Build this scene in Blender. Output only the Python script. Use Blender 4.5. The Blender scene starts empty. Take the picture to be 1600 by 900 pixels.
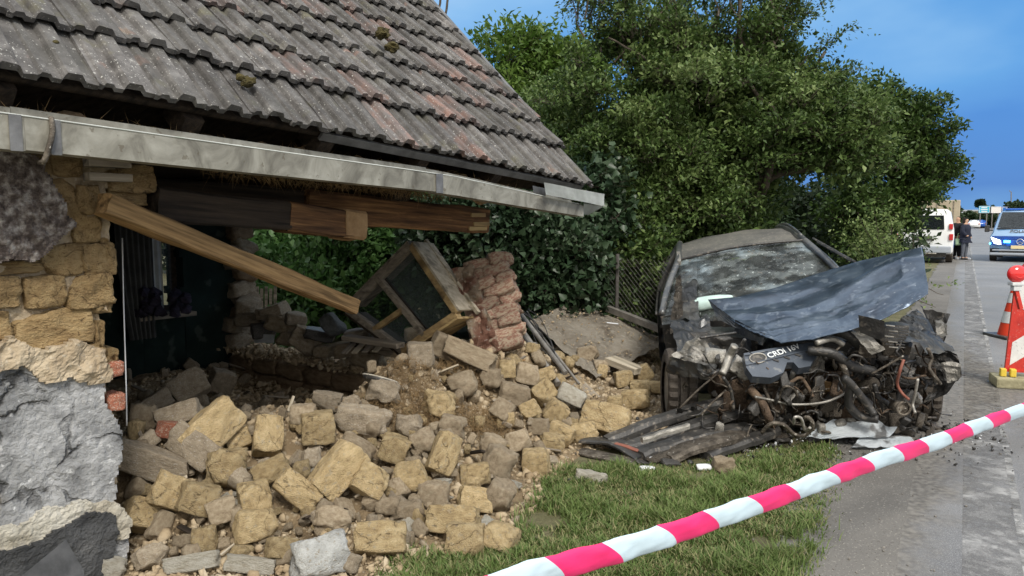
import bpy, bmesh, math, random
import numpy as np
from mathutils import Vector, Matrix, noise, Euler
random.seed(7); RNG = np.random.default_rng(11)
S = bpy.context.scene
C = S.collection

# ------------------------------------------------------------------ camera
CAMZ = 1.6; PITCH = math.radians(5.35); F = 1155.0
cam = bpy.data.objects.new('camera', bpy.data.cameras.new('camera')); C.objects.link(cam)
cam.location = (0, 0, CAMZ); cam.rotation_euler = (math.pi/2 - PITCH, 0, 0)
cam.data.sensor_width = 36; cam.data.lens = 36*F/1600; cam.data.clip_end = 6000; cam.data.clip_start = 0.05
S.camera = cam
S.view_settings.view_transform = 'Standard'; S.view_settings.look = 'None'
S.view_settings.exposure = 0.45; S.view_settings.gamma = 1
# ------------------------------------------------------------------ sky + sun
SUN_EL, SUN_AZ = math.radians(48), math.radians(163)     # azimuth clockwise from +Y (behind, left of the camera)
W = bpy.data.worlds.new('World'); S.world = W; W.use_nodes = True
wn, wl = W.node_tree.nodes, W.node_tree.links
for n_ in list(wn): wn.remove(n_)
wo = wn.new('ShaderNodeOutputWorld'); bg = wn.new('ShaderNodeBackground'); bg2 = wn.new('ShaderNodeBackground')
sky = wn.new('ShaderNodeTexSky'); sky.sky_type = 'NISHITA'; sky.sun_disc = False
sky.sun_elevation = SUN_EL; sky.sun_rotation = SUN_AZ
wl.new(sky.outputs[0], bg.inputs[0]); bg.inputs[1].default_value = 0.10
tc = wn.new('ShaderNodeTexCoord'); sep = wn.new('ShaderNodeSeparateXYZ'); wl.new(tc.outputs['Generated'], sep.inputs[0])
mp = wn.new('ShaderNodeMapping'); mp.inputs['Scale'].default_value = (1, 1, 2.6); wl.new(tc.outputs['Generated'], mp.inputs[0])
nz = wn.new('ShaderNodeTexNoise'); nz.inputs['Scale'].default_value = 1.9; nz.inputs['Detail'].default_value = 5; nz.inputs['Roughness'].default_value = .5
wl.new(mp.outputs[0], nz.inputs[0])
ma = wn.new('ShaderNodeMath'); ma.operation = 'MULTIPLY_ADD'; ma.inputs[1].default_value = .52; wl.new(nz.outputs[0], ma.inputs[0])
wl.new(sep.outputs['Z'], ma.inputs[2])
cr = wn.new('ShaderNodeValToRGB'); wl.new(ma.outputs[0], cr.inputs[0])
el = cr.color_ramp.elements
stops = [(0.19, (.10,.27,.55)), (0.28, (.035,.16,.47)), (.38, (.045,.19,.52)), (.48, (.09,.28,.59)), (.57, (.20,.40,.66)), (.70, (.42,.56,.74)), (.95, (.95,1.0,1.05))]
el[0].position = stops[0][0]; el[0].color = (*stops[0][1], 1); el[1].position = stops[-1][0]; el[1].color = (*stops[-1][1], 1)
for p_, c_ in stops[1:-1]:
    e = el.new(p_); e.color = (*c_, 1)
# a brighter, whiter overcast in the half of the sky behind the camera (storm front ahead, clearing behind)
mr = wn.new('ShaderNodeMapRange'); mr.inputs[1].default_value = .15; mr.inputs[2].default_value = -.6; wl.new(sep.outputs['Y'], mr.inputs[0])
mx = wn.new('ShaderNodeMix'); mx.data_type = 'RGBA'; wl.new(mr.outputs[0], mx.inputs[0]); wl.new(cr.outputs[0], mx.inputs[6])
mx.inputs[7].default_value = (.98, .93, .86, 1)
wl.new(mx.outputs[2], bg2.inputs[0]); bg2.inputs[1].default_value = 1.0
ms = wn.new('ShaderNodeMixShader'); ms.inputs[0].default_value = .9
wl.new(bg.outputs[0], ms.inputs[1]); wl.new(bg2.outputs[0], ms.inputs[2]); wl.new(ms.outputs[0], wo.inputs[0])
sl = bpy.data.lights.new('sun', 'SUN'); sl.energy = 2.5; sl.angle = math.radians(16); sl.color = (1, .95, .87)
so = bpy.data.objects.new('sun', sl); C.objects.link(so)
sd = Vector((math.sin(SUN_AZ)*math.cos(SUN_EL), math.cos(SUN_AZ)*math.cos(SUN_EL), math.sin(SUN_EL)))
so.rotation_euler = sd.to_track_quat('Z', 'Y').to_euler(); so.location = sd*20

# ------------------------------------------------------------------ helpers: geometry of the picture
FW = Vector((0, math.cos(PITCH), -math.sin(PITCH))); UP = Vector((0, math.sin(PITCH), math.cos(PITCH))); RT = Vector((1, 0, 0))
CP = Vector((0, 0, CAMZ))
def ray(px, py): return FW + RT*((px-800)/F) + UP*((450-py)/F)
def at(px, py, Y):
    r = ray(px, py); return CP + r*(Y/r.y)
def onz(px, py, z=0.0):
    r = ray(px, py); return CP + r*((z-CAMZ)/r.z)
TH = math.radians(36.3)
D = Vector((math.sin(TH), math.cos(TH), 0)); N = Vector((-math.cos(TH), math.sin(TH), 0)); Z = Vector((0, 0, 1)); E0 = Vector((-1.8, 2.6, 0))
def HP(t, s, z): return E0 + D*t + N*s + Z*z            # house coordinates: along the eave, inwards, up
def onwall(px, py, s):                                   # -> (t, z) on the vertical plane at offset s
    r = ray(px, py); o = CP - E0
    k = (s - o.dot(N))/r.dot(N); P = o + r*k
    return P.dot(D), P.z
RD = Vector((math.sin(math.radians(31.4)), math.cos(math.radians(31.4)), 0)); RN = Vector((RD.y, -RD.x, 0))
R0 = Vector((2.03, 3.2, 0))
def road(a, b, z=0): return R0 + RD*a + RN*b + Z*z       # a along, b to the right of the edge line

# ------------------------------------------------------------------ helpers: materials
def mk(name, cols, scale=4, detail=6, rough=.85, bump=.3, bscale=20, metal=0, spots=None, var=.0, spec=.3, dist=.0,
       coord='Object', coat=0, bdist=.02, alpha=None, emit=None, trans=0, crack=None):
    m = bpy.data.materials.new(name); m.use_nodes = True; nt = m.node_tree; n = nt.nodes; l = nt.links
    b = n['Principled BSDF']; b.inputs['Roughness'].default_value = rough; b.inputs['Metallic'].default_value = metal
    b.inputs['Specular IOR Level'].default_value = spec; b.inputs['Coat Weight'].default_value = coat; b.inputs['Coat Roughness'].default_value = .15
    t = n.new('ShaderNodeTexCoord'); oi = n.new('ShaderNodeObjectInfo')
    va = n.new('ShaderNodeVectorMath'); va.operation = 'MULTIPLY_ADD'
    l.new(oi.outputs['Random'], va.inputs[0]); va.inputs[1].default_value = (37, 21, 53); l.new(t.outputs[coord], va.inputs[2])
    a = n.new('ShaderNodeTexNoise'); a.inputs['Scale'].default_value = scale; a.inputs['Detail'].default_value = detail
    a.inputs['Roughness'].default_value = .62; a.inputs['Distortion'].default_value = dist; l.new(va.outputs[0], a.inputs[0])
    r = n.new('ShaderNodeValToRGB'); l.new(a.outputs[0], r.inputs[0]); e = r.color_ramp.elements
    if len(cols) == 1: cols = [(0.3, cols[0]), (.7, tuple(c*1.15 for c in cols[0]))]
    elif not isinstance(cols[0][1], (tuple, list)):
        k = len(cols); cols = [(.32 + .36*i/(k-1), c) for i, c in enumerate(cols)]
    e[0].position = cols[0][0]; e[0].color = (*cols[0][1], 1); e[1].position = cols[-1][0]; e[1].color = (*cols[-1][1], 1)
    for p_, c_ in cols[1:-1]:
        q = e.new(p_); q.color = (*c_, 1)
    out = r.outputs[0]
    for (sc, th, wd, c, op) in (spots or []):            # scattered spots of another colour
        s = n.new('ShaderNodeTexNoise'); s.inputs['Scale'].default_value = sc; s.inputs['Detail'].default_value = 3; l.new(va.outputs[0], s.inputs[0])
        g = n.new('ShaderNodeMapRange'); g.inputs[1].default_value = th; g.inputs[2].default_value = th+wd; g.inputs[4].default_value = op
        l.new(s.outputs[0], g.inputs[0])
        x = n.new('ShaderNodeMix'); x.data_type = 'RGBA'; l.new(g.outputs[0], x.inputs[0]); l.new(out, x.inputs[6]); x.inputs[7].default_value = (*c, 1)
        out = x.outputs[2]
    ck = None
    if crack:                                            # (scale, width, darkness): irregular cracks, dark and cut in
        w2 = n.new('ShaderNodeTexNoise'); w2.inputs['Scale'].default_value = crack[0]*1.7; w2.inputs['Detail'].default_value = 8; l.new(va.outputs[0], w2.inputs[0])
        wa = n.new('ShaderNodeVectorMath'); wa.operation = 'MULTIPLY_ADD'; l.new(w2.outputs['Color'], wa.inputs[0]); wa.inputs[1].default_value = (.9/crack[0],)*3; l.new(va.outputs[0], wa.inputs[2])
        vo = n.new('ShaderNodeTexVoronoi'); vo.feature = 'DISTANCE_TO_EDGE'; vo.inputs['Scale'].default_value = crack[0]; l.new(wa.outputs[0], vo.inputs['Vector'])
        ck = n.new('ShaderNodeMapRange'); ck.inputs[1].default_value = 0; ck.inputs[2].default_value = crack[1]; l.new(vo.outputs['Distance'], ck.inputs[0])
        gn = n.new('ShaderNodeMapRange'); gn.inputs[1].default_value = .42; gn.inputs[2].default_value = .56; l.new(a.outputs[0], gn.inputs[0])
        mxx = n.new('ShaderNodeMath'); mxx.operation = 'MAXIMUM'; l.new(ck.outputs[0], mxx.inputs[0]); l.new(gn.outputs[0], mxx.inputs[1]); ck = mxx
        x = n.new('ShaderNodeMix'); x.data_type = 'RGBA'; cm = n.new('ShaderNodeMath'); cm.operation = 'MULTIPLY_ADD'; cm.inputs[1].default_value = 1-crack[2]; cm.inputs[2].default_value = crack[2]
        l.new(ck.outputs[0], cm.inputs[0]); l.new(cm.outputs[0], x.inputs[0]); x.inputs[6].default_value = tuple(v*.18 for v in cols[0][1])+(1,); l.new(out, x.inputs[7]); out = x.outputs[2]
    if var:
        h = n.new('ShaderNodeHueSaturation'); g = n.new('ShaderNodeMapRange'); l.new(oi.outputs['Random'], g.inputs[0])
        g.inputs[3].default_value = 1-var; g.inputs[4].default_value = 1+var; l.new(g.outputs[0], h.inputs['Value']); l.new(out, h.inputs['Color']); out = h.outputs[0]
    l.new(out, b.inputs['Base Color'])
    if bump:
        c2 = n.new('ShaderNodeTexNoise'); c2.inputs['Scale'].default_value = bscale; c2.inputs['Detail'].default_value = 8; c2.inputs['Roughness'].default_value = .65
        l.new(va.outputs[0], c2.inputs[0])
        bp = n.new('ShaderNodeBump'); bp.inputs['Strength'].default_value = bump; bp.inputs['Distance'].default_value = bdist
        
        if ck is not None:
            hm = n.new('ShaderNodeMath'); hm.operation = 'MULTIPLY_ADD'; hm.inputs[1].default_value = .8; l.new(ck.outputs[0], hm.inputs[0]); l.new(c2.outputs[0], hm.inputs[2]); l.new(hm.outputs[0], bp.inputs['Height'])
        else: l.new(c2.outputs[0], bp.inputs['Height'])
        l.new(bp.outputs[0], b.inputs['Normal'])
    if trans: b.inputs['Transmission Weight'].default_value = trans
    if alpha is not None: b.inputs['Alpha'].default_value = alpha
    if emit: b.inputs['Emission Color'].default_value = (*emit[0], 1); b.inputs['Emission Strength'].default_value = emit[1]
    m['o'] = 1
    return m
def wood(name, c1, c2, grain=(2, 40, 40), rough=.8, c3=None):
    m = mk(name, [c1, c2] if c3 is None else [c1, c3, c2], scale=1.0, detail=9, rough=rough, bump=.6, bscale=1.6, bdist=.008, spots=[(.55,.54,.12,tuple(q*.45 for q in c1),.75)])
    nt = m.node_tree; n = nt.nodes; l = nt.links
    mpn = n.new('ShaderNodeMapping'); mpn.inputs['Scale'].default_value = grain
    va = [x for x in n if x.type == 'VECT_MATH'][0]; l.new(va.outputs[0], mpn.inputs[0])
    for x in n:
        if x.type == 'TEX_NOISE': l.new(mpn.outputs[0], x.inputs[0])
    return m
def leafmat(name, stops, rough=.55, trl=.35):
    m = bpy.data.materials.new(name); m.use_nodes = True; nt = m.node_tree; n = nt.nodes; l = nt.links
    b = n['Principled BSDF']; b.inputs['Roughness'].default_value = rough; b.inputs['Specular IOR Level'].default_value = .35
    a = n.new('ShaderNodeAttribute'); a.attribute_name = 'tone'
    r = n.new('ShaderNodeValToRGB'); l.new(a.outputs['Fac'], r.inputs[0]); e = r.color_ramp.elements
    e[0].color = (*stops[0], 1); e[1].color = (*stops[-1], 1)
    for i, c in enumerate(stops[1:-1]):
        q = e.new((i+1)/(len(stops)-1)); q.color = (*c, 1)
    l.new(r.outputs[0], b.inputs['Base Color'])
    t = n.new('ShaderNodeBsdfTranslucent'); l.new(r.outputs[0], t.inputs[0])
    s = n.new('ShaderNodeMixShader'); s.inputs[0].default_value = trl
    l.new(b.outputs[0], s.inputs[1]); l.new(t.outputs[0], s.inputs[2]); l.new(s.outputs[0], n['Material Output'].inputs[0])
    return m
M = {}
M['adobe'] = mk('adobe_clay', [(.25,(.27,.19,.095)), (.5,(.52,.395,.215)), (.75,(.68,.55,.33))], scale=5, bump=.9, bscale=26, var=.16, bdist=.03,
                crack=(1.0,.016,.55), spots=[(60,.62,.06,(.62,.52,.36),.6), (9,.58,.12,(.38,.34,.27),.55), (38,.66,.03,(.10,.065,.03),.7)])
M['adobe_dull'] = mk('dusty_adobe_clay', [(.25,(.22,.165,.105)), (.5,(.38,.305,.21)), (.75,(.50,.425,.31))], scale=6, bump=.8, bscale=30, var=.2, bdist=.03,
                spots=[(50,.62,.06,(.50,.45,.36),.6)])
M['adobe_wall'] = mk('wall_adobe_clay', [(.25,(.23,.15,.07)), (.5,(.42,.29,.14)), (.75,(.54,.40,.21))], scale=4, bump=.9, bscale=16, var=.10, bdist=.04,
                crack=(1.2,.018,.5), spots=[(45,.64,.05,(.58,.45,.28),.5), (14,.62,.05,(.16,.09,.035),.6)])
M['clay_dark'] = mk('brown_clay', [(.3,(.20,.135,.08)), (.7,(.42,.31,.20))], scale=5, bump=.8, bscale=18, bdist=.04)
M['grey_lump'] = mk('grey_mortar_lump', [(.3,(.22,.175,.12)), (.7,(.42,.355,.265))], scale=7, bump=.7, bscale=26, var=.22, bdist=.03, spots=[(30,.6,.06,(.55,.53,.49),.6)])
M['white_lump'] = mk('white_lime_plaster', [(.3,(.40,.40,.38)), (.7,(.66,.67,.65))], scale=6, bump=.8, bscale=26, var=.1, bdist=.03, spots=[(14,.58,.1,(.33,.28,.2),.7)])
M['brick'] = mk('red_brick', [(.3,(.26,.085,.05)), (.7,(.42,.17,.105))], scale=7, bump=.6, bscale=30, var=.2, spots=[(16,.55,.08,(.50,.44,.36),.8)])
M['pierbrick'] = mk('plastered_brick', [(.3,(.27,.13,.09)), (.7,(.42,.26,.19))], scale=7, bump=.8, bscale=26, var=.25, bdist=.03, spots=[(7,.44,.12,(.46,.37,.27),.9), (30,.6,.05,(.56,.52,.46),.6)])
M['soil'] = mk('rubble_soil', [(.25,(.12,.085,.05)), (.5,(.25,.185,.11)), (.75,(.38,.30,.19))], scale=3.5, bump=1, bscale=22, bdist=.05,
               spots=[(34,.58,.06,(.50,.43,.32),.6)])
M['grit'] = mk('grey_grit', [(.3,(.12,.11,.10)), (.7,(.26,.245,.22))], scale=20, bump=0)
M['crumb'] = mk('clay_crumbs', [(.25,(.22,.155,.09)), (.5,(.38,.30,.195)), (.75,(.52,.45,.34))], scale=6, bump=.5, bscale=40)
M['render'] = mk('grey_lime_render', [(.30,(.10,.102,.105)), (.42,(.26,.265,.27)), (.53,(.42,.425,.43)), (.68,(.64,.65,.66))], scale=4.2, detail=12, bump=.9, bscale=22, bdist=.045, crack=(3.0,.035,.25),
                 spots=[(1.7,.50,.14,(.19,.195,.205),.7), (3,.60,.08,(.36,.30,.20),.5), (28,.64,.05,(.74,.75,.75),.7)])
M['plinth'] = mk('dark_plinth_render', [(.3,(.045,.047,.05)), (.6,(.11,.112,.115)), (.8,(.2,.2,.2))], scale=5, bump=1, bscale=60, bdist=.03)
M['limeband'] = mk('pale_lime_band', [(.25,(.33,.28,.2)), (.5,(.55,.52,.44)), (.8,(.68,.66,.6))], scale=5, bump=.9, bscale=22, bdist=.04)
M['roughcast'] = mk('brown_roughcast', [(.34,(.045,.034,.03)), (.47,(.15,.12,.105)), (.56,(.30,.265,.24)), (.68,(.58,.55,.52))], scale=26, detail=12, bump=1.0, bscale=45, bdist=.03)
M['tile'] = mk('weathered_roof_tile', [(.25,(.04,.038,.036)), (.5,(.11,.104,.10)), (.75,(.215,.207,.198))], scale=9, detail=12, bump=.7, bscale=34, var=.24, bdist=.015, dist=.4,
               spots=[(6,.60,.12,(.17,.16,.085),.55), (110,.66,.03,(.55,.55,.51),.8), (45,.68,.03,(.50,.50,.47),.7), (4.3,.66,.07,(.30,.17,.13),.5), (3,.45,.2,(.10,.098,.09),.55)])
M['tile_red'] = mk('red_weathered_roof_tile', [(.25,(.07,.056,.052)), (.5,(.15,.118,.108)), (.75,(.25,.145,.115))], scale=7, detail=12, bump=.7, bscale=34, var=.24, bdist=.015,
               spots=[(5,.46,.12,(.12,.115,.112),.85), (75,.65,.03,(.58,.58,.54),.8)])
M['zinc'] = mk('weathered_zinc', [(.32,(.12,.112,.092)), (.5,(.255,.245,.205)), (.66,(.37,.36,.31))], scale=6, detail=9, rough=.55, bump=.15, bscale=10, metal=.25, dist=.8,
               spots=[(26,.66,.04,(.12,.1,.07),.6)])
M['zincpale'] = mk('pale_zinc', [(.25,(.35,.36,.33)), (.6,(.60,.62,.58)), (.8,(.7,.72,.68))], scale=4, rough=.5, bump=.1, bscale=12, metal=.2, spots=[(5,.58,.1,(.28,.33,.24),.6)])
M['zincdark'] = mk('dark_zinc', [(.3,(.10,.10,.10)), (.7,(.24,.24,.24))], scale=8, rough=.5, bump=.2, bscale=20, metal=.4)
M['beam'] = wood('old_fir_beam', (.035,.018,.01), (.30,.165,.07), (1.8,34,34), c3=(.13,.065,.028))
M['beamfresh'] = wood('sawn_timber', (.13,.08,.035), (.40,.26,.12), (2.5,55,55), c3=(.28,.175,.08))
M['beamend'] = mk('beam_end_grain', [(.3,(.22,.13,.06)), (.7,(.42,.28,.15))], scale=9, bump=.5, bscale=60)
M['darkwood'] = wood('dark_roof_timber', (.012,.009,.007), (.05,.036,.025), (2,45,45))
M['greywood'] = wood('grey_weathered_wood', (.14,.12,.095), (.36,.32,.26), (2,30,30), c3=(.25,.215,.17))
M['yellowwood'] = wood('peeling_yellow_wood', (.16,.105,.05), (.50,.37,.17), (2,18,18), c3=(.32,.225,.11))
M['palewood'] = wood('pale_board', (.30,.26,.19), (.52,.46,.36), (2,24,24))
M['straw'] = mk('old_straw', [(.3,(.12,.075,.035)), (.7,(.32,.22,.11))], scale=8, bump=0)
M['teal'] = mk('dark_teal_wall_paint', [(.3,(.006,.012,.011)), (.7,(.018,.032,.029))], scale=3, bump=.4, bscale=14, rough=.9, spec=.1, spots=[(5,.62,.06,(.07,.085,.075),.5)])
M['curtain'] = mk('grey_curtain', [(.3,(.06,.065,.065)), (.7,(.13,.135,.135))], scale=5, bump=.2, bscale=40)
M['netcurtain'] = mk('pale_net_curtain', [(.3,(.40,.42,.42)), (.7,(.55,.57,.57))], scale=8, bump=.2, bscale=60)
M['violet'] = mk('violet_cloth', [(.3,(.015,.013,.022)), (.7,(.055,.048,.08))], scale=16, bump=.4, bscale=40)
M['white'] = mk('white_plastic', [(.3,(.62,.64,.66)), (.7,(.75,.77,.78))], scale=5, rough=.5, bump=.1)
M['whitepaint'] = mk('white_vehicle_paint', [(.3,(.66,.68,.68)), (.7,(.74,.76,.76))], scale=2, rough=.25, bump=0, coat=.6, spec=.5)
M['concrete'] = mk('dusty_slab', [(.25,(.20,.17,.135)), (.5,(.33,.295,.24)), (.75,(.43,.39,.33))], scale=2.6, bump=.6, bscale=22, spots=[(22,.6,.05,(.45,.42,.36),.6), (5,.6,.08,(.13,.10,.07),.6)])
M['asphalt'] = mk('road_asphalt', [(.25,(.115,.116,.12)), (.5,(.17,.171,.174)), (.75,(.225,.224,.222))], scale=.55, detail=12, rough=.62, bump=.6, bscale=160, bdist=.006, spec=.45,
                  spots=[(170,.58,.04,(.34,.34,.33),.8), (150,.62,.03,(.04,.04,.042),.8), (.9,.54,.14,(.19,.178,.158),.45)])
M['dirt'] = mk('dusty_shoulder', [(.25,(.095,.09,.082)), (.5,(.15,.142,.13)), (.75,(.20,.19,.172))], scale=.8, detail=12, bump=.6, bscale=70, bdist=.012,
               spots=[(90,.62,.04,(.34,.32,.28),.7), (120,.64,.03,(.06,.05,.04),.8)])
def linefade(m):
    nt = m.node_tree; n = nt.nodes; l = nt.links; z_ = n.new('ShaderNodeTexNoise'); z_.inputs['Scale'].default_value = 5; z_.inputs['Detail'].default_value = 13; z_.inputs['Roughness'].default_value = .75
    t = n.new('ShaderNodeTexCoord'); l.new(t.outputs['Object'], z_.inputs[0]); g = n.new('ShaderNodeMapRange'); g.inputs[1].default_value = .38; g.inputs[2].default_value = .54; l.new(z_.outputs[0], g.inputs[0]); l.new(g.outputs[0], n['Principled BSDF'].inputs['Alpha'])   # paint worn away
def dirtmix(m, c1, c2):                                   # dust and dirt dragged over the paving, by the mesh attribute 'tone' plus noise
    nt = m.node_tree; n = nt.nodes; l = nt.links; b = n['Principled BSDF']; src = b.inputs['Base Color'].links[0].from_socket
    a = n.new('ShaderNodeAttribute'); a.attribute_name = 'tone'; t = n.new('ShaderNodeTexCoord')
    z_ = n.new('ShaderNodeTexNoise'); z_.inputs['Scale'].default_value = 3; z_.inputs['Detail'].default_value = 13; z_.inputs['Roughness'].default_value = .72; l.new(t.outputs['Object'], z_.inputs[0])
    z2 = n.new('ShaderNodeTexNoise'); z2.inputs['Scale'].default_value = 30; z2.inputs['Detail'].default_value = 8; l.new(t.outputs['Object'], z2.inputs[0])
    s_ = n.new('ShaderNodeMath'); s_.operation = 'ADD'; l.new(a.outputs['Fac'], s_.inputs[0]); l.new(z_.outputs[0], s_.inputs[1])
    g = n.new('ShaderNodeMapRange'); g.inputs[1].default_value = .85; g.inputs[2].default_value = 1.15; l.new(s_.outputs[0], g.inputs[0])
    r = n.new('ShaderNodeValToRGB'); l.new(z2.outputs[0], r.inputs[0]); r.color_ramp.elements[0].position = .35; r.color_ramp.elements[1].position = .65
    r.color_ramp.elements[0].color = (*c1, 1); r.color_ramp.elements[1].color = (*c2, 1)
    x = n.new('ShaderNodeMix'); x.data_type = 'RGBA'; l.new(g.outputs[0], x.inputs[0]); l.new(src, x.inputs[6]); l.new(r.outputs[0], x.inputs[7]); l.new(x.outputs[2], b.inputs['Base Color'])
M['roadline'] = mk('worn_white_line', [(.3,(.15,.15,.152)), (.5,(.20,.20,.20)), (.66,(.36,.36,.355))], scale=9, detail=13, bump=.6, bscale=160, bdist=.006, spots=[(1.6,.46,.10,(.150,.150,.150),.9), (170,.58,.04,(.34,.34,.33),.8)])
M['linebright'] = mk('white_line_edge', [(.40,(.16,.16,.158)), (.60,(.46,.46,.45))], scale=6, detail=12, bump=.4, bscale=160, bdist=.006)
M['ground'] = mk('grassy_soil', [(.25,(.08,.07,.04)), (.5,(.125,.12,.06)), (.75,(.19,.165,.105))], scale=2.5, bump=.8, bscale=30, bdist=.04)
M['metalpipe'] = mk('grey_steel', [(.3,(.16,.15,.135)), (.7,(.34,.32,.29))], scale=9, rough=.5, bump=.3, bscale=40, metal=.5)
M['wire'] = mk('rusty_wire', [(.3,(.07,.065,.06)), (.7,(.15,.14,.13))], scale=9, rough=.6, bump=0, metal=.4)
M['bark'] = mk('tree_bark', [(.3,(.05,.04,.03)), (.7,(.13,.11,.085))], scale=12, bump=.7, bscale=40)
M['moss'] = mk('brown_moss', [(.3,(.035,.03,.012)), (.7,(.14,.115,.04))], scale=14, bump=1, bscale=60, bdist=.03)
# vehicle materials
M['carpaint'] = mk('dusty_navy_paint', [(.28,(.025,.032,.045)), (.5,(.085,.09,.095)), (.72,(.22,.21,.185))], scale=3, detail=9, rough=.38, bump=.05, bscale=30, metal=.3, coat=.25, spec=.5,
                   spots=[(26,.6,.06,(.30,.27,.22),.5)])
M['roofpaint'] = mk('dusty_roof_paint', [(.28,(.065,.068,.07)), (.5,(.13,.127,.118)), (.72,(.22,.208,.18))], scale=2, detail=9, rough=.5, bump=.1, bscale=60, metal=.2, coat=.15,
                   spots=[(40,.6,.05,(.40,.36,.30),.6)])
M['hood'] = mk('crumpled_navy_hood', [(.30,(.022,.034,.058)), (.5,(.055,.082,.125)), (.7,(.125,.165,.22))], scale=3.4, detail=10, rough=.30, bump=.35, bscale=9, bdist=.012, metal=.45, coat=.3, spec=.5, dist=.6,
               spots=[(14,.58,.08,(.22,.26,.31),.5), (60,.72,.02,(.50,.53,.55),.7)])
M['black'] = mk('black_plastic', [(.3,(.018,.018,.018)), (.7,(.055,.052,.048))], scale=8, rough=.42, bump=.3, bscale=40, spec=.5, var=.3, spots=[(24,.58,.08,(.17,.15,.125),.65)])
M['rubber'] = mk('muddy_tyre', [(.3,(.03,.026,.023)), (.7,(.10,.085,.07))], scale=6, rough=.85, bump=.6, bscale=40)
M['grime'] = mk('grimy_metal', [(.28,(.03,.026,.022)), (.5,(.10,.085,.068)), (.75,(.25,.22,.18))], scale=14, detail=8, rough=.5, bump=.8, bscale=40, metal=.35, var=.3,
                spots=[(40,.64,.04,(.45,.43,.38),.7)])
M['alu'] = mk('dirty_aluminium', [(.3,(.19,.18,.155)), (.7,(.48,.46,.42))], scale=9, rough=.42, bump=.5, bscale=34, metal=.5, var=.2)
M['rust'] = mk('rust_and_mud', [(.28,(.03,.022,.016)), (.5,(.09,.062,.042)), (.75,(.22,.16,.11))], scale=12, rough=.8, bump=.8, bscale=40)
M['cover'] = mk('engine_cover_plastic', [(.3,(.035,.045,.06)), (.7,(.085,.10,.125))], scale=4, rough=.35, bump=.15, bscale=40, spec=.6, spots=[(16,.62,.06,(.22,.22,.21),.5)])
M['paleblue'] = mk('pale_silver_panel', [(.3,(.50,.56,.60)), (.7,(.70,.74,.77))], scale=5, rough=.4, bump=.3, bscale=16, spots=[(7,.56,.06,(.09,.085,.08),.8)])
M['redwire'] = mk('red_cable', [(.22,.085,.06)], rough=.5, bump=0)
M['glassdark'] = mk('dark_vehicle_glass', [(.3,(.015,.02,.022)), (.7,(.035,.045,.05))], scale=2, rough=.08, bump=0, spec=.8, coat=.5)
M['letters'] = mk('pale_lettering', [(.60,.63,.64)], rough=.5, bump=0)
M['airbag'] = mk('deflated_airbag', [(.3,(.36,.50,.47)), (.7,(.55,.68,.64))], scale=8, rough=.6, bump=.4, bscale=20)
def windscreen_mat():
    m = mk('shattered_dusty_glass', [(.34,(.016,.022,.021)), (.50,(.055,.065,.060)), (.62,(.12,.135,.125)), (.76,(.24,.26,.24))], scale=3.2, detail=9, rough=.2, bump=.08, bscale=30, bdist=.004, spec=.5, coat=.2, dist=.9,
           spots=[(2.2,.53,.10,(.26,.33,.37),.6), (45,.64,.04,(.5,.55,.53),.7), (22,.62,.06,(.13,.11,.085),.7)])
    nt = m.node_tree; n = nt.nodes; l = nt.links
    tr = n.new('ShaderNodeBsdfTransparent'); s = n.new('ShaderNodeMixShader')
    s2 = n.new('ShaderNodeTexNoise'); s2.inputs['Scale'].default_value = 9; s2.inputs['Detail'].default_value = 6
    mr_ = n.new('ShaderNodeMapRange'); mr_.inputs[1].default_value = .45; mr_.inputs[2].default_value = .6; mr_.inputs[3].default_value = .28; mr_.inputs[4].default_value = 1
    l.new(s2.outputs[0], mr_.inputs[0]); l.new(mr_.outputs[0], s.inputs[0]); l.new(tr.outputs[0], s.inputs[1]); l.new(n['Principled BSDF'].outputs[0], s.inputs[2])
    l.new(s.outputs[0], n['Material Output'].inputs[0]); return m
M['screen'] = windscreen_mat()
def clearglass(name, tint, fac):
    m = mk(name, [tint], rough=.08, bump=0, spec=.6); nt = m.node_tree; n = nt.nodes; l = nt.links
    tr = n.new('ShaderNodeBsdfTransparent'); s = n.new('ShaderNodeMixShader'); s.inputs[0].default_value = fac
    l.new(tr.outputs[0], s.inputs[1]); l.new(n['Principled BSDF'].outputs[0], s.inputs[2]); l.new(s.outputs[0], n['Material Output'].inputs[0]); return m
M['dustglass'] = clearglass('dusty_window_glass', (.10,.125,.12), .55)
M['clearpane'] = clearglass('clear_window_glass', (.05,.07,.06), .25)

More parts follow.
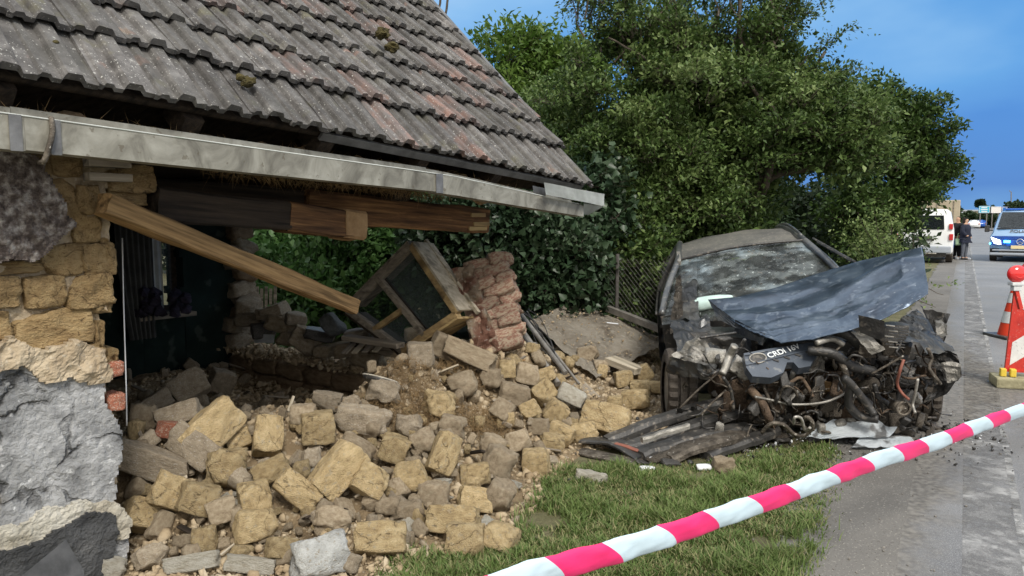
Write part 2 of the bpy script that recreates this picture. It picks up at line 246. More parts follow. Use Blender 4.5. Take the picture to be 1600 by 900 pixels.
# ------------------------------------------------------------------ helpers: objects
def lk(name, me, mat=None, parent=None):
    o = bpy.data.objects.new(name, me); C.objects.link(o)
    if mat is not None and me is not None and not me.materials:
        me.materials.append(M[mat] if isinstance(mat, str) else mat)
    if parent is not None: o.parent = parent
    return o
def tag(o, label=None, cat=None, group=None, kind=None):
    if label: o['label'] = label
    if cat: o['category'] = cat
    if group: o['group'] = group
    if kind: o['kind'] = kind
    return o
def empty(name, loc=(0,0,0), label=None, cat=None, group=None):
    o = bpy.data.objects.new(name, None); C.objects.link(o); o.location = loc; o.empty_display_size = .2
    bpy.context.view_layer.update()
    return tag(o, label, cat, group)
def setp(o, root):                                       # parent a mesh built in world coordinates
    o.parent = root; o.matrix_parent_inverse = root.matrix_basis.inverted(); return o
def npmesh(name, V, Fc, mats=None, tone=None, smooth=False):
    me = bpy.data.meshes.new(name); V = np.asarray(V, dtype=np.float32); Fc = np.asarray(Fc, dtype=np.int32)
    k = Fc.shape[1]; me.vertices.add(len(V)); me.vertices.foreach_set('co', V.ravel())
    me.loops.add(Fc.size); me.loops.foreach_set('vertex_index', Fc.ravel())
    me.polygons.add(len(Fc)); me.polygons.foreach_set('loop_start', np.arange(0, Fc.size, k, dtype=np.int32))
    try: me.polygons.foreach_set('loop_total', np.full(len(Fc), k, dtype=np.int32))
    except Exception: pass
    if smooth: me.polygons.foreach_set('use_smooth', np.ones(len(Fc), dtype=bool))
    if tone is not None:
        a = me.attributes.new('tone', 'FLOAT', 'POINT'); a.data.foreach_set('value', np.asarray(tone, dtype=np.float32))
    me.update(calc_edges=True); return me
def frombm(name, bm, smooth=False):
    bmesh.ops.recalc_face_normals(bm, faces=bm.faces)
    me = bpy.data.meshes.new(name); bm.to_mesh(me); bm.free()
    if smooth:
        for p_ in me.polygons: p_.use_smooth = True
    return me
def addbox(bm, c, sx, sy, sz, rot=None, bev=0):
    r = bmesh.ops.create_cube(bm, size=1)
    mtx = Matrix.Translation(Vector(c)) @ (rot.to_4x4() if rot is not None else Matrix.Identity(4)) @ Matrix.Diagonal((sx, sy, sz, 1))
    bmesh.ops.transform(bm, matrix=mtx, verts=r['verts'])
    if bev:
        ed = list({e for v in r['verts'] for e in v.link_edges}); bmesh.ops.bevel(bm, geom=ed, offset=bev, segments=2, affect='EDGES', profile=.6)
def frame(x, z):                                         # rotation whose X is x and Z near z
    x = Vector(x).normalized(); y = Vector(z).cross(x).normalized(); zz = x.cross(y)
    return Matrix((x, y, zz)).transposed()
def boxab(bm, a, b, w, h, up=Z, bev=0, ext=0):           # a beam from a to b
    a = Vector(a); b = Vector(b); d = b-a; addbox(bm, (a+b)/2, d.length+ext, w, h, frame(d, up), bev)
def tube(bm, pts, rad, sides=6, cap=True):
    pts = [Vector(p_) for p_ in pts]; rads = rad if isinstance(rad, (list, tuple)) else [rad]*len(pts); rings = []
    pu = None
    for i, p_ in enumerate(pts):
        d = (pts[min(i+1, len(pts)-1)] - pts[max(i-1, 0)]);
        if d.length < 1e-9: d = Vector((0,0,1))
        d.normalize(); u = pu if pu is not None else (Vector((0,0,1)) if abs(d.z) < .9 else Vector((1,0,0)))
        s = d.cross(u)
        if s.length < 1e-4: s = d.orthogonal()
        s.normalize(); u = s.cross(d).normalized(); pu = u
        rings.append([bm.verts.new(p_ + (s*math.cos(2*math.pi*k/sides) + u*math.sin(2*math.pi*k/sides))*rads[i]) for k in range(sides)])
    for a, b in zip(rings, rings[1:]):
        for k in range(sides): bm.faces.new((a[k], a[(k+1) % sides], b[(k+1) % sides], b[k]))
    if cap and sides > 2:
        bm.faces.new(rings[0][::-1]); bm.faces.new(rings[-1])
def spline(pts, n=6):
    pts = [Vector(p_) for p_ in pts]; out = []
    P = [pts[0]] + pts + [pts[-1]]
    for i in range(1, len(P)-2):
        for k in range(n):
            t = k/n; a, b, c, d = P[i-1], P[i], P[i+1], P[i+2]
            out.append(.5*((2*b) + (c-a)*t + (2*a-5*b+4*c-d)*t*t + (-a+3*b-3*c+d)*t**3))
    out.append(pts[-1]); return out
def mtube(name, pts, r, mat, root=None, sides=8, n=5, smooth=True):
    bm = bmesh.new(); tube(bm, spline(pts, n), r, sides); o = lk(name, frombm(name, bm, smooth), mat)
    return setp(o, root) if root else o
def mbox(name, a, b, w, h, mat, root=None, up=Z, bev=.004):
    bm = bmesh.new(); a = Vector(a); b = Vector(b); c = (a+b)/2; d = b-a
    addbox(bm, (0,0,0), d.length, w, h, None, bev); o = lk(name, frombm(name, bm), mat)
    o.matrix_world = Matrix.Translation(c) @ frame(d, up).to_4x4()
    if root:
        mw = o.matrix_basis.copy(); o.parent = root; o.matrix_parent_inverse = root.matrix_basis.inverted(); o.matrix_basis = mw
    return o
def roughbeam(name, a, b, w, h, mat, root=None, amp=.010, up=Z):
    a = Vector(a); b = Vector(b); c = (a+b)/2; L = (b-a).length; bm = bmesh.new(); n_ = max(8, int(L/.05)); rg = []
    prof = [(-.5,-.42),(-.42,-.5),(0,-.5),(.42,-.5),(.5,-.42),(.5,0),(.5,.42),(.42,.5),(0,.5),(-.42,.5),(-.5,.42),(-.5,0)]
    for i in range(n_+1):
        x = L*(i/n_-.5); o_ = Vector((x*2.0, a.x*3, a.y)); e_ = .018 if i in (0, n_) else 0
        rg.append([bm.verts.new(Vector((x + e_*noise.noise(Vector((y*9, z*9, x*3+2))), y*w + noise.noise(o_+Vector((y*2,z*2,1)))*amp + noise.noise(o_*4+Vector((y*4,z*4,7)))*amp*.4, z*h + noise.noise(o_+Vector((y*2,z*2,5)))*amp + noise.noise(o_*4+Vector((y*4,z*4,3)))*amp*.4))) for y, z in prof])
    m_ = len(prof)
    for p_, q_ in zip(rg, rg[1:]):
        for k in range(m_): bm.faces.new((p_[k], p_[(k+1)%m_], q_[(k+1)%m_], q_[k]))
    bm.faces.new(rg[0][::-1]); bm.faces.new(rg[-1]); o = lk(name, frombm(name, bm), mat)
    mw = Matrix.Translation(c) @ frame(b-a, up).to_4x4(); o.matrix_basis = mw
    if root: o.parent = root; o.matrix_parent_inverse = root.matrix_basis.inverted()
    return o
def n3(v, s, seed=0.0): return noise.noise_vector(Vector((v[0]*s+seed, v[1]*s-seed, v[2]*s+seed*1.7)))
def lumpmesh(name, seed, cuts=6, sq=.32, amp=.10, chops=2, flat=False, dims=(1,1,1)):   # unit adobe block: a cube, worn, with broken corners
    rnd = random.Random(seed); bm = bmesh.new(); bmesh.ops.create_cube(bm, size=1); bmesh.ops.subdivide_edges(bm, edges=bm.edges[:], cuts=cuts, use_grid_fill=True)
    for v in bm.verts:
        c = v.co*2; s = Vector(c).normalized()*1.25; c = c.lerp(s, sq*max(0, (c.length-1.0))/.73)
        v.co = c*.5
    for k in range(chops):
        nn = Vector([rnd.choice((-1,1))*rnd.uniform(.3,1) for _ in range(3)]).normalized(); dd = rnd.uniform(.50,.64)
        for v in bm.verts:
            q = v.co.dot(nn) - dd
            if q > 0: v.co -= nn*q*.92
    for v in bm.verts:
        v.co += n3(v.co, 2.1, seed*3.1)*amp*.85 + n3(v.co, 5.5, seed*1.3)*amp*.4 + n3(v.co, 13, seed)*amp*.22
    me = frombm(name, bm, smooth=not flat)
    return me
def sheet(name, P, nx, ny, mat, root=None, crump=.03, cs=4, thick=.003, seed=0, ragged=0, smooth=False, wave=0):   # crumpled quad sheet from 4 corners
    a, b, c, d = [Vector(q) for q in P]; nn = (b-a).cross(d-a).normalized(); bm = bmesh.new(); g = []
    for j in range(ny+1):
        row = []
        for i in range(nx+1):
            u, v = i/nx, j/ny; p_ = a.lerp(b, u).lerp(d.lerp(c, u), v)
            q = noise.noise(p_*cs + Vector((seed, 0, 0)))*crump + noise.noise(p_*cs*3 + Vector((0, seed, 0)))*crump*.4
            q = q + abs(noise.noise(p_*cs*1.6 + Vector((0, 0, seed))))*crump*.9
            e_ = min(u, 1-u, v, 1-v); pr = nn*q
            if ragged and (i in (0, nx) or j in (0, ny)): pr += Vector(n3(p_, 14, seed))*ragged
            row.append(bm.verts.new(p_ + pr))
        g.append(row)
    for j in range(ny):
        for i in range(nx): bm.faces.new((g[j][i], g[j][i+1], g[j+1][i+1], g[j+1][i]))
    bmesh.ops.solidify(bm, geom=bm.faces[:], thickness=thick)
    o = lk(name, frombm(name, bm, smooth), mat)
    return setp(o, root) if root else o
def inpoly(x, y, P):
    c = False; j = len(P)-1
    for i in range(len(P)):
        xi, yi = P[i]; xj, yj = P[j]
        if (yi > y) != (yj > y) and x < (xj-xi)*(y-yi)/(yj-yi)+xi: c = not c
        j = i
    return c
def chunk(name, poly, s0, thick, mat, root, cell=.018, amp=.02, ns=5, rag=.02, seed=0):   # ragged thick layer on the wall; poly in (t, z); face at offset s0 (outer), thick inwards
    xs = [p_[0] for p_ in poly]; zs = [p_[1] for p_ in poly]; nx = int((max(xs)-min(xs))/cell)+2; nz_ = int((max(zs)-min(zs))/cell)+2
    bm = bmesh.new(); V = {}
    def vt(i, j):
        if (i, j) not in V:
            t = min(xs)+i*cell; z = min(zs)+j*cell; w = Vector((t, z, seed))
            jt = noise.noise(w*40)*cell*.4; jz = noise.noise(w*40+Vector((9,9,9)))*cell*.4
            q = noise.noise(w*ns)*amp + noise.noise(w*ns*2.7)*amp*.5 + noise.noise(w*ns*7)*amp*.28
            V[i, j] = bm.verts.new(HP(t+jt, s0 - q, z+jz))
        return V[i, j]
    for i in range(nx):
        for j in range(nz_):
            t = min(xs)+(i+.5)*cell; z = min(zs)+(j+.5)*cell; w = Vector((t, z, seed+5))
            if inpoly(t + noise.noise(w*9)*rag + noise.noise(w*25)*rag*.5, z + noise.noise(w*9+Vector((4,4,4)))*rag + noise.noise(w*25+Vector((4,4,4)))*rag*.5, poly):
                bm.faces.new((vt(i,j), vt(i+1,j), vt(i+1,j+1), vt(i,j+1)))
    bmesh.ops.recalc_face_normals(bm, faces=bm.faces)
    ext = bmesh.ops.extrude_face_region(bm, geom=bm.faces[:])
    bmesh.ops.translate(bm, verts=[v for v in ext['geom'] if isinstance(v, bmesh.types.BMVert)], vec=N*thick)
    o = lk(name, frombm(name, bm, False), mat); return setp(o, root) if root else o

# ------------------------------------------------------------------ leaves
def leafobj(name, P, A, L, Wd, mat, tone, root=None, heart=False, fold=.25):
    P = np.asarray(P); n_ = len(P); A = A/np.linalg.norm(A, axis=1, keepdims=True)
    R = RNG.normal(size=(n_, 3)); R[:, 2] += 1.2
    Sd = np.cross(A, R); Sd /= np.linalg.norm(Sd, axis=1, keepdims=True)+1e-9; Nn = np.cross(Sd, A)
    L = L[:, None]; Wd = Wd[:, None]
    if heart:
        pts = [P, P - A*L*.10 + Sd*Wd*.28 + Nn*Wd*fold*.4, P + A*L*.22 + Sd*Wd*.5 + Nn*Wd*fold, P + A*L*.95 - Nn*L*.12, P + A*L*.22 - Sd*Wd*.5 + Nn*Wd*fold, P - A*L*.10 - Sd*Wd*.28 + Nn*Wd*fold*.4]
        fc = [(0,1,2),(0,2,3),(0,3,4),(0,4,5)]; k = 6
    else:
        pts = [P, P + A*L*.45 + Sd*Wd*.5 + Nn*Wd*fold, P + A*L, P + A*L*.45 - Sd*Wd*.5 + Nn*Wd*fold]; fc = [(0,1,2),(0,2,3)]; k = 4
    V = np.stack(pts, 1).reshape(-1, 3); base = (np.arange(n_)*k)[:, None, None]; Fc = (base + np.array(fc)[None]).reshape(-1, 3)
    me = npmesh(name, V, Fc, tone=np.repeat(tone, k)); o = lk(name, me, mat)
    return setp(o, root) if root else o
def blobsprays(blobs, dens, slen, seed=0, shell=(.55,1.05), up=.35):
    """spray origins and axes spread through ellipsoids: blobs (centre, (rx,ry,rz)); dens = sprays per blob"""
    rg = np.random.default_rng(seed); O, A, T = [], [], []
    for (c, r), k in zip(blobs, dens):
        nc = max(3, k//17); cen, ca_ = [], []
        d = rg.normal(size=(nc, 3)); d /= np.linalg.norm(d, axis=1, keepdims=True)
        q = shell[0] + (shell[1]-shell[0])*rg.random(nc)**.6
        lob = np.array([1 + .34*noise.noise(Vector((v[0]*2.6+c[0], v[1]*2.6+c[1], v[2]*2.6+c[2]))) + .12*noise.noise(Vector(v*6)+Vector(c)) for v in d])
        cp = np.array(c) + d*np.array(r)*(q*lob)[:, None]; ct = .45 + .9*(lob-1) + .17*rg.normal(size=nc)  # light and shade put into leaf tone: bulging clumps lighter, recessed darker, plus random
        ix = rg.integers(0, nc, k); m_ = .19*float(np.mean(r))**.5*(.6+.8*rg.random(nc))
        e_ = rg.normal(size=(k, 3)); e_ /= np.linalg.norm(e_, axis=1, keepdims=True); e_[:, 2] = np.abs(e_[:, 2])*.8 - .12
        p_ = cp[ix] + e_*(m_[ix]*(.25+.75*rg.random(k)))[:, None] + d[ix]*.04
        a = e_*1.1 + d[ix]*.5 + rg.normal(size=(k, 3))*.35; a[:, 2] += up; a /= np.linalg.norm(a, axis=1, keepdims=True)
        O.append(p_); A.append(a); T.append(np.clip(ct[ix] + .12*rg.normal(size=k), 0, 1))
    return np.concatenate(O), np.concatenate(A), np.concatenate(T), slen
def sprayleaves(O, A, T, slen, per, L, spread=.10, seed=0, keep=None):
    rg = np.random.default_rng(seed+100); n_ = len(O)
    ln = slen*(.5+rg.random(n_)); u = rg.random((n_, per))
    sag = -.18*ln[:, None]*u**2
    P = O[:, None]+A[:, None]*(u*ln[:, None])[..., None] + rg.normal(size=(n_, per, 3))*spread*(.35+.5*(1-np.abs(u-.4)))[..., None]
    P[..., 2] += sag
    Ad = A[:, None]*.7 + rg.normal(size=(n_, per, 3))*.75; Ad[..., 2] -= .15
    P = P.reshape(-1, 3); Ad = Ad.reshape(-1, 3)
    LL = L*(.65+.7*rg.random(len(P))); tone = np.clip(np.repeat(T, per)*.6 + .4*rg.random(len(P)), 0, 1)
    tips = O + A*ln[:, None]; tips[:, 2] -= .18*ln
    return P, Ad, LL, tone, tips
def twigobj(name, O, Tp, rad, mat, root=None):
    """one thin three-sided twig from each origin to each tip"""
    O = np.asarray(O); Tp = np.asarray(Tp); d = Tp-O; d /= np.linalg.norm(d, axis=1, keepdims=True)+1e-9
    r = np.cross(d, np.array([.3,.2,.9])); r /= np.linalg.norm(r, axis=1, keepdims=True)+1e-9; q = np.cross(d, r)
    V = np.stack([O + r*rad, O - r*rad*.5 + q*rad*.87, O - r*rad*.5 - q*rad*.87, Tp], 1).reshape(-1, 3)
    base = (np.arange(len(O))*4)[:, None, None]; Fc = (base + np.array([(0,1,3),(1,2,3),(2,0,3)])[None]).reshape(-1, 3)
    o = lk(name, npmesh(name, V, Fc), mat); return setp(o, root) if root else o
def limb(bm, a, b, r0, r1, wob=.12, seg=7, sd=0):
    a = Vector(a); b = Vector(b); L = (b-a).length; pts = []
    for i in range(seg+1):
        t = i/seg; p_ = a.lerp(b, t) + Vector(n3((t*2.2+sd, sd, a.x), 1.0, sd))*wob*L*math.sin(math.pi*min(1, t*.9+.05)); pts.append(p_)
    tube(bm, pts, [r0+(r1-r0)*i/seg for i in range(seg+1)], 6); return pts
# ================================================================== SETTING
def flat(name, pts, z, mat):
    bm = bmesh.new(); bm.faces.new([bm.verts.new((p_[0], p_[1], z)) for p_ in pts]); o = lk(name, frombm(name, bm), mat); return tag(o, kind='structure')
flat('ground', [(-3000,-600),(3000,-600),(3000,4200),(-3000,4200)], 0, 'ground')
def strip(name, b0, b1, a0, a1, z, mat, wob=0, n=240, thick=None):
    V, Fc = [], []
    for i in range(n+1):
        a = a0 + (a1-a0)*(i/n)**1.8 if a1 > 200 else a0+(a1-a0)*i/n
        w0 = noise.noise(Vector((a*1.3, 3, 0)))*wob + noise.noise(Vector((a*5, 7, 0)))*wob*.4 if wob else 0
        V += [road(a, b0+w0, z), road(a, b1, z)]
    for i in range(n): Fc.append((2*i, 2*i+1, 2*i+3, 2*i+2))
    return tag(lk(name, npmesh(name, V, Fc), mat), kind='structure')
def ragstrip(name, f0, f1, a0, a1, z, mat, n=1500, m=10):
    V, Fc = [], []
    for i in range(n+1):
        a = a0+(a1-a0)*i/n; b0, b1 = f0(a), f1(a)
        for j in range(m+1): V.append(road(a, b0+(b1-b0)*j/m, z))
    for i in range(n):
        for j in range(m): k = i*(m+1)+j; Fc.append((k, k+1, k+m+2, k+m+1))
    return tag(lk(name, npmesh(name, V, Fc), mat), kind='structure')
def rgn(a, s, k): return noise.noise(Vector((a*1.3,k,s)))*.5 + noise.noise(Vector((a*6,k,s)))*.3 + noise.noise(Vector((a*25,k,s)))*.22
ragstrip('dirt_shoulder', lambda a: -.80+.16*rgn(a,1,0), lambda a: -.26+.03*rgn(a,2,0), -8, 40, .0092, 'dirt')
def dirtf(a, b):
    n1 = noise.noise(Vector((a*.45, b*2.2, 3)))
    return max(0, min(1, .75*math.exp(-((a-4.6)/2.0)**2)*max(0, 1-b/1.25) + max(0, .80-(b+.3)*1.9)*.9 + .22*n1 + .10*math.exp(-((a-4)/5)**2)))
def paved(name, b0, b1, a0, a1, na, nb, z, mat):
    V, Fc, T = [], [], []
    for i in range(na+1):
        a = a0+(a1-a0)*i/na
        for j in range(nb+1): b = b0+(b1-b0)*j/nb; V.append(road(a, b, z)); T.append(dirtf(a, b))
    for i in range(na):
        for j in range(nb): k = i*(nb+1)+j; Fc.append((k, k+1, k+nb+2, k+nb+1))
    return tag(lk(name, npmesh(name, V, Fc, tone=T), mat), kind='structure')
for q_ in ('asphalt','roadline','linebright'): dirtmix(M[q_], (.10,.093,.082), (.205,.192,.17))
linefade(M['roadline']); linefade(M['linebright'])
paved('road', -.30, 7.3, -10, 60, 420, 60, .008, 'asphalt'); strip('road_ahead', -.30, 7.3, 60, 1500, .008, 'asphalt', .0); strip('road_behind', -.30, 7.3, -40, -10, .008, 'asphalt', .0)
paved('road_line', 0, .26, -10, 200, 900, 4, .0092, 'roadline'); paved('road_line_edge', .235, .275, -10, 200, 900, 1, .0104, 'linebright')
strip('far_road_line', 6.9, 7.05, -10, 300, .012, 'linebright')
# far hills
V, Fc = [], []
for i in range(90):
    x = -900 + i*42; h = 16 + 14*noise.noise(Vector((i*.11, 0, 3))) + 5*noise.noise(Vector((i*.5, 0, 9)))
    V += [(x, 1750+i*2, -2), (x, 1750+i*2, max(3, h)), (x, 2300, max(2, h*1.1)-2)]
for i in range(89): Fc += [(3*i, 3*i+3, 3*i+4, 3*i+1), (3*i+1, 3*i+4, 3*i+5, 3*i+2)]
M['hill'] = mk('far_hill', [(.3,(.16,.24,.30)), (.7,(.26,.30,.30))], scale=.01, bump=0)
tag(lk('hills', npmesh('hills', V, Fc), 'hill'), kind='structure')

# ================================================================== HOUSE
HB = HP(1.6, 1.8, 0)
house = empty('adobe_house', HB, 'half collapsed old adobe cottage with sagging tiled roof and zinc gutter', 'house')
WS = .35                                                  # offset of the outer wall face behind the gutter
# --- front wall, left remnant: dark core, then layers placed on it
def pw(pts, s): return [onwall(x, y, s) for x, y in pts]
core = pw([(168,250),(178,300),(170,345),(172,390),(172,430),(165,480),(150,540),(160,600),(172,660),(182,760),(186,860)], WS+.05)
poly = [(-1.6, -.1), (-1.6, 1.86)] + core + [(core[-1][0], -.1)]
chunk('wall_core', poly, WS+.055, .30, 'adobe_dull', house, cell=.03, amp=.05, ns=6, rag=.03, seed=2)
rend = pw([(-340,540),(-60,548),(20,540),(60,560),(110,553),(150,565),(162,590),(165,625),(178,650),(189,680),(190,720),(181,745),(182,790),(206,812),(200,850),(196,880)], WS)
chunk('lime_render', [(rend[0][0], .0)] + rend + [(rend[-1][0], -.05)], WS, .10, 'render', house, cell=.009, amp=.010, ns=5.5, rag=.03, seed=4)
eb = pw([(-300,532),(20,530),(60,545),(120,536),(164,552),(170,590),(150,604),(110,586),(70,592),(30,574),(-20,584),(-300,590)], WS-.01)
chunk('crumbled_earth_band', eb, WS-.022, .06, 'adobe_dull', house, cell=.010, amp=.022, ns=12, rag=.035, seed=14)
pl = pw([(-300,862),(20,862),(45,856),(95,826),(120,808),(150,800),(176,806),(182,830),(180,866),(184,900)], WS-.03)
chunk('plinth_render', [(pl[0][0], -.05)] + pl + [(pl[-1][0], -.05)], WS-.035, .05, 'plinth', house, cell=.009, amp=.012, ns=12, rag=.02, seed=6)
lb = pw([(-200,838),(30,822),(80,796),(130,786),(180,786),(206,812),(200,836),(180,846),(165,806),(120,812),(70,852),(20,872),(-200,880)], WS-.015)
chunk('lime_band', lb, WS-.018, .05, 'limeband', house, cell=.009, amp=.012, ns=10, rag=.025, seed=7)
rc = pw([(-260,250),(-60,236),(10,226),(40,236),(62,262),(84,292),(104,322),(117,350),(100,366),(84,386),(70,400),(46,409),(20,408),(-30,410),(-260,420)], WS-.03)
chunk('hanging_render', rc, WS-.045, .055, 'roughcast', house, cell=.008, amp=.016, ns=20, rag=.03, seed=9)
# --- wall blocks (adobe) traced from the photograph as separate blocks
def wallblock(px0, py0, px1, py1, s, depth, seed, mat='adobe_wall', name='adobe_block', grow=1.03, tilt=0):
    cx, cy = (px0+px1)/2, (py0+py1)/2
    t, z = onwall(cx, cy, s); t0, _ = onwall(px0, cy, s); t1, _ = onwall(px1, cy, s); _, z0 = onwall(cx, py1, s); _, z1 = onwall(cx, py0, s)
    me = lumpmesh(name, seed, cuts=12, sq=.24, amp=.10, chops=1); o = lk(name, me, mat)
    m_ = Matrix.Translation(HP(t, s+depth/2, z)) @ Matrix((D, N, Z)).transposed().to_4x4() @ Matrix.Rotation(tilt, 4, 'Y') @ Matrix.Diagonal(((t1-t0)*grow*.985, depth, (z1-z0)*grow*.985, 1))
    o.matrix_world = m_; mb = m_.copy(); o.parent = house; o.matrix_parent_inverse = house.matrix_basis.inverted(); o.matrix_basis = mb; return o
Bk = [(-60,410,66,431),(66,383,135,431),(132,382,181,430),(-70,433,36,484),(40,433,107,482),(109,430,180,482),(-70,490,20,534),(24,481,152,543),(142,469,178,490),
      (116,336,158,378),(104,378,150,392),(68,278,120,320),(47,240,80,278),(80,242,130,276),(124,290,157,334),(157,372,176,388),
      (96,318,128,345),(-60,330,20,380),(20,345,70,384),(150,500,164,540),(60,534,120,552),(0,532,60,550),(120,538,166,562),(157,385,183,430),(164,545,186,566)]
for i, b_ in enumerate(Bk): wallblock(*b_, WS+.01+.03*random.random(), .22, 50+i, tilt=random.uniform(-.06,.06), grow=1.05)
wallblock(172,258,246,302, WS+.02, .2, 91, 'adobe_wall')
wallblock(168,300,232,320, WS+.06, .2, 92, 'adobe_wall')
for x0,y0,x1,y1 in [(160,566,194,590),(172,616,198,642)]:
    o = wallblock(x0,y0,x1,y1, WS+.01, .12, 95+x0, 'brick', 'brick', 1.0)
for x0,y0,x1,y1 in [(137,246,204,259),(138,270,206,281)]:
    t0,z0 = onwall(x0,(y0+y1)/2,WS-.05); t1,_ = onwall(x1,(y0+y1)/2,WS-.05)
    setp(mbox('batten', HP(t0,WS-.03,z0), HP(t1,WS-.03,z0), .06, .035, 'greywood'), house)
# --- cross wall stub and back wall (dark room)
backc = at(372, 545, 7.3); nearc = at(604, 582, 6.05)
def vwall(name, a, b, outline, thick, mat, cell=.03, amp=.03, ns=5, seed=0, rag=.04, side=1, root=house):
    """wall in the vertical plane through a->b; outline in (distance, z)"""
    a = Vector((a[0],a[1],0)); b = Vector((b[0],b[1],0)); d = (b-a).normalized(); nn = Vector((-d.y, d.x, 0))*side
    xs = [p_[0] for p_ in outline]; zs = [p_[1] for p_ in outline]; nx = int((max(xs)-min(xs))/cell)+2; nz_ = int((max(zs)-min(zs))/cell)+2
    bm = bmesh.new(); V = {}
    def vt(i, j):
        if (i,j) not in V:
            t = min(xs)+i*cell; z = min(zs)+j*cell; w = Vector((t,z,seed)); q = noise.noise(w*ns)*amp + noise.noise(w*ns*3)*amp*.5
            V[i,j] = bm.verts.new(a + d*t + Z*z + nn*q)
        return V[i,j]
    for i in range(nx):
        for j in range(nz_):
            t = min(xs)+(i+.5)*cell; z = min(zs)+(j+.5)*cell; w = Vector((t,z,seed+5))
            if inpoly(t+noise.noise(w*9)*rag, z+noise.noise(w*9+Vector((4,4,4)))*rag, outline): bm.faces.new((vt(i,j),vt(i+1,j),vt(i+1,j+1),vt(i,j+1)))
    bmesh.ops.recalc_face_normals(bm, faces=bm.faces)
    ext = bmesh.ops.extrude_face_region(bm, geom=bm.faces[:]); bmesh.ops.translate(bm, verts=[v for v in ext['geom'] if isinstance(v, bmesh.types.BMVert)], vec=nn*-thick)
    o = lk(name, frombm(name, bm), mat); return setp(o, root)
bl = (nearc-backc).to_2d().length
topz = backc.z
vwall('cross_wall', backc, nearc, [(0,-.4),(0,topz+.02),(.5,topz-.02),(bl*.6,topz-.03),(bl,topz-.10),(bl,-.4)], -.28, 'clay_dark', cell=.035, amp=.05, ns=5, seed=3)
cwd = Vector((nearc.x-backc.x, nearc.y-backc.y, 0)).normalized(); cwn = Vector((cwd.y, -cwd.x, 0))
rw = random.Random(5)
for r_ in range(3):                                      # clay blocks proud of the stub's face
    x = rw.uniform(-.1,.05)
    while x < bl-.15:
        wdt = rw.uniform(.26,.40); zc = topz-.10-r_*.15
        o = lk('clay_block', lumpmesh('clay_block', 200+r_*9+int(x*7), cuts=5, amp=.10), 'clay_dark')
        o.matrix_world = Matrix.Translation(Vector((backc.x,backc.y,zc)) + cwd*(x+wdt/2) + cwn*.0) @ frame(cwd, Z).to_4x4() @ Matrix.Diagonal((wdt,.22,.145,1))
        mb = o.matrix_basis.copy(); o.parent = house; o.matrix_parent_inverse = house.matrix_basis.inverted(); o.matrix_basis = mb; x += wdt+.01
bdir = -D
A_ = Vector((backc.x, backc.y, 0)); B_ = A_ - D*5.2       # back wall runs from the back corner to the left
def bt(px, py):                                          # pixel -> (distance from A_ leftwards, z) on the back wall
    r = ray(px, py); k = (A_-CP).dot(N)/r.dot(N); P = CP + r*k; return (P-A_).dot(-D), P.z
wl_ = [bt(*q) for q in [(360,300),(358,345),(372,350),(366,380),(374,420),(368,470),(378,500),(370,545)]]
win = [bt(*q) for q in [(283,372),(283,486),(222,486),(222,372)]]
w0 = min(p_[0] for p_ in win); w1 = max(p_[0] for p_ in win); z0 = min(p_[1] for p_ in win); z1 = max(p_[1] for p_ in win)
e0 = min(p_[0] for p_ in wl_)
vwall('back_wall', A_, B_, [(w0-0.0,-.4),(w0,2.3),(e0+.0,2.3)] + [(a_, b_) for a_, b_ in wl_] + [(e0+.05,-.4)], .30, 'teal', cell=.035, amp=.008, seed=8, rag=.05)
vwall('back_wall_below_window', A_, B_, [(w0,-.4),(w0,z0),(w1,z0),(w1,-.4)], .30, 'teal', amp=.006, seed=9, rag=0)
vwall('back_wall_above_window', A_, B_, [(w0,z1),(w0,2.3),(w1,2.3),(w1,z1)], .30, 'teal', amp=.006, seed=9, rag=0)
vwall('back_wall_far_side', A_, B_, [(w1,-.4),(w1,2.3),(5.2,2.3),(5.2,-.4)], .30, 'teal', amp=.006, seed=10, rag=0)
for k, (x, y) in enumerate([(370,362),(376,384),(366,404),(378,428),(372,450),(380,470),(376,492),(384,512),(370,530),(362,398),(366,508)]):   # broken blocks at the torn end of the back wall
    d_, z_ = bt(x, y); o = lk('wall_end_block', lumpmesh('wall_end_block', 300+k, cuts=5, amp=.14, chops=3), 'grey_lump' if k % 3 else 'clay_dark')
    o.matrix_world = Matrix.Translation(A_ - D*d_ + Z*z_ + N*.04) @ frame(D, Z).to_4x4() @ Matrix.Rotation(rw.uniform(-.3,.3),4,'Y') @ Matrix.Diagonal((.24,.30,.15,1))
    mb = o.matrix_basis.copy(); o.parent = house; o.matrix_parent_inverse = house.matrix_basis.inverted(); o.matrix_basis = mb
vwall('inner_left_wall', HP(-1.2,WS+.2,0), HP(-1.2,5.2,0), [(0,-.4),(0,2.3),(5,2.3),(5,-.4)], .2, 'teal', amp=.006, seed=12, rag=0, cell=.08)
# window in the back wall
def bp(d_, off, z_): return A_ - D*d_ + N*off + Z*z_
bm = bmesh.new()
for a_, b_ in [((w0+.03,z0),(w0+.03,z1)), ((w1-.03,z0),(w1-.03,z1)), ((w0+(w1-w0)*.42,z0),(w0+(w1-w0)*.42,z1))]: boxab(bm, bp(a_[0],.12,a_[1]), bp(b_[0],.12,b_[1]), .05, .05, up=N)
for zz in (z0+.03, z1-.03): boxab(bm, bp(w0,.12,zz), bp(w1,.12,zz), .05, .05, up=N)
wf = setp(lk('window', frombm('window', bm), 'darkwood'), house)
bm = bmesh.new(); boxab(bm, bp(w0+.05,.13,(z0+z1)/2), bp(w1-.05,.13,(z0+z1)/2), .005, z1-z0-.08, up=Z); pn = lk('pane', frombm('pane', bm), 'clearpane'); pn.parent = wf
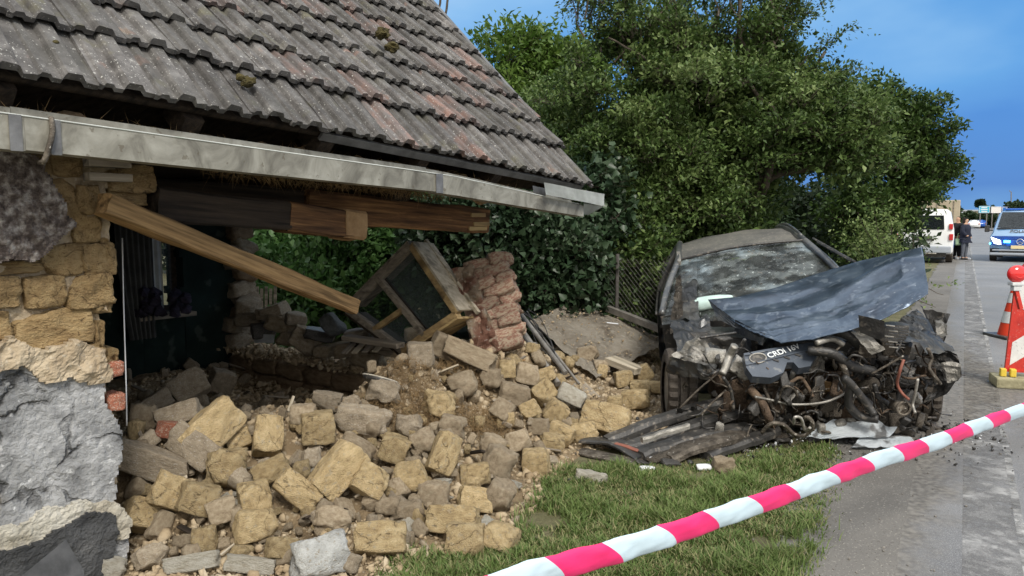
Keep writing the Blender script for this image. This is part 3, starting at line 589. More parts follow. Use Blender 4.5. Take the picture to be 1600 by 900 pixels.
# curtains: hanging pleated sheets inside the window
def curtain(name, d0, d1, zt, zb, off, mat, pleat, amp):
    V, Fc = [], []; n_ = 48
    for i in range(n_+1):
        for j in range(9):
            u = i/n_; v = j/8; d_ = d0+(d1-d0)*u*(1-.25*v*v); V.append(bp(d_, off+amp*math.sin(u*pleat)*(.6+.4*v), zt+(zb-zt)*v))
    for i in range(n_):
        for j in range(8): Fc.append((i*9+j,(i+1)*9+j,(i+1)*9+j+1,i*9+j+1))
    return setp(lk(name, npmesh(name, V, Fc, smooth=True), mat), house)
c0 = bt(228,400)[0]; c1 = bt(168,400)[0]
tag(curtain('curtain', c0, c1, 1.62, .55, -.12, 'curtain', 42, .035), 'dark grey pleated curtain')
n0 = bt(250,400)[0]; n1 = bt(226,400)[0]
tag(curtain('curtain', n0, n1, 1.45, .76, -.03, 'netcurtain', 16, .015), 'pale net curtain')
setp(mbox('window_sill', bp(w0-.05,-.02,z0-.02), bp(w1+.1,-.02,z0-.02), .22, .04, 'greywood'), house)
# --- roof
PHI = math.radians(44); WV = N*math.cos(PHI) + Z*math.sin(PHI); WN = D.cross(WV).normalized(); WN = WN if WN.z > 0 else -WN
def eave(t): return 2.113 - .042*t - .0048*t*t
def RP(t, L, h=0):
    sag = -.03*math.sin(min(1,max(0,L/3.6))*math.pi)*math.sin(max(0,min(1,t/4.2))*math.pi)
    return E0 + D*t + N*.04 + Z*(eave(t)) + WV*L + WN*(h+sag)
TW, T_END = .224, 4.19
def tilemesh(seed, L):
    rnd = random.Random(seed); w = TW*1.02
    prof = [(0,.004),(.016,.004),(.024,.016),(.052,.016),(.062,.003),(.094,.003),(.100,.024),(.108,.033),(.158,.033),(.166,.026),(.180,.005),(.21,.004),(w,.004)]
    bm = bmesh.new(); ny = 5; rows = []
    for j in range(ny+1):
        y = L*j/ny; top = [bm.verts.new((x, y, z + rnd.uniform(-1,1)*.0015 + (rnd.uniform(-.004,.001) if j == 0 else 0))) for x, z in prof]; 
        if j == 0:
            for v in top: v.co.y += rnd.uniform(0,.007)
        rows.append(top)
    for a, b in zip(rows, rows[1:]):
        for i in range(len(prof)-1): bm.faces.new((a[i],a[i+1],b[i+1],b[i]))
    lo = [bm.verts.new((x, .006+rnd.uniform(-.003,.003), z-(.030 if .1<x<.17 else .024)+rnd.uniform(-.002,.002))) for x, z in prof]; lo2 = [bm.verts.new((x, L, z-.022)) for x, z in prof]
    for i in range(len(prof)-1):
        bm.faces.new((rows[0][i],lo[i],lo[i+1],rows[0][i+1])); bm.faces.new((lo[i],lo2[i],lo2[i+1],lo[i+1]))
    for k in (0,-1): bm.faces.new((rows[0][k],rows[-1][k],lo2[k],lo[k]) if k else (rows[0][k],lo[k],lo2[k],rows[-1][k]))
    return frombm('roof_tile', bm)
tv = [tilemesh(i, .40) for i in range(7)]; tf = [tilemesh(20+i, .50) for i in range(5)]
for me in tv+tf: pass
rt_ = random.Random(3)
tvr = [m_.copy() for m_ in tv]; tfr = [m_.copy() for m_ in tf]
for m_ in tv+tf: m_.materials.append(M['tile'])
for m_ in tvr+tfr: m_.materials.append(M['tile_red'])
def course_L(k, t):                                       # slope distance of the lip of course k at t
    if k == 0: return 0
    f = .335 + .085*max(0, min(1, (t-.3)/3.9)); e_ = .295+.012*max(0,min(1,t/4))
    return f + (k-1)*e_
for k in range(0, 13):
    off = 0
    for i in range(0, 27):
        t = T_END - TW*(i+1) + rt_.uniform(-.004,.004)
        if t < -1.9: break
        Lk = course_L(k, t+.1) + rt_.uniform(-.008,.008); P0 = RP(t, Lk, 0); P1 = RP(t, course_L(k+1, t+.1)); 
        # leave out tiles far outside the frame
        q = P0-CP; f_ = q.dot(FW)
        px = 800+F*q.x/f_; py = 450-F*q.dot(UP)/f_
        if px < -420 or py < -330: continue
        Pr = RP(t+TW, Lk, 0); xx = (Pr-P0).normalized(); yy = (RP(t, Lk+.3)-P0).normalized(); zz = xx.cross(yy).normalized(); yy = zz.cross(xx)
        tilt = (.135 if k else .035) + rt_.uniform(-.018,.018)
        red = (rt_.random() < (.15 if t > 1.2 else .05))
        src = rt_.choice((tfr if red else tf) if k == 0 else (tvr if red else tv))
        o = bpy.data.objects.new('roof_tile', src); C.objects.link(o)
        mtx = Matrix.Translation(P0 + zz*(.055 if k else .02) + zz*rt_.uniform(-.003,.004)) @ Matrix((xx,yy,zz)).transposed().to_4x4() @ Matrix.Rotation(rt_.uniform(-.022,.022),4,'Z') @ Matrix.Rotation(-tilt,4,'X') @ Matrix.Rotation(rt_.uniform(-.02,.02),4,'Y')
        if k: mtx = mtx @ Matrix.Translation((0,0,.0))
        o.parent = house; o.matrix_parent_inverse = house.matrix_basis.inverted(); o.matrix_basis = mtx
# roof deck under the tiles, verge board, rafters, back slope
V, Fc = [], []
for i in range(13):
    for j in range(9): V.append(RP(-1.8+i*(T_END-.05+1.8)/12, .05+j*.48, -.035))
n1_ = len(V)
for i in range(13):
    for j in range(9): V.append(RP(-1.8+i*(T_END-.05+1.8)/12, .05+j*.48, -.065))
for i in range(12):
    for j in range(8):
        a = i*9+j; Fc += [(a,a+9,a+10,a+1), (n1_+a,n1_+a+1,n1_+a+10,n1_+a+9)]
for i in range(12): a = i*9; Fc += [(a,n1_+a,n1_+a+9,a+9),(a+8,a+17,n1_+a+17,n1_+a+8)]
for j in range(8): a = 12*9+j; Fc += [(a,n1_+a,n1_+a+1,a+1)]; Fc += [(j,j+1,n1_+j+1,n1_+j)]
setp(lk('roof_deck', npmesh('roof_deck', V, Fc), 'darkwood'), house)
setp(mbox('verge_board', RP(T_END+.015,.20,-.10), RP(T_END+.015,4.1,-.03), .03, .16, 'greywood', up=WN), house)
setp(mbox('verge_capping', RP(T_END+.03,.95,.03), RP(T_END+.03,4.1,.065), .05, .03, 'zincdark', up=WN), house)
setp(mbox('broken_verge_tile', RP(T_END-.02,1.04,.04), RP(T_END+.01,.80,.05), .07, .03, 'tile_red', up=WN), house)
for i in range(8):
    t = -1.4+i*.74; 
    bm = bmesh.new(); boxab(bm, RP(t,.02,-.13), RP(t,4.0,-.13), .09, .11, up=WN); setp(lk('rafter', frombm('rafter', bm), 'darkwood'), house)
apex = RP(0,3.84,-.03); 
bm = bmesh.new(); q = [RP(-1.8,3.84,-.04), RP(T_END-.05,3.84,-.04)]; q2 = [p_ + N*2.6 - Z*2.3 for p_ in q]
bm.faces.new([bm.verts.new(v) for v in (q[0],q[1],q2[1],q2[0])]); bmesh.ops.solidify(bm, geom=bm.faces[:], thickness=.04); setp(lk('rear_roof_slope', frombm('rear_roof_slope', bm), 'darkwood'), house)
# attic floor (keeps the room dark)
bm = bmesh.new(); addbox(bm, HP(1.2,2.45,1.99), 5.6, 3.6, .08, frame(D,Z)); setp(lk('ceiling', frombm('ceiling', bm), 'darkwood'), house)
# under-eave board and straw
V0 = [RP(-1.8,.10,-.07), RP(4.1,.10,-.07)]
bm = bmesh.new(); bm.faces.new([bm.verts.new(v) for v in (RP(-1.7,.20,-.05), RP(3.95,.20,-.05), RP(3.95,.20,-.26)+N*.03, RP(-1.7,.20,-.28)+N*.05)]); bmesh.ops.solidify(bm, geom=bm.faces[:], thickness=.02)
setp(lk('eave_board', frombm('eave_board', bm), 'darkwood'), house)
setp(mbox('fascia_strip', RP(1.5,.03,-.045), RP(4.1,.03,-.045), .02, .05, 'zincdark', up=WN), house)
# --- gutter: box profile
def gz(t): return [1.967-.0445*t, 1.0][0] if t < 2.4 else 1.860-.098*(t-2.4)+.0*(t-2.4)**2
def gh(t): return .122 - .006*t - (.010*(t-2.6) if t > 2.6 else 0)
def gutter_piece(name, t0, t1, mat, dz=0, ds=0, n=10):
    bm = bmesh.new(); rows = []
    for i in range(n+1):
        t = t0+(t1-t0)*i/n; zt = gz(t)+dz; h = gh(t)
        prof = [(.020,zt+.004),(.0,zt),(.0,zt-h),(.10,zt-h+.0),(.115,zt-.0),(.120,zt+.042),(.114,zt+.042),(.108,zt-.004),(.094,zt-h+.006),(.006,zt-h+.006),(.006,zt-.006),(.020,zt-.002)]
        w = noise.noise(Vector((t*2,0,5)))*.004
        rows.append([bm.verts.new(HP(t, s+ds+w, z)) for s, z in prof])
    m_ = len(rows[0])
    for a, b in zip(rows, rows[1:]):
        for k in range(m_): bm.faces.new((a[k],a[(k+1)%m_],b[(k+1)%m_],b[k]))
    bm.faces.new(rows[0]); bm.faces.new(rows[-1][::-1])
    return setp(lk(name, frombm(name, bm), mat), house)
tj1 = onwall(38,200,0)[0]; tj2 = onwall(688,292,0)[0]
gutter_piece('gutter', -1.7, tj1, 'zinc'); gutter_piece('gutter', tj1+.001, tj2, 'zinc', .004); gutter_piece('gutter', tj2+.001, onwall(912,330,0)[0], 'zinc', -.003)
for tt, wd in ((tj1-.03,.02),(tj1+.10,.018),(tj2-.012,.03)):
    bm = bmesh.new(); zt = gz(tt); hh = gh(tt); boxab(bm, HP(tt-wd,-.005,zt-hh/2), HP(tt+wd,-.005,zt-hh/2), .004, hh+.006, up=Z); setp(lk('gutter_joint', frombm('gutter_joint', bm), 'zincdark'), house)
tt = onwall(72,215,0)[0]; zt = gz(tt); mtube('gutter_hook', [HP(tt+.02,.0,zt+.01), HP(tt+.015,-.02,zt-.04), HP(tt,-.02,zt-.10), HP(tt-.012,.0,zt-.15), HP(tt-.01,.05,zt-.15)], .010, 'grime', house, 6)
# broad pale flap at the right end
def wpt(px, py, s): t_, z_ = onwall(px, py, s); return HP(t_, s, z_)
sheet('gutter_end_flap', [wpt(850,285,-.03), wpt(945,303,-.03), wpt(944,322,-.05), wpt(853,304,-.05)], 8, 3, 'zincpale', house, .008, 4, .004, 1)
sheet('gutter_end_plate', [wpt(912,318,-.02), wpt(944,322,-.05), wpt(920,336,.03), wpt(912,335,.03)], 3, 3, 'zincpale', house, .004, 4, .004, 2)
sheet('gutter_flashing', [wpt(832,290,.04), wpt(851,294,.04), wpt(853,308,.02), wpt(834,306,.02)], 3, 2, 'zincdark', house, .004, 4, .004, 3)
mtube('gutter_edge_wire', [HP(t_,.0,gz(t_)+.003) for t_ in np.linspace(-1.6, onwall(905,320,0)[0], 16)], .0035, 'zincpale', house, 5, 1)
# --- beams
def bmpt(px, py, s): return wpt(px, py, s)
def beam(name, a, b, w, h, mat, endmat='beamend', root=house):
    return roughbeam(name, a, b, w, h, mat, root, .012)
B0 = bmpt(150,300,WS+.22); B1 = bmpt(543,352,WS+.10)
beam('wall_plate_beam', bmpt(233,318,WS+.10), bmpt(444,338,WS+.10), .16, .155, 'darkwood')
beam('wall_plate_beam', bmpt(440,338,WS+.10), bmpt(546,351,WS+.10), .165, .165, 'beam')
beam('sawn_beam_end', bmpt(526,349,WS+.10), bmpt(558,353,WS+.10), .172, .174, 'beamend')
beam('purlin_beam', bmpt(470,322,WS+.30), bmpt(752,345,WS+.26), .16, .19, 'beam')
for k, (x, y) in enumerate([(748,336),(752,350),(745,357)]):
    c_ = bmpt(x, y, WS+.20); mbox('splintered_end', c_-D*.12, c_+D*(.05+.02*k), .06, .03, 'yellowwood', house)
beam('wall_plate_beam', bmpt(222,290,WS+.3), bmpt(640,322,WS+.35), .12, .09, 'darkwood')
beam('cross_tie_beam', HP(2.5,.5,1.80), HP(2.5,3.6,1.86), .15, .17, 'darkwood')
beam('cross_tie_beam', HP(.6,.5,1.88), HP(.6,3.6,1.9), .15, .17, 'darkwood')
beam('rear_plate_beam', A_+Z*1.72-D*3, A_+Z*1.62+D*.2, .16, .16, 'darkwood')
# straw poking out under the eave
def straws(name, n_, f, ln, root=None, rad=.0016, mat='straw', down=.8, sd=1):
    rg = random.Random(sd); O, T = [], []
    for i in range(n_):
        p_ = f(rg); d_ = Vector((rg.gauss(0,1), rg.gauss(0,1), rg.gauss(-down,1))).normalized()*ln*rg.uniform(.4,1.3); O.append(p_); T.append(p_+d_)
    o = twigobj(name, [tuple(v) for v in O], [tuple(v) for v in T], rad, mat, root); return o
def under(rg):
    t = rg.uniform(-1.0, 3.3); s = rg.uniform(.14,.42); return HP(t, s, min(eave(t)-.03, gz(t)+.06) - rg.uniform(0, .17 if 1.0<t<2.6 else .08))
o = straws('eave_straw', 9000, under, .07, house); o['kind'] = 'stuff'
bm = bmesh.new(); 
for i in range(34):
    t = -1.2+i*.13; bmesh.ops.create_icosphere(bm, subdivisions=2, radius=.075, matrix=Matrix.Translation(HP(t, .30, gz(t)+.0)) @ Matrix.Diagonal((1.3,1,1.0,1)))
for v in bm.verts: v.co += n3(v.co, 9)*.045
setp(lk('clay_and_straw_packing', frombm('clay_and_straw_packing', bm), 'clay_dark'), house)
# moss tufts on the tiles
def mossclump(px, py, r, sd):
    # find the roof point under the pixel
    rr = ray(px, py); P0 = RP(1,0,.06); nn = WN; k = (P0-CP).dot(nn)/rr.dot(nn); c_ = CP+rr*k
    bm = bmesh.new(); bmesh.ops.create_icosphere(bm, subdivisions=3, radius=r)
    for v in bm.verts: v.co = v.co*(1+.5*noise.noise(v.co*30+Vector((sd,0,0)))) + n3(v.co, 60, sd)*r*.35; v.co.z *= .75
    bmesh.ops.translate(bm, verts=bm.verts, vec=c_); o = setp(lk('moss_tuft', frombm('moss_tuft', bm), 'moss'), house); return o
mossclump(388,128,.035,1); mossclump(598,52,.05,3); mossclump(612,74,.045,4); mossclump(86,66,.012,5); mossclump(376,120,.022,6)

# ================================================================== RUBBLE HEAP
HC = [(-1.78,3.42,.05),(-1.6,3.0,-.02),(-1.1,3.0,-.02),(-.5,3.2,-.02),(0,3.85,-.02),(.22,4.5,-.02),(.5,5.05,-.02),(1.1,5.6,-.02),(1.25,6.3,0),
      (-2.0,4.05,.42),(-1.35,4.45,.45),(-.8,5.1,.60),(-.3,5.7,.68),(0,6.15,.58),(.3,6.5,.35),(.6,6.15,.12),(.9,6.7,.08),
      (-1.62,3.62,.24),(-1.25,3.7,.24),(-.8,3.8,.2),(-.35,4.3,.28),(0,4.9,.28),(.3,5.5,.20),(-1.1,3.4,.08),(-.6,3.5,.08),
      (-2.5,5.2,.22),(-1.7,5.6,.12),(-1.3,6.0,.08),(-3.2,5.2,.30),(-3.0,6.4,.25),(-2.2,6.6,.05),(-.75,6.4,.42),(-1.35,5.2,.28),(-1.05,5.7,.16),(-1.2,6.1,.10),(-.2,7.0,.45),(.6,7.5,.22),(1.5,8,.15),(0,9,.1),(-1,9,.0),(-2,9,-.05),(-4,8,-.05),(2,9.5,0),(2.2,7,0),(1.9,5.5,-.03),(1,4.5,-.03),(0,2.8,-.03),(-3,2.5,-.03)]
HA = np.array(HC)
EDGE = np.array([(onz(*q).x, onz(*q).y) for q in [(40,915),(450,912),(600,893),(660,866),(760,850),(822,800),(868,742),(905,708),(1000,692),(1050,660),(1052,620),(1050,575),(1075,535)]])
EA, EB = EDGE[:-1], EDGE[1:]
def edgefac(x, y):                                       # 0 in front of the heap's outline, 1 well behind it
    p_ = np.array([x, y]); ab = EB-EA; t = np.clip(((p_-EA)*ab).sum(1)/(ab**2).sum(1), 0, 1); q = EA+ab*t[:,None]; dd = np.hypot(*(p_-q).T); k = int(dd.argmin())
    side = ab[k,0]*(p_[1]-EA[k,1]) - ab[k,1]*(p_[0]-EA[k,0]); d_ = dd[k]*(1 if side > 0 else -1)
    return min(1, max(-.15, (d_+.03)/.40)), d_
def heap(x, y):
    d2 = (HA[:,0]-x)**2 + (HA[:,1]-y)**2 + .012; w = 1/d2**1.7; f, d_ = edgefac(x, y); h = float((w*HA[:,2]).sum()/w.sum())
    return max(h, .03)*f if f > 0 else -.03
def hray(px, py, extra=0.0):
    r = ray(px, py); r = r/r.y; Y = 2.6
    while Y < 12:
        P = CP + r*Y
        if P.z <= heap(P.x, P.y)+extra: return P
        Y += .02
    return CP + r*8
xs = np.arange(-3.9, 2.3, .028); ys = np.arange(2.7, 9.2, .028)
X, Y_ = np.meshgrid(xs, ys, indexing='ij'); w = 0; num = 0
for hx, hy, hz in HC:
    q = 1/(((hx-X)**2+(hy-Y_)**2+.012)**1.7); w = w+q; num = num+q*hz
H = num/w
EF = np.array([[edgefac(x, y)[0] for y in ys] for x in xs]); H = np.where(EF > 0, np.maximum(H,.03)*EF, -.03)
Hn = np.array([[noise.noise(Vector((x*6,y*6,0)))*.035 + noise.noise(Vector((x*17,y*17,3)))*.022 + abs(noise.noise(Vector((x*34,y*34,7))))*.018 for y in ys] for x in xs])
Hh = H + Hn*np.clip(H*14+.2, 0, 1)
Hh = Hh - .04*np.clip(H*6, 0, 1)
V = np.stack([X, Y_, Hh], -1).reshape(-1,3); nxx, nyy = X.shape
idx = np.arange(nxx*nyy).reshape(nxx, nyy); Q = np.stack([idx[:-1,:-1], idx[1:,:-1], idx[1:,1:], idx[:-1,1:]], -1)
keep = (H[:-1,:-1] > 0.0) & (X[:-1,:-1] < 1.9); Q = Q[keep]
tag(lk('rubble_mound', npmesh('rubble_mound', V, Q), 'soil'), 'sloping mound of clay dust and soil under the broken blocks', 'rubble', kind='stuff')
# crumbs: thousands of small fragments, one mesh
def crumbs(name, n_, samp, smin, smax, mat, label, seed=1, flat_=1.0):
    rg = np.random.default_rng(seed); ico = np.array([(0,0,1),(.9,0,.45),(.28,.85,.45),(-.72,.53,.45),(-.72,-.53,.45),(.28,-.85,.45),(.72,.53,-.45),(-.28,.85,-.45),(-.9,0,-.45),(-.28,-.85,-.45),(.72,-.53,-.45),(0,0,-1)])
    fc = np.array([(0,1,2),(0,2,3),(0,3,4),(0,4,5),(0,5,1),(1,6,2),(2,7,3),(3,8,4),(4,9,5),(5,10,1),(6,7,2),(7,8,3),(8,9,4),(9,10,5),(10,6,1),(11,7,6),(11,8,7),(11,9,8),(11,10,9),(11,6,10)])
    P = samp(rg, n_); n_ = len(P); sz = smin*(smax/smin)**(rg.random(n_)**2.6); dim = rg.uniform(.45,1.1,size=(n_,3))*sz[:,None]; dim[:,2] *= flat_
    V = ico[None]*(1+rg.uniform(-.42,.42,size=(n_,12,1)))*dim[:,None]
    q = rg.normal(size=(n_,4)); q /= np.linalg.norm(q,axis=1,keepdims=True); a,b,c,d = q.T
    Rm = np.stack([1-2*(c*c+d*d),2*(b*c-a*d),2*(b*d+a*c),2*(b*c+a*d),1-2*(b*b+d*d),2*(c*d-a*b),2*(b*d-a*c),2*(c*d+a*b),1-2*(b*b+c*c)],-1).reshape(-1,3,3)
    V = np.einsum('nij,nkj->nki', Rm, V)+P[:,None]; Fc = (np.arange(n_)[:,None,None]*12+fc[None]).reshape(-1,3)
    return tag(lk(name, npmesh(name, V.reshape(-1,3), Fc), mat), label, 'rubble', kind='stuff')
def samp_heap(rg, n_):
    out = []
    while len(out) < n_:
        x = rg.uniform(-3.2, 1.6); y = rg.uniform(3.0, 8.3); h = heap(x,y)
        if h < -.005: continue
        if x < -1.2 and y < 3.35 and (Vector((x,y,0))-E0).dot(N) > WS-.02 and (Vector((x,y,0))-E0).dot(D) < .55: continue
        i = min(nxx-1, max(0, int((x+3.9)/.028))); j = min(nyy-1, max(0, int((y-2.7)/.028))); out.append((x, y, Hh[i,j]+.003))
    return np.array(out)
crumbs('clay_crumbs', 26000, samp_heap, .004, .040, 'crumb', 'loose clay crumbs strewn all over the rubble heap', 2)
crumbs('plaster_flakes', 1500, samp_heap, .008, .06, 'grey_lump', 'small grey mortar flakes scattered over the rubble heap', 3, .5)
def samp_front(rg, n_):
    t = rg.random(n_); x = -1.75+1.3*t+rg.normal(size=n_)*.05; y = 3.2+.05*np.sin(t*9)+rg.normal(size=n_)*.14
    return np.stack([x, y, np.array([max(0, heap(a_,b_)) for a_, b_ in zip(x,y)])+.01], -1)
crumbs('wall_foot_fragments', 1100, samp_front, .008, .05, 'crumb', 'plaster and clay chips piled at the foot of the grey wall', 4, .5)
def samp_car(rg, n_):
    c = onz(1250, 690); x = c.x + rg.normal(size=n_)*.75; y = c.y + .2 + rg.normal(size=n_)*.30; return np.stack([x, y, np.full(n_,.018)], -1)
crumbs('broken_plastic_bits', 1500, samp_car, .006, .035, 'black', 'broken black plastic bits strewn under the wrecked car', 5, .5)
crumbs('broken_glass_bits', 260, samp_car, .005, .02, 'white', 'pale broken glass and trim bits under the wrecked car', 6, .6)

# ---- blocks: one lump mesh per seed, placed where the ray meets the heap
lumps = [lumpmesh('adobe_block', 400+i, cuts=10, sq=.30, amp=.075, chops=1+(i % 4)) for i in range(24)]
rough = [lumpmesh('clay_lump', 500+i, cuts=9, sq=.6, amp=.16, chops=3) for i in range(10)]
small = [lumpmesh('small_lump', 600+i, cuts=4, sq=.45, amp=.13, chops=2) for i in range(14)]
slabs = [lumpmesh('slab', 700+i, cuts=9, sq=.15, amp=.07, chops=2) for i in range(6)]
meshcache = {}
def withmat(me, mat):
    k = (me.name, mat)
    if k not in meshcache:
        m2 = me.copy(); m2.materials.append(M[mat]); meshcache[k] = m2
    return meshcache[k]
rb = random.Random(21)
def block(cx, cy, ln, th, ang, label, mat='adobe', shape='b', name='adobe_block', cat='block', dep=None, group=None, lift=0, yaw=None):
    a0_ = math.radians(ang); vext = .5*(abs(ln*math.sin(a0_))+abs(th*math.cos(a0_))); hit = hray(cx, cy+.80*vext); P = at(cx, cy, hit.y); sc = (P-CP).dot(FW)/F
    L = ln*sc*.90; T = th*sc*.92; Dp = (dep if dep else rb.uniform(.70,1.0)*th)*sc
    vd = (P-CP).normalized(); r_ = RT - vd*RT.dot(vd); r_.normalize(); u_ = r_.cross(vd).normalized()
    a = math.radians(ang); ax = r_*math.cos(a)+u_*math.sin(a); az = -r_*math.sin(a)+u_*math.cos(a); ay = az.cross(ax)
    R = Matrix((ax, ay, az)).transposed()
    y_ = rb.uniform(-.30,.30) if yaw is None else yaw
    R = R @ Matrix.Rotation(y_, 3, 'Z') @ Matrix.Rotation(rb.uniform(-.25,.40), 3, 'X')
    src = {'b': lumps, 'r': rough, 's': slabs}[shape]; me = withmat(src[rb.randrange(len(src))], mat)
    o = bpy.data.objects.new(name, me); C.objects.link(o)
    o.matrix_world = Matrix.Translation(P + vd*Dp*.05) @ R.to_4x4() @ Matrix.Diagonal((L, Dp, T, 1))
    tag(o, label, cat, group or 'broken adobe blocks on the rubble heap'); return o
BL = [
 (329,671,106,64,48,'largest yellow adobe block, tilted up at the top left of the heap'),
 (419,681,64,46,88,'upright yellow block with crumbled top, right of the largest tilted block'),
 (497,668,54,52,5,'square yellow block with a grooved face high in the middle of the heap'),
 (372,687,42,34,20,'small ragged block tucked against the right side of the largest block'),
 (356,730,62,56,5,'rough honeycombed clay block directly below the ragged small block','adobe','r'),
 (425,734,60,38,30,'yellow block lying aslant below the upright block'),
 (528,734,94,54,50,'long clean yellow block leaning diagonally in the middle of the heap'),
 (577,751,56,50,-30,'cube-like yellow block right beside the long leaning block'),
 (466,766,78,44,-36,'long yellow block sloping down to the right below the centre'),
 (265,768,56,58,70,'rounded brown block at the left with a straw lying across it'),
 (311,779,50,62,75,'pointed yellow block right of the rounded brown one'),
 (397,775,52,48,10,'pale dusty block standing just above the cracked block'),
 (346,798,46,40,20,'dull half-buried block between the pointed block and the pale dusty one','adobe_dull'),
 (224,806,50,60,80,'brown block standing against the edge of the grey wall'),
 (399,821,70,52,8,'cracked yellow block low at the front of the heap'),
 (595,843,86,52,2,'broad flat yellow block lying at the front on the crumbs'),
 (441,858,36,48,85,'small upright block beside the grey plaster boulder'),
 (616,700,48,44,-20,'yellow block with a dark pit in its face, centre right of the heap'),
 (642,744,48,46,20,'yellow block just left of the tall leaning one, centre right'),
 (320,843,38,42,10,'crumbly orange clay lump at the front left','adobe','r'),
 (661,690,42,36,30,'rough block above the pitted one, centre right','adobe_dull','r'),
 (488,717,30,32,10,'small grey lump between the grooved block and the long block','grey_lump','r'),
 (694,709,70,44,68,'tall yellow block leaning to the right of the pitted block'),
 (686,632,40,48,80,'upright clay block caught in the straw','adobe','r'),
 (742,741,50,36,5,'yellow block above the dusty front pair'),
 (743,781,58,40,-8,'pale rounded block above the long pair at the grass edge'),
 (679,772,48,42,5,'grey-brown lump left of the pale rounded block','adobe_dull','r'),
 (709,813,88,46,-4,'long pale block at the back of the front group of three'),
 (728,846,66,60,2,'big square yellow block at the very front beside the grass'),
 (783,840,54,50,-20,'brown block to the right of the big square front block'),
 (838,722,44,42,2,'single square block standing at the grass edge'),
 (781,773,44,46,-30,'grey-brown lump between the pale rounded block and the grass','adobe_dull','r'),
 (779,724,50,52,-20,'crumbling earthy lump left of the single square block','adobe_dull','r'),
 (849,613,38,36,42,'diamond-tilted yellow block high on the right of the heap'),
 (802,615,34,48,75,'rounded grey-brown block left of the diamond-tilted one','adobe_dull'),
 (876,678,44,34,-25,'yellow block near the grey plank on the right slope'),
 (864,690,40,26,-10,'flat yellow block below the one near the grey plank'),
 (925,748,54,24,-8,'pale flat stone lying alone on the grass','limeband','r'),
 (947,655,80,50,-12,'large sandy chunk of adobe next to the torn black bumper'),
 (912,677,44,32,10,'yellow lump left of the large sandy chunk','adobe','r'),
 (993,624,44,32,5,'pale-topped block near the tyre of the wreck'),
 (974,592,30,26,10,'small yellow block standing behind the pale-topped block'),
 (1006,583,28,26,30,'small yellow block nearest the fence pipe'),
 (1000,606,34,26,0,'yellow block between the pale-topped block and the tyre'),
 (1029,607,24,34,80,'yellow block touching the front tyre of the wreck'),
 (961,630,26,24,0,'little round yellow block left of the pale-topped block'),
 (940,573,26,22,0,'brown block at the foot of the dusty slab','adobe_dull'),
 (919,554,34,26,10,'cracked clay lump on the edge of the dusty slab','adobe_dull','r'),
 (823,584,40,34,-10,'brownish block at the foot of the poles','adobe_dull'),
 (793,576,28,30,0,'yellow block just below the leaning masonry pier'),
 (853,586,30,24,20,'grey-topped little block right of the poles'),
 (872,596,26,24,0,'small yellow block beside the grey plank'),
 (768,592,34,30,0,'rounded dull block below the leaning pier','adobe_dull','r'),
 (785,641,36,34,-30,'brown block in the middle of the right slope','adobe_dull'),
 (868,644,38,36,-35,'yellow block leaning on the grey plank'),
 (893,618,30,46,65,'pale slab-like block standing in front of the grey plank','limeband'),
 (842,666,36,26,0,'dusty block in the middle of the right slope','adobe_dull'),
 (770,696,42,32,-20,'earth-covered block above the crumbling lump','adobe_dull','r'),
 (734,553,92,32,-24,'long brown flat block sloping below the leaning pier','adobe_dull','s'),
 (694,541,48,38,-25,'brown block at the foot of the window box','adobe_dull'),
 (657,553,44,40,2,'grey square block under the corner of the window box','grey_lump'),
 (650,528,36,32,0,'rough brown lump left of the window box corner','adobe_dull','r'),
 (600,612,52,36,-8,'grey lump below the white-rimmed bowl','grey_lump','r'),
 (568,655,84,44,-5,'broad crumbling plaster lump with straw in the middle of the crest','grey_lump','r'),
 (512,626,48,28,-10,'grey slab fragment on the crest before the dark wall','grey_lump','s'),
 (548,632,34,26,10,'small grey lump beside the slab fragment on the crest','grey_lump','r'),
 (722,600,46,38,20,'straw-covered clay lump below the long plank','adobe_dull','r'),
 (474,648,40,36,0,'dark earthy lump left of the grooved square block','adobe_dull','r'),
 (556,700,60,34,-30,'dusty lump between the long leaning block and the pitted block','adobe_dull','r'),
 (640,665,42,34,0,'greyish lump right of the pitted block','grey_lump','r'),
 (810,690,40,34,20,'yellow-brown block at the middle of the grass-side slope','adobe_dull'),
 (706,668,44,38,-15,'earthy lump under the straw-caught block','adobe_dull','r'),
 (790,655,30,26,0,'small block left of the dusty middle block','adobe'),
 (828,640,32,28,25,'small yellow block below the diamond-tilted one'),
 (606,790,40,30,0,'dusty flat lump above the broad front block','adobe_dull','r'),
 (520,810,56,36,-12,'dull crumbling lump between the cracked block and the broad one','adobe_dull','r'),
 (640,800,44,34,15,'grey-brown lump above right of the broad front block','adobe_dull','r'),
]
for b_ in BL:
    cx, cy, ln, th, an, lab = b_[:6]; mat = b_[6] if len(b_) > 6 else 'adobe'; sh = b_[7] if len(b_) > 7 else 'b'
    block(cx, cy, ln, th, an, lab, mat, sh, name='adobe_block' if mat.startswith('adobe') else 'stone_lump', cat='block' if sh != 'r' else 'lump')
block(500,869,90,66,15,'grey-white plaster boulder at the very front of the heap','white_lump','r','plaster_boulder','boulder')
block(545,880,40,30,-20,'smaller grey boulder right of the plaster boulder','grey_lump','r','plaster_boulder','boulder')
block(300,880,90,28,10,'long pale plaster flake at the bottom left','limeband','s','plaster_slab','slab')
block(392,882,84,26,-6,'flat pale plaster flake left of the plaster boulder','limeband','s','plaster_slab','slab')
block(235,870,50,34,20,'grey plaster lump at the foot of the dark plinth','grey_lump','r','plaster_lump','lump')
block(165,885,60,34,-10,'grey-brown plaster lump at the bottom left corner','limeband','r','plaster_lump','lump')
block(267,672,46,28,-4,'red brick with white mortar in the shadow of the room','brick','b','brick','brick')
block(236,722,120,46,-18,'long grey slab of wall plaster inside the room','grey_lump','s','plaster_slab','slab')
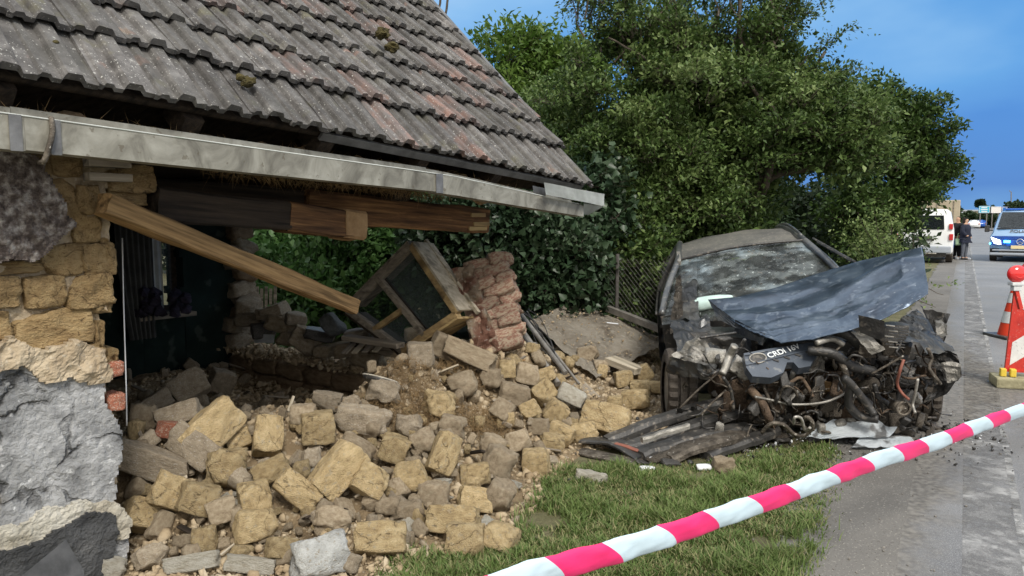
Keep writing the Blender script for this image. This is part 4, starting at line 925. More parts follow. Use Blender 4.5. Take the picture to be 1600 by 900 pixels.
block(303,700,90,50,-35,'grey-brown plaster slab behind the largest yellow block','grey_lump','s','plaster_slab','slab')
block(292,606,62,46,30,'dark grey slab upright at the back of the room','grey_lump','s','plaster_slab','slab')
block(346,596,38,38,70,'smaller grey slab upright at the back of the room','grey_lump','s','plaster_slab','slab')
block(280,648,72,36,20,'dark flat slab in the middle of the room rubble','grey_lump','s','plaster_slab','slab')
block(222,652,38,44,0,'dark clay lump by the broken wall edge','adobe_dull','r','clay_lump','lump')
block(245,628,50,30,35,'dark thin slab left in the room rubble','grey_lump','s','plaster_slab','slab')
# medium lumps scattered over the whole heap
msm = ['adobe','adobe_dull','adobe_dull','grey_lump','adobe']
k = 0; tries = 0
while k < 290 and tries < 9000:
    tries += 1
    px = rb.uniform(190, 1040); py = rb.uniform(520, 900); h_ = hray(px, py)
    if heap(h_.x, h_.y) < .02 or h_.y > 7.8: continue
    s_ = (.028+.062*rb.random()**1.6)*(1.0 if h_.y < 5 else 1.15); me = withmat(rb.choice(small), 'grey_lump' if (h_.x < -1.3 and h_.y > 4.4) else rb.choice(msm))
    if (Vector((h_.x,h_.y,0))-E0).dot(D) < .75 and (Vector((h_.x,h_.y,0))-E0).dot(N) > WS-.1 and h_.y < 3.6: continue
    o = bpy.data.objects.new('clay_lump', me); C.objects.link(o)
    o.matrix_world = Matrix.Translation((h_.x, h_.y, heap(h_.x,h_.y)+s_*.35)) @ Euler((rb.uniform(0,6),rb.uniform(0,6),rb.uniform(0,6))).to_matrix().to_4x4() @ Matrix.Diagonal((s_*rb.uniform(1,1.7), s_, s_*rb.uniform(.7,1.1), 1))
    tag(o, 'small broken clay lump among the larger blocks on the rubble heap', 'lump', 'small clay lumps on the heap'); k += 1
# straw tufts in the heap
def strawpatch(px, py, rad, n_, sd, lab):
    n_ = int(n_*.45)
    c_ = hray(px, py)
    def f(rg):
        a = rg.uniform(0, 6.28); q = rad*math.sqrt(rg.random()); x = c_.x+q*math.cos(a)*1.2; y = c_.y+q*math.sin(a)*.8; return Vector((x, y, heap(x,y)+.03*rg.random()+.02))
    tag(straws('straw_tuft', n_, f, .09, None, .0017, 'straw', -.1, sd), lab, 'straw', kind='stuff')
strawpatch(735,665,.24,2600,1,'big tangle of brown straw in the middle of the heap'); strawpatch(625,650,.22,2200,2,'tangle of straw over the clay lumps left of the middle')
strawpatch(720,590,.16,1200,3,'tuft of straw below the leaning pier'); strawpatch(645,590,.18,1100,4,'tuft of straw behind the white-rimmed bowl'); strawpatch(560,660,.14,700,5,'thin straw on the plaster lump of the crest')

for k in range(46):
    px = rb.uniform(200, 900); py = rb.uniform(560, 880); h_ = hray(px, py)
    if heap(h_.x,h_.y) < .03: continue
    L_ = rb.uniform(.08,.26); o = mbox('wood_splinter', (0,0,0), (L_,0,0), rb.uniform(.012,.035), rb.uniform(.006,.016), rb.choice(('greywood','beamfresh','palewood','darkwood','greywood')))
    o.matrix_world = Matrix.Translation((h_.x,h_.y,heap(h_.x,h_.y)+.04)) @ Euler((rb.uniform(-.4,.4),rb.uniform(-.5,.5),rb.uniform(0,6.3))).to_matrix().to_4x4(); tag(o, 'thin broken wood splinter lying among the clay lumps of the heap', 'splinter', 'wood splinters on the heap')
for k in range(60):
    px = rb.uniform(195, 900); py = rb.uniform(640, 895); h_ = hray(px, py)
    if heap(h_.x,h_.y) < .0: continue
    o = bpy.data.objects.new('plaster_chip', withmat(rb.choice(slabs), rb.choice(('limeband','grey_lump','adobe_dull')))); C.objects.link(o); s_ = rb.uniform(.04,.13)
    o.matrix_world = Matrix.Translation((h_.x,h_.y,max(0,heap(h_.x,h_.y))+.02)) @ Euler((rb.uniform(-.6,.6),rb.uniform(-.6,.6),rb.uniform(0,6.3))).to_matrix().to_4x4() @ Matrix.Diagonal((s_,s_*rb.uniform(.5,.9),s_*.22,1)); tag(o, 'thin flat plaster chip lying among the blocks of the heap', 'chip', 'plaster chips on the heap')
# ================================================================== THINGS ON THE HEAP
def solo(o, label, cat, group=None): return tag(o, label, cat, group)
a_ = at(160,318,3.15); b_ = at(553,479,4.75)
solo(roughbeam('fallen_timber', a_, b_, .085, .095, 'beamfresh', None, .009), 'long sawn timber fallen from the broken wall down onto the rubble', 'timber')
# window box: a casing of planks with panes, lying tilted.  corners in the photograph: top (641,378), right (716,492), bottom (655,527)/(590,530), left (545,470)
def onpl(px, py, O_, n_):
    r = ray(px, py); k = (O_-CP).dot(n_)/r.dot(n_); return CP+r*k
O_ = at(640,460,5.75); pn_ = Vector((-.62,-1,.10)).normalized()
wb = empty('window_casing', O_, 'old wooden window casing with peeling yellow paint lying tilted on the rubble', 'window')
cT, cR, cB, cL = [onpl(x, y, O_, pn_) for x, y in [(640,383),(712,490),(626,548),(540,484)]]
inw = -pn_
def bar(name, a, b, w, h, mat, root, up=None): return setp(mbox(name, a, b, w, h, mat, None, up or Z, .004), root)
def fbar(name, a, b, w, dep, mat, off=0):                # flat along the casing plane, depth along inw
    d = (b-a).normalized(); bm = bmesh.new(); boxab(bm, a+inw*(dep/2+off), b+inw*(dep/2+off), w, dep, up=inw, bev=.004); return setp(lk(name, frombm(name, bm), mat), wb)
BD = .26
for a, b, m_ in ((cT,cR,'yellowwood'),(cR,cB,'yellowwood'),(cB,cL,'greywood'),(cL,cT,'greywood')): fbar('frame_bar', a, b, .05, .06, m_)
for a, b, m_ in ((cT,cR,'palewood'),(cR,cB,'yellowwood'),(cL,cT,'greywood'),(cB,cL,'darkwood')):
    d = (b-a).normalized(); c_ = (cT+cB)/2; out_ = ((a+b)/2-c_); out_ -= d*out_.dot(d); out_.normalize()
    bm = bmesh.new(); boxab(bm, a+out_*.035+inw*BD*.5, b+out_*.035+inw*BD*.5, BD, .018, up=out_); setp(lk('side_board', frombm('side_board', bm), m_), wb)
mA = cL.lerp(cT, .50); mB = cB.lerp(cR, .42); fbar('mullion', mA, mB, .045, .05, 'greywood'); fbar('mullion', mA+inw*.08, mB+inw*.08, .03, .04, 'darkwood')
def pane(a, b, c, d_, mat):
    bm = bmesh.new(); bm.faces.new([bm.verts.new(v+inw*.09) for v in (a,b,c,d_)]); bmesh.ops.solidify(bm, geom=bm.faces[:], thickness=.004); return setp(lk('pane', frombm('pane', bm), mat), wb)
pane(mA, cT, cR, mB, 'dustglass')
nA = cL.lerp(cB,.5); nB = mA.lerp(mB,.55); fbar('cross_bar', nA, nB, .04, .05, 'yellowwood'); pane(cL, mA, nB, nA, 'clearpane'); pane(nA, nB, mB, cB, 'dustglass')
bm = bmesh.new(); e_ = cT + (cT-cR).normalized()*.03 + Z*.03
boxab(bm, cT+inw*.20+Z*.05, cR+inw*.20+(cR-cL).normalized()*.07, .03, .03); setp(lk('outer_moulding', frombm('outer_moulding', bm), 'palewood'), wb)
# masonry pier leaning: bricks as parts
pt, pb = at(737,414,5.95), at(782,550,5.75)
pier = empty('masonry_pier', pb, 'leaning chunk of red brick masonry with plaster beside the window casing', 'masonry')
ax = (pt-pb).normalized(); sx_ = (RT - ax*RT.dot(ax)).normalized(); sy_ = ax.cross(sx_)
Hh_ = (pt-pb).length; rp = random.Random(4); ncs = 9
for i in range(ncs):
    zc = (i+.5)/ncs*Hh_; wdt = .40 - .06*(i/ncs) + rp.uniform(-.02,.02); x = -wdt/2 + .015*i
    j = 0
    if i % 2: cuts_ = [.17,.23]
    else: cuts_ = [.24,.16]
    for wq in cuts_:
        w_ = wq*wdt/.40
        for kd in (0, 1):
            o = lk('brick', withmat(small[(i*2+j+kd) % 14], 'pierbrick')); mw = Matrix.Translation(pb + ax*zc + sx_*(x+w_/2+rp.uniform(-.02,.02)) + sy_*((kd-.5)*.14+rp.uniform(-.035,.03))) @ Matrix((sx_,sy_,ax)).transposed().to_4x4() @ Matrix.Rotation(rp.uniform(-.2,.2),4,'Z') @ Matrix.Rotation(rp.uniform(-.10,.10),4,'Y') @ Matrix.Diagonal((w_*1.12,.155,Hh_/ncs*1.18,1))
            o.parent = pier; o.matrix_parent_inverse = pier.matrix_basis.inverted(); o.matrix_basis = mw
        x += w_; j += 1
# plaster face on its left side
q = [pb - sx_*.20 - sy_*.17 , pb + sx_*.0 - sy_*.17, pt + sx_*.0 - sy_*.15 - ax*.03, pt - sx_*.15 - sy_*.15 - ax*.02]
sheet('plaster_face', q, 14, 30, 'limeband', pier, .05, 9, .03, 3, .02)
pier.children[-1].data.materials[0] = M['pierbrick']
# dusty slab lying beyond the heap
q = [at(846,515,7.6), at(905,472,8.3), at(1050,535,7.6), at(905,585,6.9)]
q = [at(838,492,8.1), at(898,470,8.7), at(1048,532,7.9), at(930,592,6.8)]
q[0] = at(828,500,7.6)
o = sheet('dusty_slab', q, 46, 46, 'concrete', None, .03, 3, .05, 5, .02); tag(o, 'large flat panel covered with dust lying between heap and wreck', 'panel')
crs = np.array([list(v) for v in q])
def samp_slab(rg, n_):
    u = rg.random(n_)[:,None]; v = rg.random(n_)[:,None]; P = (crs[0]*(1-u)+crs[1]*u)*(1-v)+(crs[3]*(1-u)+crs[2]*u)*v; P[:,2] += .03; return P
crumbs('slab_crumbs', 500, samp_slab, .004, .022, 'crumb', 'clay crumbs lying on the dusty panel', 9, .6)
def plank(a, b, w, h, mat, label, name='plank', cat='plank', up=Z): return tag(mbox(name, a, b, w, h, mat, None, up), label, cat)
plank(at(966,506,7.5), at(948,504,7.5), .05, .006, 'white', 'small white strip of paper lying on the dusty panel', 'paper_strip', 'paper')
plank(at(950,482,8.5), at(1056,524,7.6), .07, .07, 'metalpipe', 'thick grey pipe lying along the foot of the wire fence', 'steel_pipe', 'pipe')
plank(at(880,588,6.6), at(948,655,5.9), .22, .03, 'greywood', 'wide grey plank sloping down through the blocks on the right', up=Vector((0,-.6,.8)))
plank(at(953,562,7.1), at(1000,580,6.8), .16, .06, 'palewood', 'short pale board at the lower edge of the dusty panel')
plank(at(640,566,5.6), at(703,592,5.3), .075, .04, 'beamfresh', 'short sawn plank lying below the window casing')
plank(at(700,556,5.7), at(775,590,5.7), .06, .03, 'greywood', 'thin grey plank under the leaning masonry pier')
plank(at(540,527,5.9), at(626,540,5.6), .10, .04, 'greywood', 'dark charred plank at the top of the low wall')
for k, (p0, p1, r_, lab) in enumerate([((815,492,6.6),(884,583,5.9),.020,'upper grey steel pole leaning over the heap right of the pier'),((818,520,6.4),(872,600,5.8),.026,'thick grey steel pole with a clamp leaning on the heap'),((836,512,6.7),(905,600,6.1),.012,'thin dark rod between the two steel poles'),((900,598,6.4),(870,640,6.0),.022,'short pipe stub under the grey plank')]):
    bm = bmesh.new(); tube(bm, [at(*p0), at(*p1)], r_, 10)
    if k == 1: tube(bm, [at(833,540,6.3), at(838,546,6.26)], .04, 10)
    tag(lk('steel_pole', frombm('steel_pole', bm, False), 'metalpipe'), lab, 'pole')
rcb = random.Random(6)
for k in range(7):
    dx = k*3; jb = lambda s_=5: rcb.uniform(-s_, s_)
    mtube('cable', [at(806+dx+jb(3),486+jb(3),6.8), at(826+dx+jb(),506+jb(),6.65), at(846+dx+jb(7),534+jb(7),6.5), at(868+jb(7),562+jb(7),6.35), at(884+jb(9),584+jb(8),6.25)], .004+.002*(k%3), 'black', None, 5)
for o in [o for o in C.objects if o.name.startswith('cable')]: tag(o, 'thin cable of the bundle trailing over the rubble beside the steel poles', 'cable', 'bundle of cables beside the poles')
# bowl with white rim
bc = hray(597,594)+Z*.05+Vector((0,-.05,0)); bowl = empty('enamel_bowl', bc, 'dark enamel bowl with white rim lying in the rubble', 'bowl')
bm = bmesh.new(); n_ = 36; rings = []
for r_, z_ in [(.05,-.05),(.10,-.03),(.125,0),(.118,.002),(.095,-.024),(.04,-.04)]:
    rings.append([bm.verts.new(Vector((r_*math.cos(2*math.pi*k/n_), r_*math.sin(2*math.pi*k/n_), z_))) for k in range(n_)])
for a, b in zip(rings, rings[1:]):
    for k in range(n_): bm.faces.new((a[k],a[(k+1)%n_],b[(k+1)%n_],b[k]))
bm.faces.new(rings[-1]); bm.faces.new(rings[0][::-1])
o = lk('bowl_body', frombm('bowl_body', bm, True), 'black'); o.parent = bowl
for rr in (.122, .10):
    bm = bmesh.new(); tube(bm, [Vector((rr*math.cos(2*math.pi*k/n_), rr*math.sin(2*math.pi*k/n_), .004 if rr > .11 else -.012)) for k in range(n_+1)], .005, 5, False); o = lk('white_rim', frombm('white_rim', bm, True), 'limeband'); o.parent = bowl
bowl.rotation_euler = (-.35, .25, 0); bowl.location.z -= .035
# dark items on top of the low wall: books, cloth, fragments
rq = random.Random(8)
topo = [(395,498,44,22,'grey_lump',0,'grey stone at the left end of the low wall'),(412,515,36,24,'black',5,'dark box on the low wall with a torn notice under it'),(440,505,40,26,'adobe_dull',-10,'clay lump on the low wall near the torn end'),(478,530,46,34,'grey_lump',-35,'tilted grey slab standing on the low wall'),(520,508,34,24,'curtain',-50,'crumpled grey cloth on the low wall'),
        (430,486,36,20,'grey_lump',20,'grey stone at the very top of the low wall rubble'),(462,498,30,18,'grey_lump',-15,'small stone on the low wall behind the tilted slab'),(388,480,26,30,'grey_lump',80,'upright stone at the torn wall end'),(500,522,44,16,'black',-12,'black strip of roofing felt on the low wall'),(575,534,50,14,'darkwood',-4,'dark board on the low wall left of the window casing'),(560,520,40,12,'greywood',10,'grey board on the low wall right of the cloth'),
        (600,544,52,18,'greywood',-6,'weathered board at the foot of the window casing'),(450,528,24,20,'adobe_dull',0,'small clay lump at the foot of the tilted slab'),(540,545,40,22,'adobe_dull',10,'clay lump on the edge of the low wall'),(575,560,44,26,'adobe_dull',-10,'clay lump at the near end of the low wall'),(420,490,28,18,'grey_lump',0,'small grey stone behind the dark box'),(510,548,30,18,'adobe_dull',0,'small clay lump below the black felt strip')]
for i, (x, y, L_, T_, m_, an, lab) in enumerate(topo):
    Yd = 7.25 - (x-372)/(604-372)*1.2; P = at(x, y, Yd-.02); sc = (P-CP).dot(FW)/F; a = math.radians(an)
    mw = Matrix.Translation(P) @ Matrix.Rotation(-a,4,'Y') @ Matrix.Rotation(rq.uniform(-.4,.4),4,'Z') @ Matrix.Diagonal((L_*sc, .2, T_*sc, 1))
    nm_ = {'grey_lump':'stone','adobe_dull':'clay_lump','curtain':'cloth','black':'dark_fragment'}.get(m_, 'board')
    o = lk(nm_, withmat((slabs if m_ in ('grey_lump','black','darkwood','greywood') else small)[i % 6], m_)); o.matrix_world = mw; tag(o, lab, nm_.replace('_',' '))
def samp_top(rg, n_):
    u = rg.random(n_); P = np.array([list(backc.lerp(nearc, float(k))) for k in u]); P[:,2] += -.01 + .05*rg.random(n_); P[:,:2] += rg.normal(size=(n_,2))*.10; return P
crumbs('low_wall_rubble', 900, samp_top, .01, .05, 'crumb', 'small rubble covering the top of the low broken wall', 12, .7)
o = sheet('torn_notice', [at(395,521,7.0), at(430,523,6.85), at(428,536,6.85), at(398,535,7.0)], 5, 3, 'white', None, .01, 5, .002, 2); tag(o, 'torn white printed notice hanging on the low wall', 'notice')
for k in range(4):
    o = mbox('slat', at(537+k*16,553-k*1,5.75), at(552+k*16,537-k*1,5.9), .05, .012, 'palewood' if k%2 else 'greywood'); tag(o, ['leftmost','second','third','rightmost'][k]+' of four short slats stacked at the foot of the casing', 'slat')
mtube('white_cable', [at(191,372,3.55), at(193,470,3.52), at(197,600,3.5), at(198,665,3.5)], .0035, 'white', None, 5, 4); tag(C.objects['white_cable'], 'thin white cable hanging down in the dark opening', 'cable')
bm = bmesh.new(); vc = bp(*( (bt(232,478)[0]), -.25, bt(232,478)[1]))
for k in range(26):
    bmesh.ops.create_icosphere(bm, subdivisions=1, radius=.05, matrix=Matrix.Translation(vc+Vector((rq.uniform(-.3,.25), rq.uniform(-.1,.1), rq.uniform(-.05,.16)))))
for v in bm.verts: v.co += n3(v.co, 14)*.03
tag(lk('violet_laundry', frombm('violet_laundry', bm), 'violet'), 'dark violet bunch of cloth heaped before the room window', 'cloth')
bm = bmesh.new(); q = [wpt(-40,960,-.16), wpt(103,843,-.05), wpt(132,893,-.12), wpt(120,985,-.22)]; bm.faces.new([bm.verts.new(v) for v in q]); bmesh.ops.solidify(bm, geom=bm.faces[:], thickness=.015)
tag(lk('slate_sheet', frombm('slate_sheet', bm), 'zincdark'), 'dark grey sheet leaning against the foot of the plinth', 'sheet')

# ================================================================== WRECKED CAR
CAR0 = Vector((2.10, 5.62, 0)); yaw = math.radians(13); ca = Vector((math.sin(yaw), math.cos(yaw), 0)); cx_ = Vector((math.cos(yaw), -math.sin(yaw), 0))
roll = math.radians(-10)
CM = Matrix.Translation(CAR0) @ Matrix((cx_, ca, Z)).transposed().to_4x4() @ Matrix.Rotation(roll, 4, 'Y') @ Matrix.Rotation(math.radians(2.6), 4, 'X') @ Matrix.Translation((0,0,-.17))
print('ROLL', [tuple(round(v,2) for v in (CM @ Vector(q))) for q in ((0,1.8,1.43),(-.6,1.8,1.385),(.6,1.8,1.385))])
car = empty('wrecked_car', CAR0, 'wrecked dark blue car with its front torn open and bonnet crumpled up', 'car')
def cw(x, y, z): return CM @ Vector((x, y, z))
def cpart(name, me, mat): o = lk(name, me, mat); return setp(o, car)
def loft(name, secs, mat, smooth=True, close=False):
    V = [tuple(cw(*p_)) for s in secs for p_ in s]; k = len(secs[0]); Fc = []
    for i in range(len(secs)-1):
        for j in range(k-1): Fc.append((i*k+j, (i+1)*k+j, (i+1)*k+j+1, i*k+j+1))
    return cpart(name, npmesh(name, V, Fc, smooth=smooth), mat)
def sec(y, zs, zb, zt, hb, ht, hs=.88):                   # half profile: sill, bulge, belt, roof rail
    return dict(y=y, zs=zs, zb=zb, zt=zt, hb=hb, ht=ht, hs=hs)
SS = [sec(1.0,.28,.98,1.02,.86,.80), sec(1.35,.26,.99,1.20,.87,.72), sec(1.8,.25,1.00,1.385,.88,.60), sec(2.3,.25,1.01,1.44,.88,.585), sec(2.9,.25,1.02,1.455,.88,.58), sec(3.5,.27,1.04,1.42,.87,.57), sec(3.95,.32,1.06,1.28,.84,.57), sec(4.25,.40,1.00,1.03,.79,.62)]
for sgn in (-1, 1):
    loft('body_side', [[(sgn*(s['hs']-.06), s['y'], s['zs']), (sgn*s['hs'], s['y'], s['zs']+.12), (sgn*(s['hs']+.02), s['y'], .62), (sgn*(s['hb']+.015), s['y'], s['zb']-.1), (sgn*s['hb'], s['y'], s['zb'])] for s in SS], 'carpaint')
    loft('side_window', [[(sgn*(s['hb']-.012), s['y'], s['zb']), (sgn*(s['hb']*.52+s['ht']*.48), s['y'], (s['zb']+s['zt'])/2), (sgn*(s['ht']+.012), s['y'], s['zt']-.02)] for s in SS[0:7]], 'glassdark')
    for pts, r_ in (([(sgn*.82,1.0,1.0),(sgn*.74,1.32,1.19),(sgn*.615,1.78,1.385),(sgn*.595,2.3,1.445),(sgn*.585,2.9,1.462),(sgn*.575,3.5,1.425),(sgn*.575,3.95,1.285),(sgn*.66,4.25,1.03)], .033), ([(sgn*.875,2.55,1.01),(sgn*.74,2.5,1.25),(sgn*.59,2.45,1.45)], .03), ([(sgn*.87,3.45,1.04),(sgn*.74,3.5,1.24),(sgn*.58,3.5,1.42)], .04), ([(sgn*.87,1.05,1.0),(sgn*.885,2.0,1.01),(sgn*.885,3.0,1.03),(sgn*.85,3.9,1.06)], .012)):
        bm = bmesh.new(); tube(bm, spline([cw(*p_) for p_ in pts], 5), r_, 8); cpart('pillar' if r_ > .02 else 'window_trim', frombm('pillar', bm, True), 'carpaint' if r_ > .02 else 'black')
# roof skin
def roofz(u, s): return s['zt'] + .045*(1-(u*2-1)**2)
rsecs = [[((u*2-1)*s['ht'], s['y'], roofz(u, s) + .012*noise.noise(Vector((u*4, s['y']*3, 1)))) for u in [i/12 for i in range(13)]] for s in SS[2:7]]
loft('roof', rsecs, 'roofpaint')
loft('rear_window', [[((u*2-1)*s['ht'], s['y'], roofz(u, s)) for u in [i/12 for i in range(13)]] for s in SS[6:8]], 'glassdark')
loft('tailgate', [[((u*2-1)*.78, 4.25+.10*q_, 1.02-.30*q_) for u in [i/8 for i in range(9)]] for q_ in (0,.5,1,2)], 'carpaint')
# roof side trim blocks
bm = bmesh.new(); boxab(bm, cw(-.60,1.70,1.37), cw(-.60,2.02,1.44), .035, .05, up=Z); cpart('roof_rail', frombm('roof_rail', bm), 'alu')
bm = bmesh.new(); tube(bm, spline([cw(.60,1.9,1.44), cw(.60,2.3,1.475), cw(.595,2.9,1.50), cw(.585,3.4,1.46)],5), .016, 6); cpart('roof_rail', frombm('roof_rail', bm, True), 'carpaint')
# windscreen
V, Fc = [], []; nu, nv = 16, 12
for i in range(nu+1):
    for j in range(nv+1):
        u = i/nu*2-1; v = j/nv; hw = .83+(.60-.83)*v; y = .88+.92*v - .09*(1-u*u)*(1-v*.6); z = .93+.465*v**.90 + .03*(1-u*u)
        dn = -.05*math.exp(-((u+.35)**2+(v-.2)**2)*5); w_ = Vector((u*3,v*3,0)); V.append(tuple(cw(u*hw, y, z+dn+noise.noise(w_*2)*.012)))
for i in range(nu):
    for j in range(nv): a = i*(nv+1)+j; Fc.append((a,a+nv+1,a+nv+2,a+1))
cpart('windscreen', npmesh('windscreen', V, Fc, smooth=True), 'screen')
bm = bmesh.new(); tube(bm, spline([cw(-.62,1.80,1.395), cw(0,1.70,1.445), cw(.62,1.80,1.395)],8), .014, 6); cpart('windscreen_seal', frombm('windscreen_seal', bm, True), 'black')
bm = bmesh.new(); addbox(bm, cw(0,1.45,.93), 1.5, .55, .16, CM.to_3x3()); cpart('dashboard', frombm('dashboard', bm), 'black')
for sx in (-.36,.36):
    bm = bmesh.new(); addbox(bm, cw(sx,2.3,.95), .46, .14, .62, CM.to_3x3(), .05); addbox(bm, cw(sx,2.34,1.30), .24, .09, .16, CM.to_3x3(), .03); cpart('seat', frombm('seat', bm, True), 'black')
bm = bmesh.new(); bmesh.ops.create_icosphere(bm, subdivisions=3, radius=1)
for v in bm.verts: v.co = Vector((v.co.x*.235, v.co.y*.07, v.co.z*.06)) + n3(v.co, 2)*.012
bmesh.ops.transform(bm, matrix=CM @ Matrix.Translation((-.40,.99,1.045)) @ Matrix.Rotation(-.06,4,'Y') @ Matrix.Rotation(.45,4,'X'), verts=bm.verts); cpart('deflated_airbag', frombm('deflated_airbag', bm, True), 'airbag')
# wipers
bm = bmesh.new(); tube(bm, [at(1270,372,7.2), at(1336,409,6.35)], .010, 5); tube(bm, [at(1278,378,7.05), at(1330,407,6.4)], .014, 5); cpart('wiper', frombm('wiper', bm), 'black')
# floor pan, firewall
bm = bmesh.new(); addbox(bm, cw(0,2.6,.28), 1.66, 3.2, .08, CM.to_3x3()); cpart('floor_pan', frombm('floor_pan', bm), 'black')
bm = bmesh.new(); addbox(bm, cw(0,.98,.62), 1.66, .06, .74, CM.to_3x3()); cpart('bulkhead', frombm('bulkhead', bm), 'black')
bm = bmesh.new(); addbox(bm, cw(0,4.3,.55), 1.55, .14, .4, CM.to_3x3(), .05); cpart('rear_bumper', frombm('rear_bumper', bm), 'carpaint')
# bonnet: crumpled sheet from traced corners in depth
HP_ = {}
hoodpts = [ # rows from rear edge to front edge, each (px,py,Y)
 [(1106,468,6.35),(1150,464,6.20),(1210,450,6.15),(1275,428,6.20),(1342,408,6.15),(1395,396,5.80),(1440,386,5.45)],
 [(1124,486,6.10),(1165,484,5.95),(1225,470,5.85),(1292,452,5.80),(1352,430,5.70),(1402,414,5.50),(1443,402,5.30)],
 [(1148,503,5.75),(1188,502,5.62),(1245,492,5.50),(1305,478,5.42),(1362,456,5.35),(1408,438,5.25),(1446,424,5.18)],
 [(1172,517,5.45),(1205,520,5.35),(1258,514,5.22),(1316,500,5.15),(1370,482,5.12),(1412,464,5.10),(1450,446,5.08)],
 [(1192,524,5.32),(1222,536,5.18),(1268,530,5.08),(1325,517,5.02),(1380,498,5.02),(1420,479,5.02),(1450,459,5.02)]]
G = [[at(*p_) for p_ in r_] for r_ in hoodpts]
def bil(u, v):
    a = u*(len(G[0])-1); b = v*(len(G)-1); i = min(int(a), len(G[0])-2); j = min(int(b), len(G)-2); fu, fv = a-i, b-j
    fu = fu*fu*(3-2*fu)*.5+fu*.5; fv = fv*fv*(3-2*fv)*.5+fv*.5
    return G[j][i].lerp(G[j][i+1], fu).lerp(G[j+1][i].lerp(G[j+1][i+1], fu), fv)
bm = bmesh.new(); nu, nv = 84, 52; g = []
for j in range(nv+1):
    row = []
    for i in range(nu+1):
        u, v = i/nu, j/nv; p_ = bil(u, v); ef = min(1, 7*min(u,1-u), 7*min(v,1-v)); wr_ = max(0, min(1, (v-.30)*3))*(1-.5*u); s_ = Vector((u*6, v*3.2, 0))
        c_ = (1-abs(noise.noise(Vector((u*2.6-v*1.2, v*1.6+u*.8, 4))))*2.4)*.015 + (1-abs(noise.noise(Vector((u*3.2-v*2.5, v*7+u*4, 2))))*2.6)*.010*(.2+v) + noise.noise(s_*5)*.002
        ridge = .035*math.exp(-((v-.34-.12*math.sin(u*5))/.07)**2)
        row.append(bm.verts.new(p_ + (Z*.8 - FW*.4)*((c_+ridge)*ef + .010*wr_*(.5-abs(noise.noise(Vector((u*14+v*9, v*26-u*5, 6))))*2) + .004*wr_*(.5-abs(noise.noise(Vector((u*40, v*46+u*22, 9))))*2)) + FW*noise.noise(s_*2.3)*.004))
    g.append(row)
for j in range(nv):
    for i in range(nu): bm.faces.new((g[j][i],g[j][i+1],g[j+1][i+1],g[j+1][i]))
bmesh.ops.recalc_face_normals(bm, faces=bm.faces); bmesh.ops.solidify(bm, geom=bm.faces[:], thickness=.005)
cpart('bonnet', frombm('bonnet', bm, True), 'hood')
# folded lip on the left corner of the bonnet
def csheet(name, pts, nx, ny, mat, cr=.02, cs=6, seed=0, rag=.01, th=.003): return sheet(name, [at(*p_) for p_ in pts], nx, ny, mat, car, cr, cs, th, seed, rag)
csheet('bonnet_fold', [(1106,468,6.33),(1150,502,5.74),(1196,530,5.30),(1122,500,6.0)], 14, 6, 'carpaint', .012, 5, 1)
csheet('bonnet_edge', [(1148,500,5.74),(1196,522,5.32),(1192,540,5.30),(1146,518,5.76)], 12, 4, 'carpaint', .01, 5, 2)
# fenders and torn panels
csheet('front_wing', [(1046,500,6.0),(1104,492,6.2),(1128,548,5.62),(1062,560,5.45)], 14, 12, 'carpaint', .05, 7, 3, .02)
csheet('torn_wing', [(1050,556,5.5),(1090,520,5.55),(1140,580,5.25),(1100,590,5.2)], 14, 10, 'alu', .05, 8, 4, .02)
csheet('wheel_arch', [(1044,560,5.4),(1106,572,5.2),(1110,592,5.2),(1040,584,5.5)], 12, 6, 'carpaint', .04, 7, 5, .02)
csheet('body_side_crease', [(1062,420,7.4),(1088,405,7.5),(1092,500,6.3),(1052,500,6.4)], 8, 18, 'carpaint', .05, 5, 6, .015)
csheet('door_edge', [(1056,430,7.0),(1064,428,7.0),(1068,520,6.2),(1046,520,6.2)], 4, 14, 'grime', .05, 8, 7, .02)
csheet('front_wing', [(1404,500,5.35),(1432,478,5.5),(1492,548,5.05),(1448,552,4.95)], 14, 12, 'carpaint', .03, 6, 8, .015)
csheet('torn_wing', [(1432,478,5.6),(1482,492,5.6),(1478,532,5.4),(1456,520,5.5)], 12, 8, 'black', .05, 7, 9, .02)
csheet('torn_wing', [(1460,500,5.5),(1474,494,5.5),(1480,520,5.3),(1466,530,5.3)], 8, 8, 'alu', .03, 7, 19, .02)
csheet('bumper_corner', [(1450,545,5.05),(1496,552,4.95),(1503,590,4.95),(1466,602,5.0)], 10, 12, 'black', .05, 8, 10, .02)
csheet('headlight_remains', [(1470,565,4.92),(1500,570,4.88),(1500,598,4.88),(1480,600,4.9)], 8, 8, 'alu', .03, 12, 11, .02)
csheet('bumper_skin', [(1460,604,5.0),(1500,592,4.92),(1480,616,4.95),(1440,630,5.0)], 10, 4, 'black', .04, 8, 12, .01)
csheet('black_panel', [(1341,492,4.95),(1382,502,4.92),(1382,534,4.95),(1344,520,4.98)], 8, 8, 'black', .01, 7, 13, .004, .01)
csheet('battery_tray', [(1330,518,5.05),(1350,516,5.05),(1386,546,4.92),(1362,554,4.95)], 8, 8, 'alu', .02, 12, 14, .01, .01)
csheet('crushed_bracket', [(1344,534,5.02),(1364,526,5.0),(1370,560,4.98),(1340,560,5.02)], 8, 8, 'grime', .03, 12, 15, .01, .01)
